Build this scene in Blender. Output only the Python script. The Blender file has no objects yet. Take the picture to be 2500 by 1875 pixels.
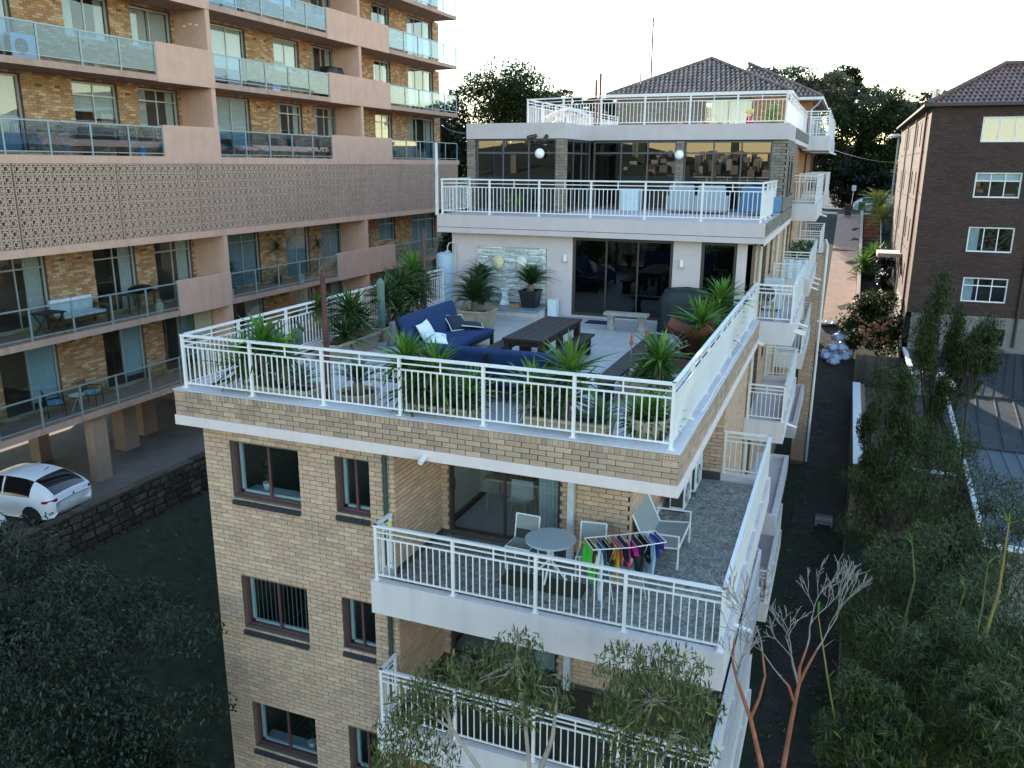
import bpy, math, random
from mathutils import Vector, Matrix
random.seed(11)
SC = bpy.context.scene
COL = SC.collection
R = math.radians
U = random.uniform

# ------------------------------------------------------------------ camera, sky, sun, exposure
CAM = Vector((1.858, -11.05, 3.925))
def set_camera():
    yaw, pitch, roll = -0.376959882, 0.259849478, 0.00539437232
    f = Vector((math.sin(yaw), math.cos(yaw), 0)); r = Vector((math.cos(yaw), -math.sin(yaw), 0)); u = Vector((0, 0, 1))
    f2 = f * math.cos(pitch) - u * math.sin(pitch); u2 = u * math.cos(pitch) + f * math.sin(pitch)
    r3 = r * math.cos(roll) + u2 * math.sin(roll); u3 = u2 * math.cos(roll) - r * math.sin(roll)
    cd = bpy.data.cameras.new('camera'); cd.sensor_width = 36; cd.lens = 36 * 2022 / 2500
    cd.clip_start = 0.1; cd.clip_end = 6000
    co = bpy.data.objects.new('camera', cd); COL.objects.link(co)
    m = Matrix((r3, u3, -f2)).transposed().to_4x4(); m.translation = CAM
    co.matrix_world = m; SC.camera = co
set_camera()
SUN_AZ, SUN_EL = -31.0, 19.0        # degrees from +Y, towards -X
w = bpy.data.worlds.new('World'); SC.world = w; w.use_nodes = True
nt = w.node_tree; nt.nodes.clear()
sky = nt.nodes.new('ShaderNodeTexSky'); sky.sky_type = 'NISHITA'; sky.sun_disc = False
sky.sun_elevation = R(SUN_EL); sky.sun_rotation = R(SUN_AZ); sky.air_density = 1.35; sky.dust_density = 0.0; sky.ozone_density = 1.6
bg = nt.nodes.new('ShaderNodeBackground'); bg.inputs[1].default_value = 0.15
out = nt.nodes.new('ShaderNodeOutputWorld')
nt.links.new(sky.outputs[0], bg.inputs[0]); nt.links.new(bg.outputs[0], out.inputs[0])
sd = bpy.data.lights.new('sun', 'SUN'); sd.energy = 4.0; sd.angle = R(0.53); sd.color = (1.0, 0.86, 0.68)
so = bpy.data.objects.new('sun', sd); COL.objects.link(so)
az, el = R(SUN_AZ), R(SUN_EL)
sdir = Vector((math.sin(az) * math.cos(el), math.cos(az) * math.cos(el), math.sin(el)))
so.rotation_euler = sdir.to_track_quat('Z', 'Y').to_euler(); so.location = (-60, 90, 60)
SC.view_settings.view_transform = 'Standard'; SC.view_settings.look = 'None'
SC.view_settings.exposure = 1.95; SC.view_settings.gamma = 1.0; SC.view_settings.use_curve_mapping = False
try:
    SC.cycles.max_bounces = 8; SC.cycles.transparent_max_bounces = 24; SC.cycles.use_denoising = True
except Exception: pass

# ------------------------------------------------------------------ objects
def tag(o, label=None, cat=None, group=None, kind=None):
    if label: o['label'] = label
    if cat: o['category'] = cat
    if group: o['group'] = group
    if kind: o['kind'] = kind
    return o
def thing(name, label, cat, loc=(0, 0, 0), rz=0, group=None):
    o = bpy.data.objects.new(name, None); COL.objects.link(o)
    o.location = loc; o.rotation_euler = (0, 0, rz); o.empty_display_size = .2
    return tag(o, label, cat, group)
def put(name, me, parent=None, loc=(0, 0, 0), rot=(0, 0, 0), scale=None):
    o = bpy.data.objects.new(name, me); COL.objects.link(o)
    if parent is not None: o.parent = parent
    o.location = loc; o.rotation_euler = rot
    if scale: o.scale = scale
    return o
def dup(root, loc, rz=0, label=None):
    c = root.copy(); COL.objects.link(c); c.location = loc; c.rotation_euler = (0, 0, rz)
    if label: c['label'] = label
    def kids(a, b):
        for ch in list(a.children):
            d = ch.copy(); COL.objects.link(d); d.parent = b; kids(ch, d)
    kids(root, c)
    return c

class MB:
    def __init__(s): s.v = []; s.f = []
    def add(s, vs, fs):
        n = len(s.v); s.v += [tuple(p) for p in vs]; s.f += [tuple(i + n for i in q) for q in fs]; return s
    def box(s, a, b):
        x0, x1 = sorted((a[0], b[0])); y0, y1 = sorted((a[1], b[1])); z0, z1 = sorted((a[2], b[2]))
        return s.add([(x0,y0,z0),(x1,y0,z0),(x1,y1,z0),(x0,y1,z0),(x0,y0,z1),(x1,y0,z1),(x1,y1,z1),(x0,y1,z1)],
                     [(0,3,2,1),(4,5,6,7),(0,1,5,4),(1,2,6,5),(2,3,7,6),(3,0,4,7)])
    def obox(s, c, ax, ay, az):
        c, ax, ay, az = Vector(c), Vector(ax), Vector(ay), Vector(az)
        vs = [c + ax * i + ay * j + az * k for k in (-1, 1) for i, j in ((-1,-1),(1,-1),(1,1),(-1,1))]
        return s.add(vs, [(0,3,2,1),(4,5,6,7),(0,1,5,4),(1,2,6,5),(2,3,7,6),(3,0,4,7)])
    def bar(s, p, q, w, h=None):
        p, q = Vector(p), Vector(q); h = h or w; d = (q - p)
        if d.length < 1e-6: return s
        dn = d.normalized(); up = Vector((0,0,1)) if abs(dn.z) < .95 else Vector((0,1,0))
        sx = dn.cross(up).normalized(); sz = sx.cross(dn)
        return s.obox((p + q) / 2, d / 2, sx * w / 2, sz * h / 2)
    def tube(s, pts, r, n=6, r1=None, cap=True):
        pts = [Vector(p) for p in pts]; m = len(pts); rs = [r + ((r1 if r1 is not None else r) - r) * i / max(1, m - 1) for i in range(m)]
        return s.tuber(pts, rs, n, cap)
    def tuber(s, pts, rs, n=6, cap=True):
        m = len(pts); vs = []; pu = None
        for i, p in enumerate(pts):
            d = (pts[min(i + 1, m - 1)] - pts[max(i - 1, 0)]).normalized()
            if pu is None: pu = Vector((1,0,0)) if abs(d.x) < .8 else Vector((0,1,0))
            a = (pu - d * pu.dot(d)).normalized(); b = d.cross(a); pu = a
            for k in range(n):
                t = 2 * math.pi * k / n; vs.append(p + (a * math.cos(t) + b * math.sin(t)) * rs[i])
        fs = [(i*n+k, i*n+(k+1)%n, (i+1)*n+(k+1)%n, (i+1)*n+k) for i in range(m-1) for k in range(n)]
        if cap: fs += [tuple(range(n))[::-1], tuple((m-1)*n + k for k in range(n))]
        return s.add(vs, fs)
    def lathe(s, prof, c=(0,0,0), n=16, cap=True):
        vs = [(c[0] + r*math.cos(2*math.pi*k/n), c[1] + r*math.sin(2*math.pi*k/n), c[2] + z) for r, z in prof for k in range(n)]
        m = len(prof)
        fs = [(i*n+k, i*n+(k+1)%n, (i+1)*n+(k+1)%n, (i+1)*n+k) for i in range(m-1) for k in range(n)]
        if cap: fs += [tuple(range(n))[::-1], tuple((m-1)*n + k for k in range(n))]
        return s.add(vs, fs)
    def ball(s, c, rx, ry=None, rz=None, n=10, m=6):
        ry = ry or rx; rz = rz or rx
        vs = [(c[0], c[1], c[2] - rz)]
        for i in range(1, m):
            t = math.pi * i / m
            for k in range(n):
                a = 2*math.pi*k/n; vs.append((c[0] + rx*math.sin(t)*math.cos(a), c[1] + ry*math.sin(t)*math.sin(a), c[2] - rz*math.cos(t)))
        vs.append((c[0], c[1], c[2] + rz)); L = len(vs) - 1
        fs = [(0, 1 + (k+1) % n, 1 + k) for k in range(n)]
        for i in range(m - 2):
            for k in range(n):
                a = 1 + i*n; fs.append((a+k, a+(k+1)%n, a+n+(k+1)%n, a+n+k))
        a = 1 + (m-2)*n; fs += [(a+k, a+(k+1)%n, L) for k in range(n)]
        return s.add(vs, fs)
    def grid(s, fn, nu, nv):
        vs = [fn(i/nu, j/nv) for j in range(nv+1) for i in range(nu+1)]; w_ = nu + 1
        return s.add(vs, [(j*w_+i, j*w_+i+1, (j+1)*w_+i+1, (j+1)*w_+i) for j in range(nv) for i in range(nu)])
    def poly_prism(s, pts, ext):
        n = len(pts); e = Vector(ext); a = [Vector(p) for p in pts]
        return s.add(a + [p + e for p in a], [tuple(range(n))[::-1], tuple(range(n, 2*n))] + [(i, (i+1)%n, n+(i+1)%n, n+i) for i in range(n)])
    def mesh(s, name, mat, smooth=False):
        me = bpy.data.meshes.new(name); me.from_pydata(s.v, [], s.f); 
        if mat: me.materials.append(mat)
        if smooth:
            me.polygons.foreach_set('use_smooth', [True] * len(me.polygons))
        me.update(); return me
    def build(s, name, mat, parent=None, w=False, smooth=False, kind=None, bevel=0):
        o = put(name, s.mesh(name, mat, smooth), parent)
        if w and parent is not None:
            p = parent; L = Vector((0,0,0))
            while p is not None: L += p.location; p = p.parent
            o.location = -L
        if kind: o['kind'] = kind
        if bevel:
            m = o.modifiers.new('soft_edge', 'BEVEL'); m.width = bevel; m.segments = 2; m.limit_method = 'ANGLE'
        return o
def boxo(name, a, b, mat, parent=None, w=False, kind=None, bevel=0):
    return MB().box(a, b).build(name, mat, parent, w, kind=kind, bevel=bevel)

# ------------------------------------------------------------------ materials
MATS = {}
def nd(nt, t, **k):
    n = nt.nodes.new(t)
    for a, b in k.items(): setattr(n, a, b)
    return n
def M(name, col=(.5,.5,.5), rough=.7, metal=0, var=.12, scale=6, bump=0, bscale=None, rnd=0, dirt=0, spec=.4, alt=None, trans=0, streak=0):
    """principled with object-space noise, optional per-piece tint, wear and vertical streaks"""
    if name in MATS: return MATS[name]
    m = bpy.data.materials.new(name); m.use_nodes = True; t = m.node_tree; p = t.nodes['Principled BSDF']; L = t.links
    p.inputs['Roughness'].default_value = rough; p.inputs['Metallic'].default_value = metal
    p.inputs['Specular IOR Level'].default_value = spec
    tc = nd(t, 'ShaderNodeTexCoord'); src = tc.outputs['Object']
    geo = nd(t, 'ShaderNodeNewGeometry')
    n1 = nd(t, 'ShaderNodeTexNoise'); n1.inputs['Scale'].default_value = scale; n1.inputs['Detail'].default_value = 6; n1.inputs['Roughness'].default_value = .65
    L.new(src, n1.inputs['Vector'])
    mp = nd(t, 'ShaderNodeMapRange'); mp.inputs[1].default_value = .3; mp.inputs[2].default_value = .7
    mp.inputs[3].default_value = 1 - var; mp.inputs[4].default_value = 1 + var
    L.new(n1.outputs[0], mp.inputs[0]); fac = mp.outputs[0]
    c0 = nd(t, 'ShaderNodeRGB'); c0.outputs[0].default_value = (*col, 1); cur = c0.outputs[0]
    if rnd or alt:
        oi = nd(t, 'ShaderNodeObjectInfo'); ad = nd(t, 'ShaderNodeMath', operation='ADD'); fr = nd(t, 'ShaderNodeMath', operation='FRACT')
        L.new(oi.outputs['Random'], ad.inputs[0]); L.new(geo.outputs['Random Per Island'], ad.inputs[1]); L.new(ad.outputs[0], fr.inputs[0])
        if alt:
            cr = nd(t, 'ShaderNodeValToRGB'); cr.color_ramp.interpolation = 'LINEAR'
            cols = [col] + list(alt); e = cr.color_ramp.elements
            e[0].position = 0; e[0].color = (*cols[0], 1); e[1].position = 1; e[1].color = (*cols[-1], 1)
            for i in range(1, len(cols) - 1):
                q = e.new(i / (len(cols) - 1)); q.color = (*cols[i], 1)
            L.new(fr.outputs[0], cr.inputs[0]); cur = cr.outputs[0]
        if rnd:
            mr = nd(t, 'ShaderNodeMapRange'); mr.inputs[3].default_value = 1 - rnd; mr.inputs[4].default_value = 1 + rnd
            mm = nd(t, 'ShaderNodeMath', operation='MULTIPLY'); f2 = nd(t, 'ShaderNodeMath', operation='FRACT')
            m7 = nd(t, 'ShaderNodeMath', operation='MULTIPLY'); m7.inputs[1].default_value = 7.31
            L.new(fr.outputs[0], m7.inputs[0]); L.new(m7.outputs[0], f2.inputs[0]); L.new(f2.outputs[0], mr.inputs[0])
            L.new(mr.outputs[0], mm.inputs[0]); L.new(fac, mm.inputs[1]); fac = mm.outputs[0]
    if streak:
        mpg = nd(t, 'ShaderNodeMapping'); mpg.inputs['Scale'].default_value = (2.2, 2.2, .22); L.new(src, mpg.inputs[0])
        ns = nd(t, 'ShaderNodeTexNoise'); ns.inputs['Scale'].default_value = 1.6; ns.inputs['Detail'].default_value = 5; L.new(mpg.outputs[0], ns.inputs['Vector'])
        ms = nd(t, 'ShaderNodeMapRange'); ms.inputs[1].default_value = .5; ms.inputs[2].default_value = .75; ms.inputs[3].default_value = 1; ms.inputs[4].default_value = 1 - streak
        L.new(ns.outputs[0], ms.inputs[0]); mm = nd(t, 'ShaderNodeMath', operation='MULTIPLY'); L.new(fac, mm.inputs[0]); L.new(ms.outputs[0], mm.inputs[1]); fac = mm.outputs[0]
    vm = nd(t, 'ShaderNodeVectorMath', operation='SCALE'); L.new(cur, vm.inputs[0]); L.new(fac, vm.inputs['Scale']); cur = vm.outputs[0]
    if dirt:
        n2 = nd(t, 'ShaderNodeTexNoise'); n2.inputs['Scale'].default_value = .9; n2.inputs['Detail'].default_value = 8; n2.inputs['Roughness'].default_value = .7
        L.new(src, n2.inputs['Vector']); m2 = nd(t, 'ShaderNodeMapRange'); m2.inputs[1].default_value = .48; m2.inputs[2].default_value = .72; m2.inputs[3].default_value = 0; m2.inputs[4].default_value = dirt
        L.new(n2.outputs[0], m2.inputs[0]); mx = nd(t, 'ShaderNodeMix', data_type='RGBA'); L.new(m2.outputs[0], mx.inputs[0]); L.new(cur, mx.inputs[6])
        mx.inputs[7].default_value = (col[0]*.35, col[1]*.35, col[2]*.36, 1); cur = mx.outputs[2]
    L.new(cur, p.inputs['Base Color'])
    if bump:
        nb = nd(t, 'ShaderNodeTexNoise'); nb.inputs['Scale'].default_value = bscale or scale * 8; nb.inputs['Detail'].default_value = 4; L.new(src, nb.inputs['Vector'])
        bn = nd(t, 'ShaderNodeBump'); bn.inputs['Strength'].default_value = bump; bn.inputs['Distance'].default_value = .02
        L.new(nb.outputs[0], bn.inputs['Height']); L.new(bn.outputs[0], p.inputs['Normal'])
    if trans:
        tb = nd(t, 'ShaderNodeBsdfTranslucent'); ms = nd(t, 'ShaderNodeMixShader'); ms.inputs[0].default_value = trans
        L.new(cur, tb.inputs[0]); L.new(p.outputs[0], ms.inputs[1]); L.new(tb.outputs[0], ms.inputs[2]); L.new(ms.outputs[0], t.nodes['Material Output'].inputs[0])
    MATS[name] = m; return m
def glass(name, tint=(.8,.9,.9), refl=.12, rough=.0, opaque=0, oc=(.02,.02,.02)):
    """thin pane: fresnel mix of see-through and mirror"""
    if name in MATS: return MATS[name]
    m = bpy.data.materials.new(name); m.use_nodes = True; t = m.node_tree; t.nodes.clear(); L = t.links
    tr = nd(t, 'ShaderNodeBsdfTransparent'); tr.inputs[0].default_value = (*tint, 1)
    gl = nd(t, 'ShaderNodeBsdfGlossy'); gl.inputs['Roughness'].default_value = rough; gl.inputs[0].default_value = (.95, .98, 1, 1)
    lw = nd(t, 'ShaderNodeLayerWeight'); lw.inputs[0].default_value = .5
    pw = nd(t, 'ShaderNodeMath', operation='POWER'); pw.inputs[1].default_value = 3.0; L.new(lw.outputs['Facing'], pw.inputs[0])
    ma = nd(t, 'ShaderNodeMath', operation='MULTIPLY_ADD'); ma.inputs[1].default_value = .62 - refl*.6; ma.inputs[2].default_value = refl; ma.use_clamp = True
    L.new(pw.outputs[0], ma.inputs[0])
    mx = nd(t, 'ShaderNodeMixShader'); L.new(ma.outputs[0], mx.inputs[0])
    base = tr.outputs[0]
    if opaque:
        df = nd(t, 'ShaderNodeBsdfDiffuse'); df.inputs[0].default_value = (*oc, 1); m0 = nd(t, 'ShaderNodeMixShader'); m0.inputs[0].default_value = opaque
        L.new(tr.outputs[0], m0.inputs[1]); L.new(df.outputs[0], m0.inputs[2]); base = m0.outputs[0]
    L.new(base, mx.inputs[1]); L.new(gl.outputs[0], mx.inputs[2])
    o = nd(t, 'ShaderNodeOutputMaterial'); L.new(mx.outputs[0], o.inputs[0]); MATS[name] = m; return m

brick_cream = M('brick_cream', (.52,.35,.235), .85, var=.14, scale=14, bump=.25, bscale=70, rnd=.11, dirt=.14, alt=[(.47,.305,.23),(.53,.385,.255),(.41,.30,.225),(.52,.355,.255)])
brick_para = M('brick_parapet', (.43,.31,.215), .85, var=.16, scale=12, bump=.3, bscale=70, rnd=.15, dirt=.35, alt=[(.40,.275,.215),(.46,.345,.235),(.32,.245,.195),(.45,.31,.23)], streak=.25)
brick_tan = M('brick_tan', (.45,.255,.115), .85, var=.15, scale=12, rnd=.16, alt=[(.37,.19,.10),(.52,.33,.17),(.58,.43,.27),(.32,.165,.09),(.48,.29,.14)])
brick_grey = M('brick_grey', (.20,.165,.13), .85, var=.15, scale=10, rnd=.15, alt=[(.24,.20,.16),(.17,.15,.125),(.21,.175,.14)])
brick_orange = M('brick_orange', (.42,.21,.09), .85, var=.15, scale=10, rnd=.12, alt=[(.36,.17,.075),(.46,.25,.12)])
mortar = M('mortar', (.085,.070,.055), .95, var=.2, scale=20)
mortar_lt = M('mortar_pale', (.13,.10,.078), .95, var=.2, scale=20)
mortar_gap = M('mortar_raked', (.035,.030,.026), .95, var=.2, scale=20)
white = M('white_paint', (.72,.71,.70), .45, var=.05, scale=3, dirt=.08, spec=.5)
render_pale = M('pale_render', (.66,.57,.56), .8, var=.05, scale=2.5, dirt=.10, streak=.08, bump=.06)
render_lilac = M('lilac_grey_render', (.52,.455,.455), .8, var=.05, scale=2.5, dirt=.06, streak=.05, bump=.06)
coping_m = M('coping_paint', (.60,.575,.57), .6, var=.08, scale=4, dirt=.2)
salmon = M('salmon_render', (.60,.375,.285), .85, var=.07, scale=2, dirt=.16, streak=.10, bump=.06)
salmon_slab = M('salmon_slab', (.44,.29,.225), .85, var=.12, scale=3, dirt=.3, streak=.2)
soffit_m = M('grey_soffit', (.36,.32,.30), .9, var=.06)
screen_m = M('screen_block_concrete', (.50,.345,.275), .9, var=.10, scale=5, rnd=.07, dirt=.2, streak=.12)
dark_in = M('dark_interior', (.06,.055,.05), .95, var=.1)
room_m = M('room_wall', (.30,.29,.27), .95, var=.05)
alum = M('grey_aluminium', (.30,.36,.37), .4, metal=.3, var=.05)
alum_lt = M('pale_aluminium', (.48,.48,.47), .4, metal=.3, var=.05)
bronze = M('dark_bronze_frame', (.05,.042,.038), .45, metal=.3, var=.06)
maroon = M('maroon_frame', (.10,.045,.045), .5, var=.1)
curtain_m = M('sheer_curtain', (.80,.80,.78), .9, var=.06, trans=.25)
blind_m = M('white_blind', (.62,.72,.76), .85, var=.04, trans=.15)
vblind = M('vertical_blind_grey', (.16,.18,.18), .9, var=.1)
g_clear = glass('clear_window_glass', (.72,.80,.80), .10)
g_sky = glass('balustrade_glass_reflective', (.55,.70,.84), .05)
g_low = glass('balustrade_glass_clear', (.78,.86,.86), .05)
g_dark = glass('dark_tinted_glass', (.14,.145,.15), .05)
g_mirror = glass('bay_window_glass', (.20,.21,.21), .07)
timber_dark = M('dark_stained_timber', (.026,.017,.016), .6, var=.3, scale=8, bump=.15, spec=.22)
navy = M('navy_canvas', (.009,.032,.105), .9, var=.12, scale=5, bump=.1)
# ------------------------------------------------------------------ masonry, railings, windows
BP = .086
def brick_list(O, u, L, z0, z1, holes=(), n=(0,-1), bl=.255, j=.011, skew=0):
    """stretcher bond on a vertical plane: O=(x,y) start, u=unit (x,y), n=outward normal; returns [(centre, length, rz)]"""
    outl = []; rz = math.atan2(u[1], u[0]); row = 0; zt = z1
    while zt - BP > z0 - .012:
        zc = zt - BP / 2
        s = -(bl + j) / 2 if row % 2 else 0.0
        cuts = sorted((h[0], h[1]) for h in holes if h[2] < zc < h[3])
        while s < L:
            segs = [(max(0, s), min(L, s + bl))]
            for c0, c1 in cuts:
                ns = []
                for a, b in segs:
                    if b <= c0 or a >= c1: ns.append((a, b)); continue
                    if a < c0: ns.append((a, c0))
                    if b > c1: ns.append((c1, b))
                segs = ns
            for a, b in segs:
                if b - a > .035:
                    m = (a + b) / 2
                    outl.append((Vector((O[0] + u[0]*m, O[1] + u[1]*m, zc)), b - a, rz))
            s += bl + j
        row += 1; zt -= BP
    return outl
BRICK_ME = {}
def emit_bricks(parent, lst, mat, n_ind=0, proud=.016, h=.076, name='brick', stuff='brick_courses'):
    """the n_ind bricks nearest the camera become parts of their own, the rest one joined part"""
    if n_ind:
        lst = sorted(lst, key=lambda t: (t[0] - CAM).length - (3 if t[1] > .2 else 0))
    PL = Vector(parent.location)
    for c, l, rz in lst[:n_ind]:
        k = (mat.name, round(l, 2), h)
        if k not in BRICK_ME:
            BRICK_ME[k] = MB().box((-k[1]/2, -proud, -h/2), (k[1]/2, proud, h/2)).mesh(name, mat)
        put(name, BRICK_ME[k], parent, c - PL, (0, 0, rz))
    rest = lst[n_ind:]
    if rest:
        vs, fs = [], []
        for c, l, rz in rest:
            ux, uy = math.cos(rz)*l/2, math.sin(rz)*l/2; wx, wy = -math.sin(rz)*proud, math.cos(rz)*proud; b = len(vs)
            for zz in (-h/2, h/2):
                for si, sj in ((-1,-1),(1,-1),(1,1),(-1,1)):
                    vs.append((c.x - PL.x + si*ux + sj*wx, c.y - PL.y + si*uy + sj*wy, c.z - PL.z + zz))
            fs += [(b+4,b+5,b+6,b+7),(b,b+3,b+2,b+1),(b,b+1,b+5,b+4),(b+1,b+2,b+6,b+5),(b+2,b+3,b+7,b+6),(b+3,b,b+4,b+7)]
        me = bpy.data.meshes.new(stuff); me.from_pydata(vs, [], fs); me.materials.append(mat)
        o = put(stuff, me, parent); o['kind'] = 'stuff'
def wall_cells(mb, O, u, L, z0, z1, holes, n, thick):
    us = sorted({0, L} | {h[0] for h in holes} | {h[1] for h in holes}); zs = sorted({z0, z1} | {h[2] for h in holes} | {h[3] for h in holes})
    us = [a for a in us if 0 <= a <= L]; zs = [a for a in zs if z0 <= a <= z1]
    for i in range(len(us)-1):
        for k in range(len(zs)-1):
            um, zm = (us[i]+us[i+1])/2, (zs[k]+zs[k+1])/2
            if any(h[0] < um < h[1] and h[2] < zm < h[3] for h in holes): continue
            c = Vector((O[0] + u[0]*um - n[0]*thick/2, O[1] + u[1]*um - n[1]*thick/2, zm))
            mb.obox(c, Vector((u[0], u[1], 0))*(us[i+1]-us[i])/2, Vector((n[0], n[1], 0))*thick/2, (0, 0, (zs[k+1]-zs[k])/2))
def brick_wall(mb, lst, O, u, L, z0, z1, holes=(), n=(0,-1), thick=.22, zb=None):
    """adds the backing (mortar) to mb and the bricks to lst"""
    wall_cells(mb, O, u, L, z0, z1, holes, n, thick)
    lst += brick_list((O[0], O[1]), u, L, zb if zb is not None else z0, z1, holes, n)

POST_ME = {}; BAL_ME = {}
def railing(label, path, zb, h=.98, sp=1.47, group=None, mat=None, closed=(True, True), bsp=.113):
    mat = mat or white
    x0, y0 = path[0]
    t = thing('balcony_railing', label, 'railing', (x0, y0, zb), 0, group)
    kp = (round(h, 2), mat.name)
    if kp not in POST_ME:
        POST_ME[kp] = MB().box((-.024,-.024,0), (.024,.024,h-.03)).box((-.05,-.05,0), (.05,.05,.012)).mesh('post', mat)
        BAL_ME[kp] = MB().box((-.0085,-.0085,.09), (.0085,.0085,h-.225)).mesh('baluster', mat)
    seen = set()
    for (ax, ay), (bx, by) in zip(path[:-1], path[1:]):
        a = Vector((ax-x0, ay-y0, 0)); b = Vector((bx-x0, by-y0, 0)); d = b - a; L = d.length; dn = d / L; rz = math.atan2(d.y, d.x)
        ext = dn * .03
        MB().bar(a - ext + Vector((0,0,h-.02)), b + ext + Vector((0,0,h-.02)), .062, .04).build('top_rail', mat, t)
        for zz, nm in ((h-.125, 'upper_rail'), (h-.225, 'middle_rail'), (.09, 'bottom_rail')):
            MB().bar(a + Vector((0,0,zz)), b + Vector((0,0,zz)), .02 if nm == 'upper_rail' else .026, .022 if nm == 'upper_rail' else .026).build(nm, mat, t)
        npst = max(1, round(L / sp)); st = L / npst
        for i in range(npst + 1):
            p = a + dn * st * i; k = (round(p.x, 2), round(p.y, 2))
            if k in seen: continue
            seen.add(k); put('post', POST_ME[kp], t, p, (0, 0, rz))
            if i < npst:
                so_ = MB().box((-.011,-.009,h-.225), (.011,.009,h-.04)).build('stub', mat, t); so_.location = p + dn * st / 2; so_.rotation_euler.z = rz
        for i in range(npst):
            nb = max(1, round(st / bsp))
            for k in range(1, nb):
                put('baluster', BAL_ME[kp], t, a + dn * (st * i + st * k / nb), (0, 0, rz))
    return t

def window(parent, O, u, n, u0, u1, z0, z1, frame, pane, depth=.10, fw=.05, div=2, transom=None, curtain=None, cmat=None, sill=None, name='window', room=None):
    """framed window part with panes, optional curtains and sill as sub-parts; plane through O=(x,y) along u, outward n, set back by depth"""
    PL = Vector(parent.location)
    def P(a, z, d=0.0): return Vector((O[0] + u[0]*a - n[0]*(depth + d), O[1] + u[1]*a - n[1]*(depth + d), z))
    mb = MB(); U3 = Vector((u[0], u[1], 0)); N3 = Vector((n[0], n[1], 0))
    def bb(m, a0, a1, za, zb2, d0, d1):
        c = (P(a0, za, d0) + P(a1, zb2, d1)) / 2
        m.obox(c, U3*(a1-a0)/2, N3*abs(d1-d0)/2, (0,0,(zb2-za)/2)); return m
    bb(mb, u0, u0+fw, z0, z1, 0, .06); bb(mb, u1-fw, u1, z0, z1, 0, .06); bb(mb, u0+fw, u1-fw, z0, z0+fw, 0, .06); bb(mb, u0+fw, u1-fw, z1-fw, z1, 0, .06)
    f = mb.build(name, frame, parent, w=True)
    ws = [(u0 + fw) + (u1 - u0 - 2*fw) * i / div for i in range(div + 1)]
    bars = MB()
    for a in ws[1:-1]: bb(bars, a - .022, a + .022, z0 + fw, z1 - fw, .008, .052)
    zt = z1 - fw
    if transom: bb(bars, u0+fw, u1-fw, transom - .025, transom + .025, .004, .056)
    if bars.v: 
        o = bars.build('mullion', frame, f)
    for a0, a1 in zip(ws[:-1], ws[1:]):
        for za, zb2 in ([(z0+fw, transom-.025), (transom+.025, z1-fw)] if transom else [(z0+fw, z1-fw)]):
            g = MB(); g.add([P(a0, za, .03), P(a1, za, .03), P(a1, zb2, .03), P(a0, zb2, .03)], [(0,1,2,3)])
            g.build('pane', pane, f)
    for c in (curtain or ()):       # (start, end, bottom, top, kind)
        a0, a1, za, zb2, kind = c; cm = cmat or curtain_m
        A0 = u0 + (u1-u0)*a0; A1 = u0 + (u1-u0)*a1; Z0 = z0 + (z1-z0)*za; Z1 = z0 + (z1-z0)*zb2
        if kind == 'fold':
            k = max(4, int((A1-A0)/.07)*2); g = MB().grid(lambda s, v: P(A0 + (A1-A0)*s, Z0 + (Z1-Z0)*v, .16 + .03*math.sin(s*k*math.pi/1.0)), k*3, 1)
            g.build('curtain', cm, f, smooth=True)
        elif kind == 'flat':
            bb(MB(), A0, A1, Z0, Z1, .10, .115).build('blind', cm, f)
        elif kind == 'slats':
            g = MB(); k = int((A1-A0)/.095)
            for i in range(k):
                a = A0 + (i+.5)*(A1-A0)/k; c0 = P(a, (Z0+Z1)/2, .14)
                g.obox(c0, U3*.032 + N3*.028, (N3 - U3)*.0012, (0,0,(Z1-Z0)/2))
            g.build('vertical_blind', cm, f)
    if sill:
        k = max(3, int((u1-u0)/.12)); me = None
        for i in range(k):
            a0 = u0 + (u1-u0)*i/k; a1 = u0 + (u1-u0)*(i+1)/k - .01
            c = P((a0+a1)/2, z0 - .05, -.02 - depth*.35)
            if me is None: me = MB().obox((0,0,0), U3*(a1-a0)/2, N3*.12 + Vector((0,0,-.05)), (0,0,.035)).mesh('sill_brick', sill)
            o = put('sill_brick', me, f, c)
    return f

# ------------------------------------------------------------------ ground
def lerp_tab(tab, x):
    if x <= tab[0][0]: return tab[0][1]
    for (a, za), (b, zb) in zip(tab[:-1], tab[1:]):
        if x <= b: return za + (zb - za) * (x - a) / (b - a)
    return tab[-1][1]
PROF = [(-3000,-60),(-400,-30),(-60,-15),(-20,-12.6),(0,-12),(10,-11),(20,-10),(30,-8.7),(38,-7.2),(46,-5.6),(72,-.42),(84,-.4),(96,.6),(130,5),(220,9),(600,10),(3000,10)]
def ground_z(x, y):
    b = lerp_tab(PROF, y)
    if x < -8.7:
        t = min(1, (-8.7 - x) / 9.6); b = b * (1 - t) + max(b, -7.45) * t
    return b
lawn_m = M('dark_lawn', (.022,.030,.016), .95, var=.45, scale=3.5, bump=.6, bscale=40)
def make_ground():
    xs = [-3000,-900,-300,-120,-60,-40,-30] + [-26 + 1.3*i for i in range(36)] + [24,30,45,80,200,800,3000]
    ys = [-3000,-900,-300,-120,-60,-40,-30] + [-24 + 1.6*i for i in range(76)] + [104,115,130,160,220,350,600,1200,3000]
    vs = [(x, y, ground_z(x, y) + (U(-.06,.06) if abs(x) < 30 and abs(y) < 90 else 0)) for y in ys for x in xs]; n = len(xs)
    fs = [(j*n+i, j*n+i+1, (j+1)*n+i+1, (j+1)*n+i) for j in range(len(ys)-1) for i in range(n-1)]
    o = MB().add(vs, fs).build('ground', lawn_m, smooth=True, kind='structure')
    o.data.materials.append(M('far_pale_ground', (.075,.075,.06), .95, var=.35, scale=.02))
    for p in o.data.polygons:
        if p.center.y < -27: p.material_index = 1
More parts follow.
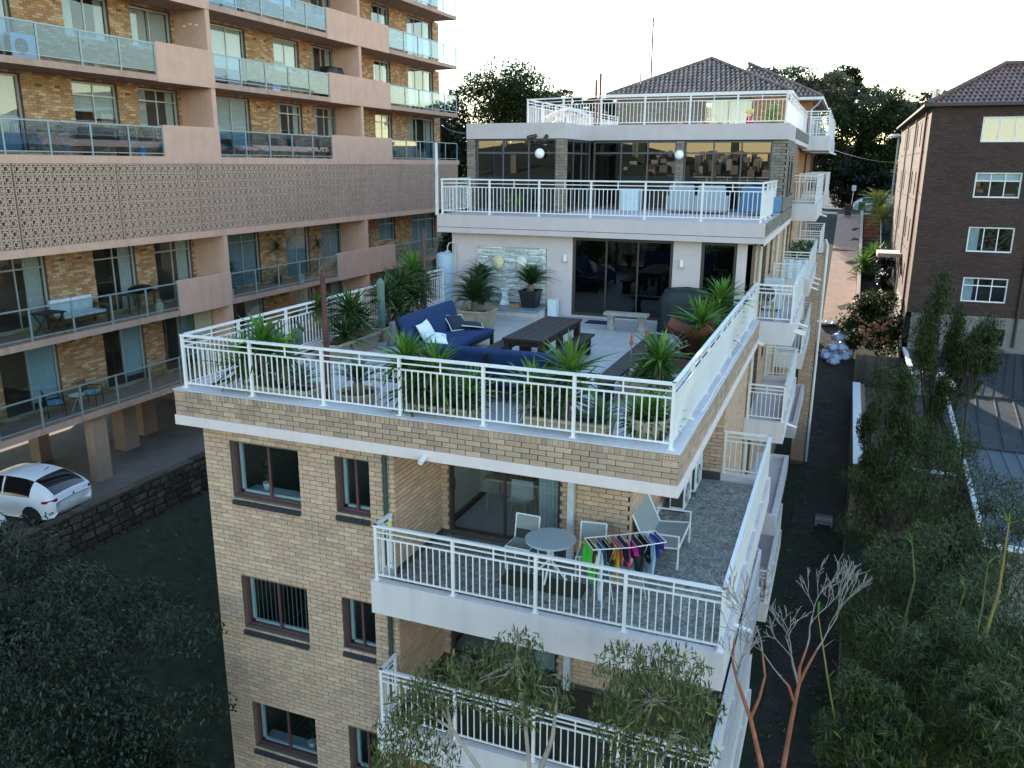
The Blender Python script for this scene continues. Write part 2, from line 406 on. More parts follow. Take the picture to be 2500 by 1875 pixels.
make_ground()
# the far shore behind the viewpoint, seen only as a reflection in the bay windows
sb = MB().grid(lambda a, b: (-1400 + 2800*a, -700 - 500*b, -40 + (62 + 10*math.sin(a*23) + 8*math.sin(a*51+1))*math.sin(min(1, b*1.3)*1.57)), 60, 6); sb.build('hills', M('far_hill', (.06,.065,.045), .95, var=.5, scale=.03), kind='structure')
hs_ = MB()
for i in range(1500):
    x, b = U(-900, 900), U(.05, .7); z = -40 + 60*math.sin(min(1, b*1.3)*1.57) - 4; y = -700 - 500*b; w_ = U(2, 4.5); h = U(3, 7) if U(0,1) < .93 else U(16, 34); hs_.box((x-w_, y-w_, z-8), (x+w_, y+w_, z+h))
hs_.build('far_suburb', M('far_house', (.30,.28,.26), .9, alt=[(.16,.09,.07),(.40,.39,.37),(.12,.11,.11),(.05,.06,.04)]), kind='stuff')
# ------------------------------------------------------------------ main building
ST = 2.68
def main_building():
    B = thing('apartment_block', 'cream brick apartment block stepping up in terraces with white railings', 'apartment building', (-4.5, 20, -12.5))
    front, para, side, grey, orng = [], [], [], [], []
    bk = MB(); bkp = MB(); bkg = MB(); bko = MB()
    WY = .25; XL = -8.66; XR = -4.73; DY = 2.02; DX = -1.12
    levels = [-.65 - ST*k for k in range(4)]          # slab undersides of terrace, first, second ... floors below
    # front wall with two windows a floor
    holes = []; wins = []
    for k in range(4):
        d = -ST*k
        holes += [(-8.09-XL, -6.61-XL, -2.0+d, -.93+d), (-5.87-XL, -5.19-XL, -1.94+d, -.92+d)]
    L = XR - XL
    brick_wall(bk, front, (XL, WY), (1,0), L, -12.6, -.65, holes, (0,-1), .24, zb=-11.6)
    # recess flank, door wall, right flank, back return
    brick_wall(bk, front, (XR, WY), (0,1), DY-WY, -12.6, -.65, (), (1,0), .2, zb=-9)
    dh = []
    for k in range(4):
        fl = -2.9 - ST*k; dh += [(-4.58-XR, -2.38-XR, fl+.06, fl+2.12)]
    brick_wall(bk, front, (XR, DY), (1,0), DX-XR, -12.6, -.65, dh, (0,-1), .2, zb=-9)
    brick_wall(bk, front, (DX, DY), (0,1), 6.85-DY, -12.6, -.65, (), (1,0), .2, zb=-9)
    brick_wall(bk, front, (DX, 6.85), (1,0), .92, -12.6, -.65, (), (0,-1), .2, zb=-9)
    # right wall beyond, with tall door openings behind each side balcony
    rh = []
    for k in range(-1, 5):
        fl = -.2 - ST*k
        for c0 in (11.6, 20.7, 31.0):
            if k == -1 and c0 < 20: continue
            rh += [(c0 + .2 - 6.85, c0 + 2.4 - 6.85, fl, fl + 2.15), (c0 + 3.4 - 6.85, c0 + 4.3 - 6.85, fl + .9, fl + 2.1)]
    brick_wall(bk, side, (-.2, 6.85), (0,1), 31.0, -12.6, -.65, [h for h in rh if h[3] < -.6], (1,0), .2, zb=-9)
    brick_wall(bk, side, (-.2, 10.85), (0,1), 27.0, -.65, 1.98, [(h[0]-4, h[1]-4, h[2], h[3]) for h in rh if -.3 < h[2] < 1.5], (1,0), .2)
    # left wall (seen only from the side) and back wall
    bk.box((XL, WY+.24, -12.6), (XL+.2, 44, -.65)); bk.box((-8.6, 10.9, -.65), (-8.4, 44, 2.4)); bk.box((-8.98, 12.9, 2.4), (-8.75, 44, 4.6)); bk.box((XL+.2, 43.8, -12.6), (-.4, 44, 4.6))
    # parapet of the big terrace
    bkp.box((-8.985, .015, -.46), (-.015, .30, 0)); bkp.box((-.30, .30, -.46), (-.015, 11.2, 0)); bkp.box((-8.985, .30, -.46), (-8.70, 10.7, 0))
    for (O, u, LL) in (((-9, .0), (1,0), 9.0), ((0, 0), (0,1), 11.2), ((-9, 0), (0,1), 10.7)):
        para += brick_list(O, u, LL, -.46, -.118)
        n = int(LL / .086)
        for i in range(n):      # rowlock course on edge
            m = (i + .5) * .086
            if m > LL - .05: continue
            para.append((Vector((O[0] + u[0]*m, O[1] + u[1]*m, -.062)), .076, math.atan2(u[1], u[0])))
    # front wall bricks nearest the camera and the parapet become parts
    rowl = [p for p in para if abs(p[2]) >= 0 and abs(p[0].z + .062) < .001]; para = [p for p in para if abs(p[0].z + .062) >= .001]
    pf = [p for p in para if p[0].y < .01]; pr = [p for p in para if p[0].y >= .01]
    emit_bricks(B, pf + pr, brick_para, 150)
    emit_bricks(B, rowl, brick_para, 60, h=.105, name='rowlock_brick', stuff='rowlock_course')
    emit_bricks(B, front, brick_cream, 150); emit_bricks(B, side, brick_cream, 0)
    bk.build('wall', mortar_lt, B, w=True); bkp.build('parapet', mortar_gap, B, w=True)
    # vent bricks at the parapet corners
    for x in (-8.88, -.13):
        vb = MB().box((x-.115, -.022, -.118), (x+.115, .0, -.008)); o = vb.build('vent_brick', M('vent_brick', (.46,.33,.24), .9), B, w=True)
        h = MB()
        for i in range(5):
            for k in range(2): h.box((x-.09+.045*i-.009, -.0245, -.088+.046*k-.009), (x-.09+.045*i+.009, -.021, -.088+.046*k+.009))
        h.build('vent_hole', dark_in, o)
    boxo('coping', (-9.02, -.025, .0), (.025, .33, .014), coping_m, B, True)
    boxo('coping', (-.33, .33, .0), (.025, 11.2, .014), coping_m, B, True); boxo('coping', (-9.02, .33, .0), (-8.67, 10.7, .014), coping_m, B, True)
    # slabs
    boxo('floor_slab', (-9.03, -.035, -.645), (.035, 11.2, -.462), render_pale, B, True, bevel=.006)
    boxo('floor_slab', (-8.7, .3, -.46), (-.3, 10.85, -.215), render_pale, B, True)
    boxo('waterproof_strip', (-8.70, .30, -.214), (-8.60, 10.8, -.06), render_pale, B, True)
    for k in range(4):
        d = -ST*k
        boxo('floor_slab', (-8.5, .6, -3.25+d), (-.45, 43.5, -2.93+d), render_pale, B, True)
        # front balcony shell
        s = MB(); s.box((-4.86, -.38, -3.33+d), (.87, -.24, -2.74+d)); s.box((-4.86, -.24, -3.33+d), (-4.72, .22, -2.74+d)); s.box((.73, -.24, -3.33+d), (.87, 7.0, -2.74+d)); s.box((-.2, 6.86, -3.33+d), (.73, 7.0, -2.74+d))
        s.box((-4.72, -.24, -3.30+d), (.73, 6.86, -2.9+d))
        s.build('balcony', M('balcony_render', (.60,.555,.555), .8, var=.05, scale=2, dirt=.12, streak=.16, bump=.06), B, w=True)
    # rooms behind the front: ceilings, side and back walls
    rm = MB(); rm.box((-8.45, 4.2, -12), (-1.35, 4.3, -.66)); rm.box((-6.45, .55, -12), (-6.35, 4.2, -.66)); rm.box((-5.0, 2.3, -12), (-4.9, 4.2, -.66))
    rm.build('inner_wall', M('flat_inner_wall', (.52,.51,.49), .9, var=.05), B, w=True)
    fl = MB()
    for k in range(4): fl.box((-8.4, .5, -2.929-ST*k), (-1.35, 4.2, -2.905-ST*k))
    fl.build('inner_floor', M('flat_inner_floor', (.060,.034,.018), .6, var=.3, scale=4), B, w=True)
    sk = M('dark_sill_tile', (.045,.045,.052), .35, var=.35, scale=9, dirt=.3)
    for k in range(4):
        d = -ST*k
        cur = {0: None, 1: [(.0, 1, .04, 1, 'slats')], 2: None, 3: [(0, 1, 0, 1, 'fold')]}[k]
        w1 = window(B, (XL, WY), (1,0), (0,-1), -8.09-XL, -6.61-XL, -2.0+d, -.93+d, maroon, g_clear, .11, .045, 2, None, cur, vblind if k == 1 else None, sk)
        w2 = window(B, (XL, WY), (1,0), (0,-1), -5.87-XL, -5.19-XL, -1.94+d, -.92+d, maroon, g_clear, .11, .045, 2, None, None, None, sk)
        for wn, (a, b, z0, z1) in ((w1, (-8.09, -6.61, -2.0, -.93)), (w2, (-5.87, -5.19, -1.94, -.92))):
            f2 = MB(); y = WY + .19
            for q in (((a+.04, z0+.04), (a+.10, z1-.04)), ((a+.04, z0+.04), (b-.04, z0+.085)), ((a+.04, z1-.085), (b-.04, z1-.04)), ((b-.09, z0+.04), (b-.04, z1-.04))):
                f2.box((q[0][0], y, q[0][1]+d), (q[1][0], y+.05, q[1][1]+d))
            f2.build('inner_sash', M('pale_blue_sash', (.48,.58,.62), .5), wn)
        dr = window(B, (XR, DY), (1,0), (0,-1), -4.58-XR, -2.38-XR, -2.84+d, -.78+d, bronze, g_clear, .06, .06, 2, None, [(.78, .99, 0, 1, 'fold')], M('grey_blue_curtain', (.40,.46,.48), .9), None, 'sliding_door')
        MB().tube([(-4.5, DY-.02, -1.95+d), (-4.42, DY-.06, -1.95+d), (-4.42, DY-.06, -1.72+d), (-4.5, DY-.02, -1.72+d)], .016, 6).build('door_handle', bronze, dr)
        if k < 2: boxo('post', (-2.20, 1.86, -2.9+d), (-2.09, 1.98, -.66+d), M('grey_blue_post', (.45,.50,.53), .6), B, True)
        boxo('skirting', (XR+.02, DY-.03, -2.9+d), (DX, DY-.012, -2.8+d), M('dark_skirting', (.05,.05,.045), .8), B, True)
        boxo('skirting', (XR+.012, WY, -2.9+d), (XR+.035, DY, -2.78+d), MATS['dark_skirting'], B, True)
        boxo('skirting', (DX+.012, DY, -2.9+d), (DX+.04, 6.8, -2.76+d), white, B, True)
        boxo('skirting', (DX+.02, 6.79, -2.9+d), (-.2, 6.83, -2.72+d), MATS['dark_skirting'], B, True)
    # floor of the front balconies
    pm = bpy.data.materials.new('pebble_tile'); pm.use_nodes = True; t = pm.node_tree; L2 = t.links; pb = t.nodes['Principled BSDF']; pb.inputs['Roughness'].default_value = .6
    tc = nd(t, 'ShaderNodeTexCoord'); vo = nd(t, 'ShaderNodeTexVoronoi', feature='DISTANCE_TO_EDGE'); vo.inputs['Scale'].default_value = 11; L2.new(tc.outputs['Object'], vo.inputs['Vector'])
    vc = nd(t, 'ShaderNodeTexVoronoi'); vc.inputs['Scale'].default_value = 11; L2.new(tc.outputs['Object'], vc.inputs['Vector'])
    cr = nd(t, 'ShaderNodeValToRGB'); cr.color_ramp.elements[0].position = .0; cr.color_ramp.elements[0].color = (.07,.075,.07,1); cr.color_ramp.elements[1].position = .10; cr.color_ramp.elements[1].color = (.30,.32,.30,1)
    L2.new(vo.outputs['Distance'], cr.inputs[0]); mx = nd(t, 'ShaderNodeMix', data_type='RGBA', blend_type='MULTIPLY'); mx.inputs[0].default_value = .75
    hs = nd(t, 'ShaderNodeHueSaturation'); hs.inputs['Saturation'].default_value = .15; hs.inputs['Value'].default_value = 1.1; L2.new(vc.outputs['Color'], hs.inputs['Color'])
    L2.new(cr.outputs[0], mx.inputs[6]); L2.new(hs.outputs[0], mx.inputs[7]); L2.new(mx.outputs[2], pb.inputs['Base Color'])
    bu = nd(t, 'ShaderNodeBump'); bu.inputs['Strength'].default_value = .5; bu.inputs['Distance'].default_value = .01; L2.new(vo.outputs['Distance'], bu.inputs['Height']); L2.new(bu.outputs[0], pb.inputs['Normal'])
    gm = M('green_brown_turf_mat', (.050,.045,.024), .95, var=.25, scale=4, bump=.3)
    for k in range(2):
        d = -ST*k
        bf = MB().box((-4.715, -.235, -2.898+d), (.725, 2.0, -2.890+d)); bf.box((-1.10, 2.0, -2.898+d), (.725, 6.78, -2.890+d)); bf.build('balcony_floor', pm if k == 0 else gm, kind='structure')
    # side balconies: (start, end, level floor)
    for (y0, y1, fls) in ((11.2, 16.5, (-.2, -2.88, -5.56, -8.24)), (20.3, 26.4, (2.45, -.2, -2.88, -5.56)), (31.0, 37.0, (2.45, -.2, -2.88)), (26.9, 32.0, (4.95,)), (33.5, 38.5, (4.95,))):
        for f0 in fls:
            s = MB(); zb, zt = f0-.42, f0+.17
            s.box((-.18, y0, zb), (.86, y0+.13, zt)); s.box((.73, y0+.13, zb), (.86, y1-.13, zt)); s.box((-.18, y1-.13, zb), (.86, y1, zt)); s.box((-.18, y0+.13, zb), (.73, y1-.13, f0))
            s.build('side_balcony', MATS['balcony_render'], B, w=True)
    for h in rh:
        y = 6.85 + (h[0] + h[1]) / 2
        if h[2] > 2.3: continue
        window(B, (-.2, 6.85), (0,1), (1,0), h[0], h[1], h[2], h[3], bronze, g_dark, .08, .05, 2, None, [(.05,.95,.02,1,'fold')] if U(0,1) < .35 else None, M('beige_curtain', (.35,.33,.28), .9), None, 'sliding_door' if h[3]-h[2] > 1.5 else 'window')
    for y in (11.35, 16.9, 20.1, 30.4):
        MB().tube([(-.12, y, -12), (-.12, y, 1.9)], .05, 8).build('downpipe', M('beige_pipe', (.50,.47,.40), .6), B, w=True)
    bkq = MB(); plist = []
    brick_wall(bkq, plist, (.55, 26.6), (1,0), .55, -12, .3, (), (0,-1), .5, zb=-9); plist += brick_list((1.10, 26.6), (0,1), .5, -9, .3, (), (1,0))
    bkq.build('brick_pier', mortar_lt, B, w=True); emit_bricks(B, plist, brick_cream)
    MB().tube([(1.22, 26.9, -11), (1.22, 26.9, .6), (1.12, 26.75, .9)], .055, 8).build('downpipe', white, B, w=True)
    for (y, z) in ((.95, -3.0), (11.9, -.35), (13.0, -.5), (14.0, -.5), (22, -.5), (23.5, -.5), (25, -.5), (12.5, -3.1), (24, 2.1), (34, 2.1), (30, 4.5)):
        MB().tube([(.80 if y > 1 else .84, y, z), (1.12, y+.05, z-.10)], .035, 8).build('spout', white, B, w=True)
    MB().tube([(-3.98, .0, -.56), (-3.98, -.20, -.62)], .045, 8).build('spout', white, B, w=True)
    MB().tube([(-.05, 10.9, -.50), (.18, 10.85, -.58)], .04, 8).build('spout', white, B, w=True)
    gd = M('dark_green_downpipe', (.035,.06,.05), .5, dirt=.4)
    MB().tube([(-4.86, WY-.06, -.66), (-4.86, WY-.06, -12)], .042, 8).build('downpipe', gd, B, w=True)
    # ---------------- terrace-level house
    hl = MB(); O = (-8.70, 10.85)
    wall_cells(hl, O, (1,0), 8.42, -.2, 2.03, [(-5.05+8.7, -2.28+8.7, -.15, 2.0), (-1.56+8.7, -.65+8.7, -.15, 2.0)], (0,-1), .2)
    hl.build('rendered_wall', render_lilac, B, w=True)
    hi = MB(); hi.box((-8.4, 15.4, -.2), (-.5, 15.5, 2.0)); hi.box((-5.3, 11.05, -.2), (-5.2, 15.4, 2.0)); hi.box((-8.4, 11.05, 1.99), (-.4, 15.4, 2.02))
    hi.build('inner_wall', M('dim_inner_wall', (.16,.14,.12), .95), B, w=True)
    boxo('inner_floor', (-8.4, 11.05, -.21), (-.45, 15.4, -.19), MATS['flat_inner_floor'], B, True)
    window(B, O, (1,0), (0,-1), -5.05+8.7, -2.28+8.7, -.15, 2.0, bronze, g_dark, .05, .08, 3, None, None, None, None, 'sliding_door')
    window(B, O, (1,0), (0,-1), -1.56+8.7, -.65+8.7, -.15, 2.0, bronze, g_dark, .05, .08, 1, None, None, None, None, 'sliding_door')
    # stacked-stone panel
    stm = M('ledger_stone', (.42,.46,.47), .85, var=.25, scale=18, rnd=.38, bump=.4, bscale=60, alt=[(.56,.60,.60),(.34,.40,.43),(.62,.62,.58),(.45,.52,.52),(.52,.50,.44)])
    boxo('stone_backing', (-7.88, 10.825, .13), (-5.80, 10.849, 1.65), mortar_gap, B, True)
    stones = []; z = .13
    while z < 1.64:
        h = min(U(.028, .05), 1.65 - z); x = -7.88 - U(0, .2)
        while x < -5.81:
            l = U(.14, .42); a, b = max(x, -7.88), min(x + l, -5.80)
            if b - a > .03: stones.append(((a+b)/2, z + h/2, b-a-.004, h-.003, U(.012, .05)))
            x += l
        z += h
    random.shuffle(stones); rest = MB()
    stones.sort(key=lambda q: -q[2])
    for i, (x, zc, l, h, dp) in enumerate(stones):
        if i < 300: MB().box((x-l/2, 10.826-dp, zc-h/2), (x+l/2, 10.826, zc+h/2)).build('ledger_stone', stm, B, w=True)
        else: rest.box((x-l/2, 10.826-dp, zc-h/2), (x+l/2, 10.826, zc+h/2))
    if rest.v: rest.build('small_ledger_stones', stm, B, w=True, kind='stuff')
    # ledge below it
    led = MB().box((-7.9, 9.75, -.2), (-5.72, 10.83, .04)); led.build('ledge', render_pale, B, w=True)
    boxo('ledge_top', (-7.95, 9.66, .04), (-5.66, 10.835, .09), M('slate_top', (.20,.24,.28), .5, var=.2, dirt=.2), B, True, bevel=.008)
    boxo('ledge_skirting', (-7.9, 9.735, -.2), (-5.715, 9.748, -.09), M('grey_tile', (.42,.42,.41), .6), B, True)
    MB().tube([(-8.56, 10.78, -.15), (-8.56, 10.78, 1.62), (-8.60, 10.74, 1.72), (-8.70, 10.66, 1.72), (-8.74, 10.62, 1.62), (-8.74, 10.62, 1.50)], .018, 8).lathe([(.09,1.47),(.09,1.49)], (-8.74, 10.62, 0), 12).build('shower_pipe', alum_lt, B, w=True)
    # ---------------- level-three slab, parapet, house
    boxo('floor_slab', (-9.0, 10.5, 2.03), (.0, 15.6, 2.172), render_lilac, B, True); boxo('floor_slab', (-8.99, 10.515, 2.172), (-.01, 15.6, 2.186), mortar_gap, B, True)
    boxo('floor_slab', (-9.0, 10.5, 2.186), (.0, 15.6, 2.53), render_lilac, B, True)
    boxo('floor_slab', (-8.9, 15.6, 2.0), (-.21, 43.8, 2.44), render_pale, B, True)
    boxo('slab_edge', (-.2, 15.6, 1.98), (.03, 20.2, 2.14), render_pale, B, True)
    gp = brick_list((.012, 10.75), (0,1), 9.5, 2.14, 2.53, (), (1,0)); bkg.box((-.2, 15.6, 2.14), (.0, 20.2, 2.53))
    boxo('slab_edge', (.0, 10.6, 1.98), (.03, 15.6, 2.14), render_pale, B, True)
    FL3, TOP3 = 2.55, 4.63
    def glazed(O, u, n, L, z0, z1, cells, tr):
        fr = MB(); ob = None
        return window(B, O, u, n, 0, L, z0, z1, M('dark_grey_frame', (.075,.08,.085), .5), g_mirror, .06, .05, cells, tr, None, None, None, 'window_wall')
    brick_wall(bkg, gp, (-9.0, 12.6), (1,0), .28, FL3, TOP3, (), (0,-1), .25); brick_wall(bkg, gp, (-6.17, 12.6), (1,0), .25, FL3, TOP3, (), (0,-1), .25)
    gp += brick_list((-5.92, 12.6), (0,1), .25, FL3, TOP3, (), (1,0))
    brick_wall(bkg, gp, (-3.24, 15.5), (1,0), .24, FL3, TOP3, (), (0,-1), .25); brick_wall(bkg, gp, (-.40, 15.5), (1,0), .42, FL3, TOP3, (), (0,-1), .25)
    glazed((-8.72, 12.6), (1,0), (0,-1), 2.55, FL3, TOP3, 3, 4.24); glazed((-5.92, 12.85), (0,1), (1,0), 2.6, FL3, TOP3, 3, 4.24)
    glazed((-5.90, 15.5), (1,0), (0,-1), 2.66, FL3, TOP3, 3, 4.27); glazed((-3.0, 15.5), (1,0), (0,-1), 2.6, FL3, TOP3, 3, 4.27)
    brick_wall(bkg, gp, (.02, 15.5), (0,1), 4.6, 2.53, 4.72, [(.9, 1.35, 3.1, 4.2), (2.2, 2.65, 3.1, 4.2)], (1,0), .22)
    for a in (16.4, 17.7):
        o = MB().poly_prism([(.0, a, 3.1), (.0, a+.45, 3.1), (.0, a+.45, 4.0)] + [(.0, a+.225+.225*math.cos(q*math.pi/8), 4.0+.24*math.sin(q*math.pi/8)) for q in range(1,8)] + [(.0, a, 4.0)], (-.05, 0, 0))
        o.build('arched_window', g_dark, B, w=True)
        s = MB().box((.0, a-.06, 3.0), (.12, a+.51, 3.07)); s.build('window_sill', sk, B, w=True)
        for yy in (a-.03, a+.45): boxo('arch_frame', (.02, yy, 3.07), (.055, yy+.03, 4.02), bronze, B, True)
    brick_wall(bko, orng, (-.3, 20.1), (0,1), 18, 2.45, 4.7, [(1.2, 3.2, 2.45, 4.5), (12, 14, 2.45, 4.5)], (1,0), .2); orng += brick_list((-.3, 20.12), (1,0), .32, 2.53, 4.7)
    bko.box((-.3, 20.12, 2.45), (.02, 20.2, 4.7))
    for a in (21.3, 32.1): window(B, (-.3, 20.1), (0,1), (1,0), a-20.1, a+2-20.1, 2.45, 4.5, bronze, g_dark, .06, .05, 2, None, [(.1,.9,0,1,'fold')], MATS['beige_curtain'], None, 'sliding_door')
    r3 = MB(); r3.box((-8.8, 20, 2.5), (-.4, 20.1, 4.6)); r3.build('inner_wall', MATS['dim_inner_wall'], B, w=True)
    # level four: rendered band with the jog, terrace floor
    boxo('roof_band', (-9.0, 12.55, 4.64), (-5.90, 15.45, 5.08), render_lilac, B, True); boxo('roof_band', (-9.0, 15.45, 4.66), (.04, 18.6, 5.12), render_lilac, B, True)
    boxo('slab_edge', (-.2, 18.6, 4.62), (.06, 28.9, 4.76), render_pale, B, True)
    gp += brick_list((.045, 18.65), (0,1), 8.3, 4.76, 5.12, (), (1,0)); bkg.box((-.2, 18.6, 4.76), (.033, 26.95, 5.12))
    boxo('floor_slab', (-8.9, 18.6, 4.63), (-.21, 43.8, 4.95), render_pale, B, True)
    # level four house
    hb = MB(); brick_wall(hb, grey2 := [], (-8.9, 29.4), (1,0), 7.7, 4.95, 7.0, [(4.2, 6.35, 4.97, 6.85)], (0,-1), .2)
    brick_wall(hb, grey2, (-1.2, 29.4), (0,1), 5.2, 4.95, 7.0, (), (1,0), .2); brick_wall(hb, grey2, (-1.2, 34.6), (1,0), .95, 4.95, 7.0, (), (0,-1), .2)
    hb.box((-.45, 34.6, 4.95), (-.25, 43.6, 7.0))
    hb.build('wall', mortar, B, w=True); emit_bricks(B, [g for g in grey2 if g[0].x < -2.6], brick_grey); emit_bricks(B, [g for g in grey2 if g[0].x >= -2.6], brick_orange)
    window(B, (-8.9, 29.4), (1,0), (0,-1), 4.2, 6.35, 4.97, 6.85, bronze, g_clear, .06, .06, 2, None, [(.12,.98,0,1,'fold')], None, None, 'sliding_door')
    emit_bricks(B, gp, brick_grey); emit_bricks(B, orng, brick_orange); bkg.build('wall', mortar, B, w=True); bko.build('wall', mortar, B, w=True)
    # tiled roofs
    tile = M('roof_tile_brown', (.17,.105,.07), .36, var=.25, scale=7, rnd=.3, spec=.6, alt=[(.21,.13,.085),(.12,.08,.06),(.24,.155,.10)])
    ridge = M('ridge_tile_brown', (.17,.12,.09), .6, var=.3, scale=6, rnd=.25, dirt=.3)
    def slope(name, e0, e1, r0, r1, pitch=.22, rowd=.40):
        """tiled plane from eave e0-e1 up to ridge r0-r1, real barrel profile and stepped courses"""
        e0, e1, r0, r1 = map(Vector, (e0, e1, r0, r1)); du = (e1 - e0).normalized(); L = (e1-e0).length
        up = r0 - e0; up = up - du * up.dot(du); H = up.length; vn = up / H; nn = du.cross(vn).normalized()
        a0 = (r0 - e0).dot(du); a1 = (r1 - e0).dot(du); vs, fs = [], []; rows = int(H / rowd)
        for j in range(rows):
            v0, v1 = j*H/rows, (j+1)*H/rows; f = (j+.5)/rows; s0, s1 = a0*f, L + (a1 - L)*f
            ncol = int((s1 - s0) / pitch)
            for c in range(ncol):
                b = len(vs); ua = s0 + c*pitch
                for q in range(5):
                    hgt = .085*math.sin(math.pi*q/4) ; uu = ua + pitch*(q/4)*.94
                    vs += [e0 + du*uu + vn*v0 + nn*(hgt + .05), e0 + du*uu + vn*(v1+.03) + nn*(hgt + .004)]
                fs += [(b+2*q, b+2*q+2, b+2*q+3, b+2*q+1) for q in range(4)] + [(b, b+2, b+4, b+6, b+8)]
        o = MB().add(vs, fs).build(name, tile, B, w=True, kind='stuff')
        MB().add([e0, e1, r1, r0], [(0,1,2,3)]).build('roof_deck', dark_in, B, w=True)
    def ridge_line(p, q, n):
        p, q = Vector(p), Vector(q); d = (q - p) / n
        me = None
        for i in range(n):
            if me is None:
                me = MB().tube([d*-.54, d*.54], .105, 7, .095).mesh('ridge_tile', ridge)
            put('ridge_tile', me, B, p + d*(i+.5) + Vector((0,0,.05)) - Vector(B.location))
    e = 7.05; ap = 8.95
    A, Bc, Ap = (-9.25, 29.0, e), (-1.0, 29.0, e), (-5.12, 33.1, ap)
    slope('roof_tiles', A, Bc, Ap, Ap); slope('roof_tiles', Bc, (-1.0, 44, e), Ap, (-5.12, 44, ap)); slope('roof_tiles', (-9.25, 44, e), A, (-5.12, 44, ap), Ap)
    ridge_line(A, Ap, 16); ridge_line(Bc, Ap, 16); ridge_line(Ap, (-5.12, 44, ap), 26)
    A2, B2, P2 = (-4.5, 34.1, 7.15), (.12, 34.1, 7.15), (-3.9, 38.2, 9.2)
    slope('roof_tiles', A2, B2, P2, P2); slope('roof_tiles', B2, (.12, 45, 7.15), P2, (-3.9, 45, 9.2)); ridge_line(B2, P2, 14); ridge_line(P2, (-3.9, 45, 9.2), 16)
    gut = MB(); gut.bar((-9.3, 28.95, e-.02), (-.92, 28.95, e-.02), .12, .13); gut.bar((-.95, 28.95, e-.02), (-.95, 34.2, e-.02), .12, .13); gut.bar((-.95, 34.05, 7.1), (.2, 34.05, 7.1), .12, .13); gut.bar((.17, 34.05, 7.1), (.17, 45, 7.1), .12, .13)
    gut.build('gutter', white, B, w=True)
    boxo('soffit', (-9.2, 29.0, e-.10), (-.98, 34.0, e-.07), soffit_m, B, True); boxo('soffit', (-.98, 34.1, 7.0), (.12, 44, 7.03), soffit_m, B, True)
    MB().tube([(.1, 34.1, 7.02), (.0, 34.3, 6.85), (-.3, 34.5, 6.6), (-.3, 34.5, 4.95)], .045, 8).build('downpipe', white, B, w=True)
    MB().tube([(-7.95, 30.2, 7.5), (-7.95, 30.2, 8.15)], .05, 8).lathe([(.12,0),(.12,.03)], (-7.95, 30.2, 7.62), 10).build('roof_vent', alum_lt, B, w=True)
    # wall fittings
    for x in (-5.24, -2.04):
        l = boxo('wall_light', (x-.045, 10.76, 1.33), (x+.045, 10.85, 1.52), white, B, True, bevel=.01); boxo('light_cap', (x-.055, 10.75, 1.31), (x+.055, 10.85, 1.335), alum, l)
    for x, y in ((-6.62, 12.45), (-3.12, 15.36)):
        l = MB().ball((x, y, 4.22), .145, n=14, m=8).build('globe_light', M('opal_globe', (.85,.87,.88), .35), B, w=True, smooth=True); MB().tube([(x, y+.02, 4.22), (x, y+.16, 4.14)], .03, 6).build('light_bracket', bronze, l)
    for p, q in (((-6.75, 12.5, 4.72), (-6.95, 12.32, 4.66)), ((-6.42, 12.5, 4.72), (-6.48, 12.35, 4.55))):
        MB().tube([p, q], .055, 10).build('spotlight', bronze, B, w=True)
    return B
MAIN = main_building()

# terrace paving: one tile a part
tfl = boxo('terrace_floor', (-8.60, .32, -.212), (-.31, 10.82, -.2085), mortar_lt, kind='structure')
tile_m = M('pale_stone_tile', (.46,.45,.44), .55, var=.10, scale=5, rnd=.06, dirt=.10, spec=.4)
tme = {}
yy = .33; rowi = 0
while yy < 10.7:
    xx = -8.58 - (.3 if rowi % 2 else 0)
    while xx < -.4:
        a, b = max(xx, -8.58), min(xx + .6, -.32); d = min(.6, 10.82 - yy)
        if b - a > .05:
            k = (round(b-a, 2), round(d, 2))
            if k not in tme: tme[k] = MB().box((-(k[0]-.008)/2, -(k[1]-.008)/2, -.006), ((k[0]-.008)/2, (k[1]-.008)/2, .006)).mesh('floor_tile', tile_m)
            put('floor_tile', tme[k], tfl, ((a+b)/2, yy + d/2, -.2045 + U(-.0008, .0008)))
        xx += .6
    yy += .6; rowi += 1

railing('white railing round the big planted terrace with the blue sofas', [(-8.85, 10.55), (-8.85, .14), (-.14, .14), (-.14, 11.15)], .014)
railing('white railing along the balcony with the clothes rack and round table', [(-4.78, .18), (-4.78, -.30), (.79, -.30), (.79, 6.93), (-.15, 6.93)], -2.74)
railing('white railing on the lowest front balcony behind the gum tree', [(-4.78, .18), (-4.78, -.30), (.79, -.30), (.79, 6.93), (-.15, 6.93)], -2.74-ST)
railing('white railing two floors under the clothes rack balcony, at the lane', [(-4.78, .18), (-4.78, -.30), (.79, -.30), (.79, 6.93), (-.15, 6.93)], -2.74-2*ST)
railing('white railing before the dark bay windows above the terrace', [(-8.88, 12.5), (-8.88, 10.62), (-.12, 10.62), (-.12, 14.4)], 2.535)
railing('white railing of the rooftop terrace under the tiled roof', [(-8.3, 27.5), (-8.45, 16.3), (-5.7, 15.58), (-.1, 15.58), (-.1, 27.0)], 5.10, .92)
def sr(y0, y1, z): return [(-.12, y0+.07), (.79, y0+.07), (.79, y1-.07), (-.12, y1-.07)], z + .17
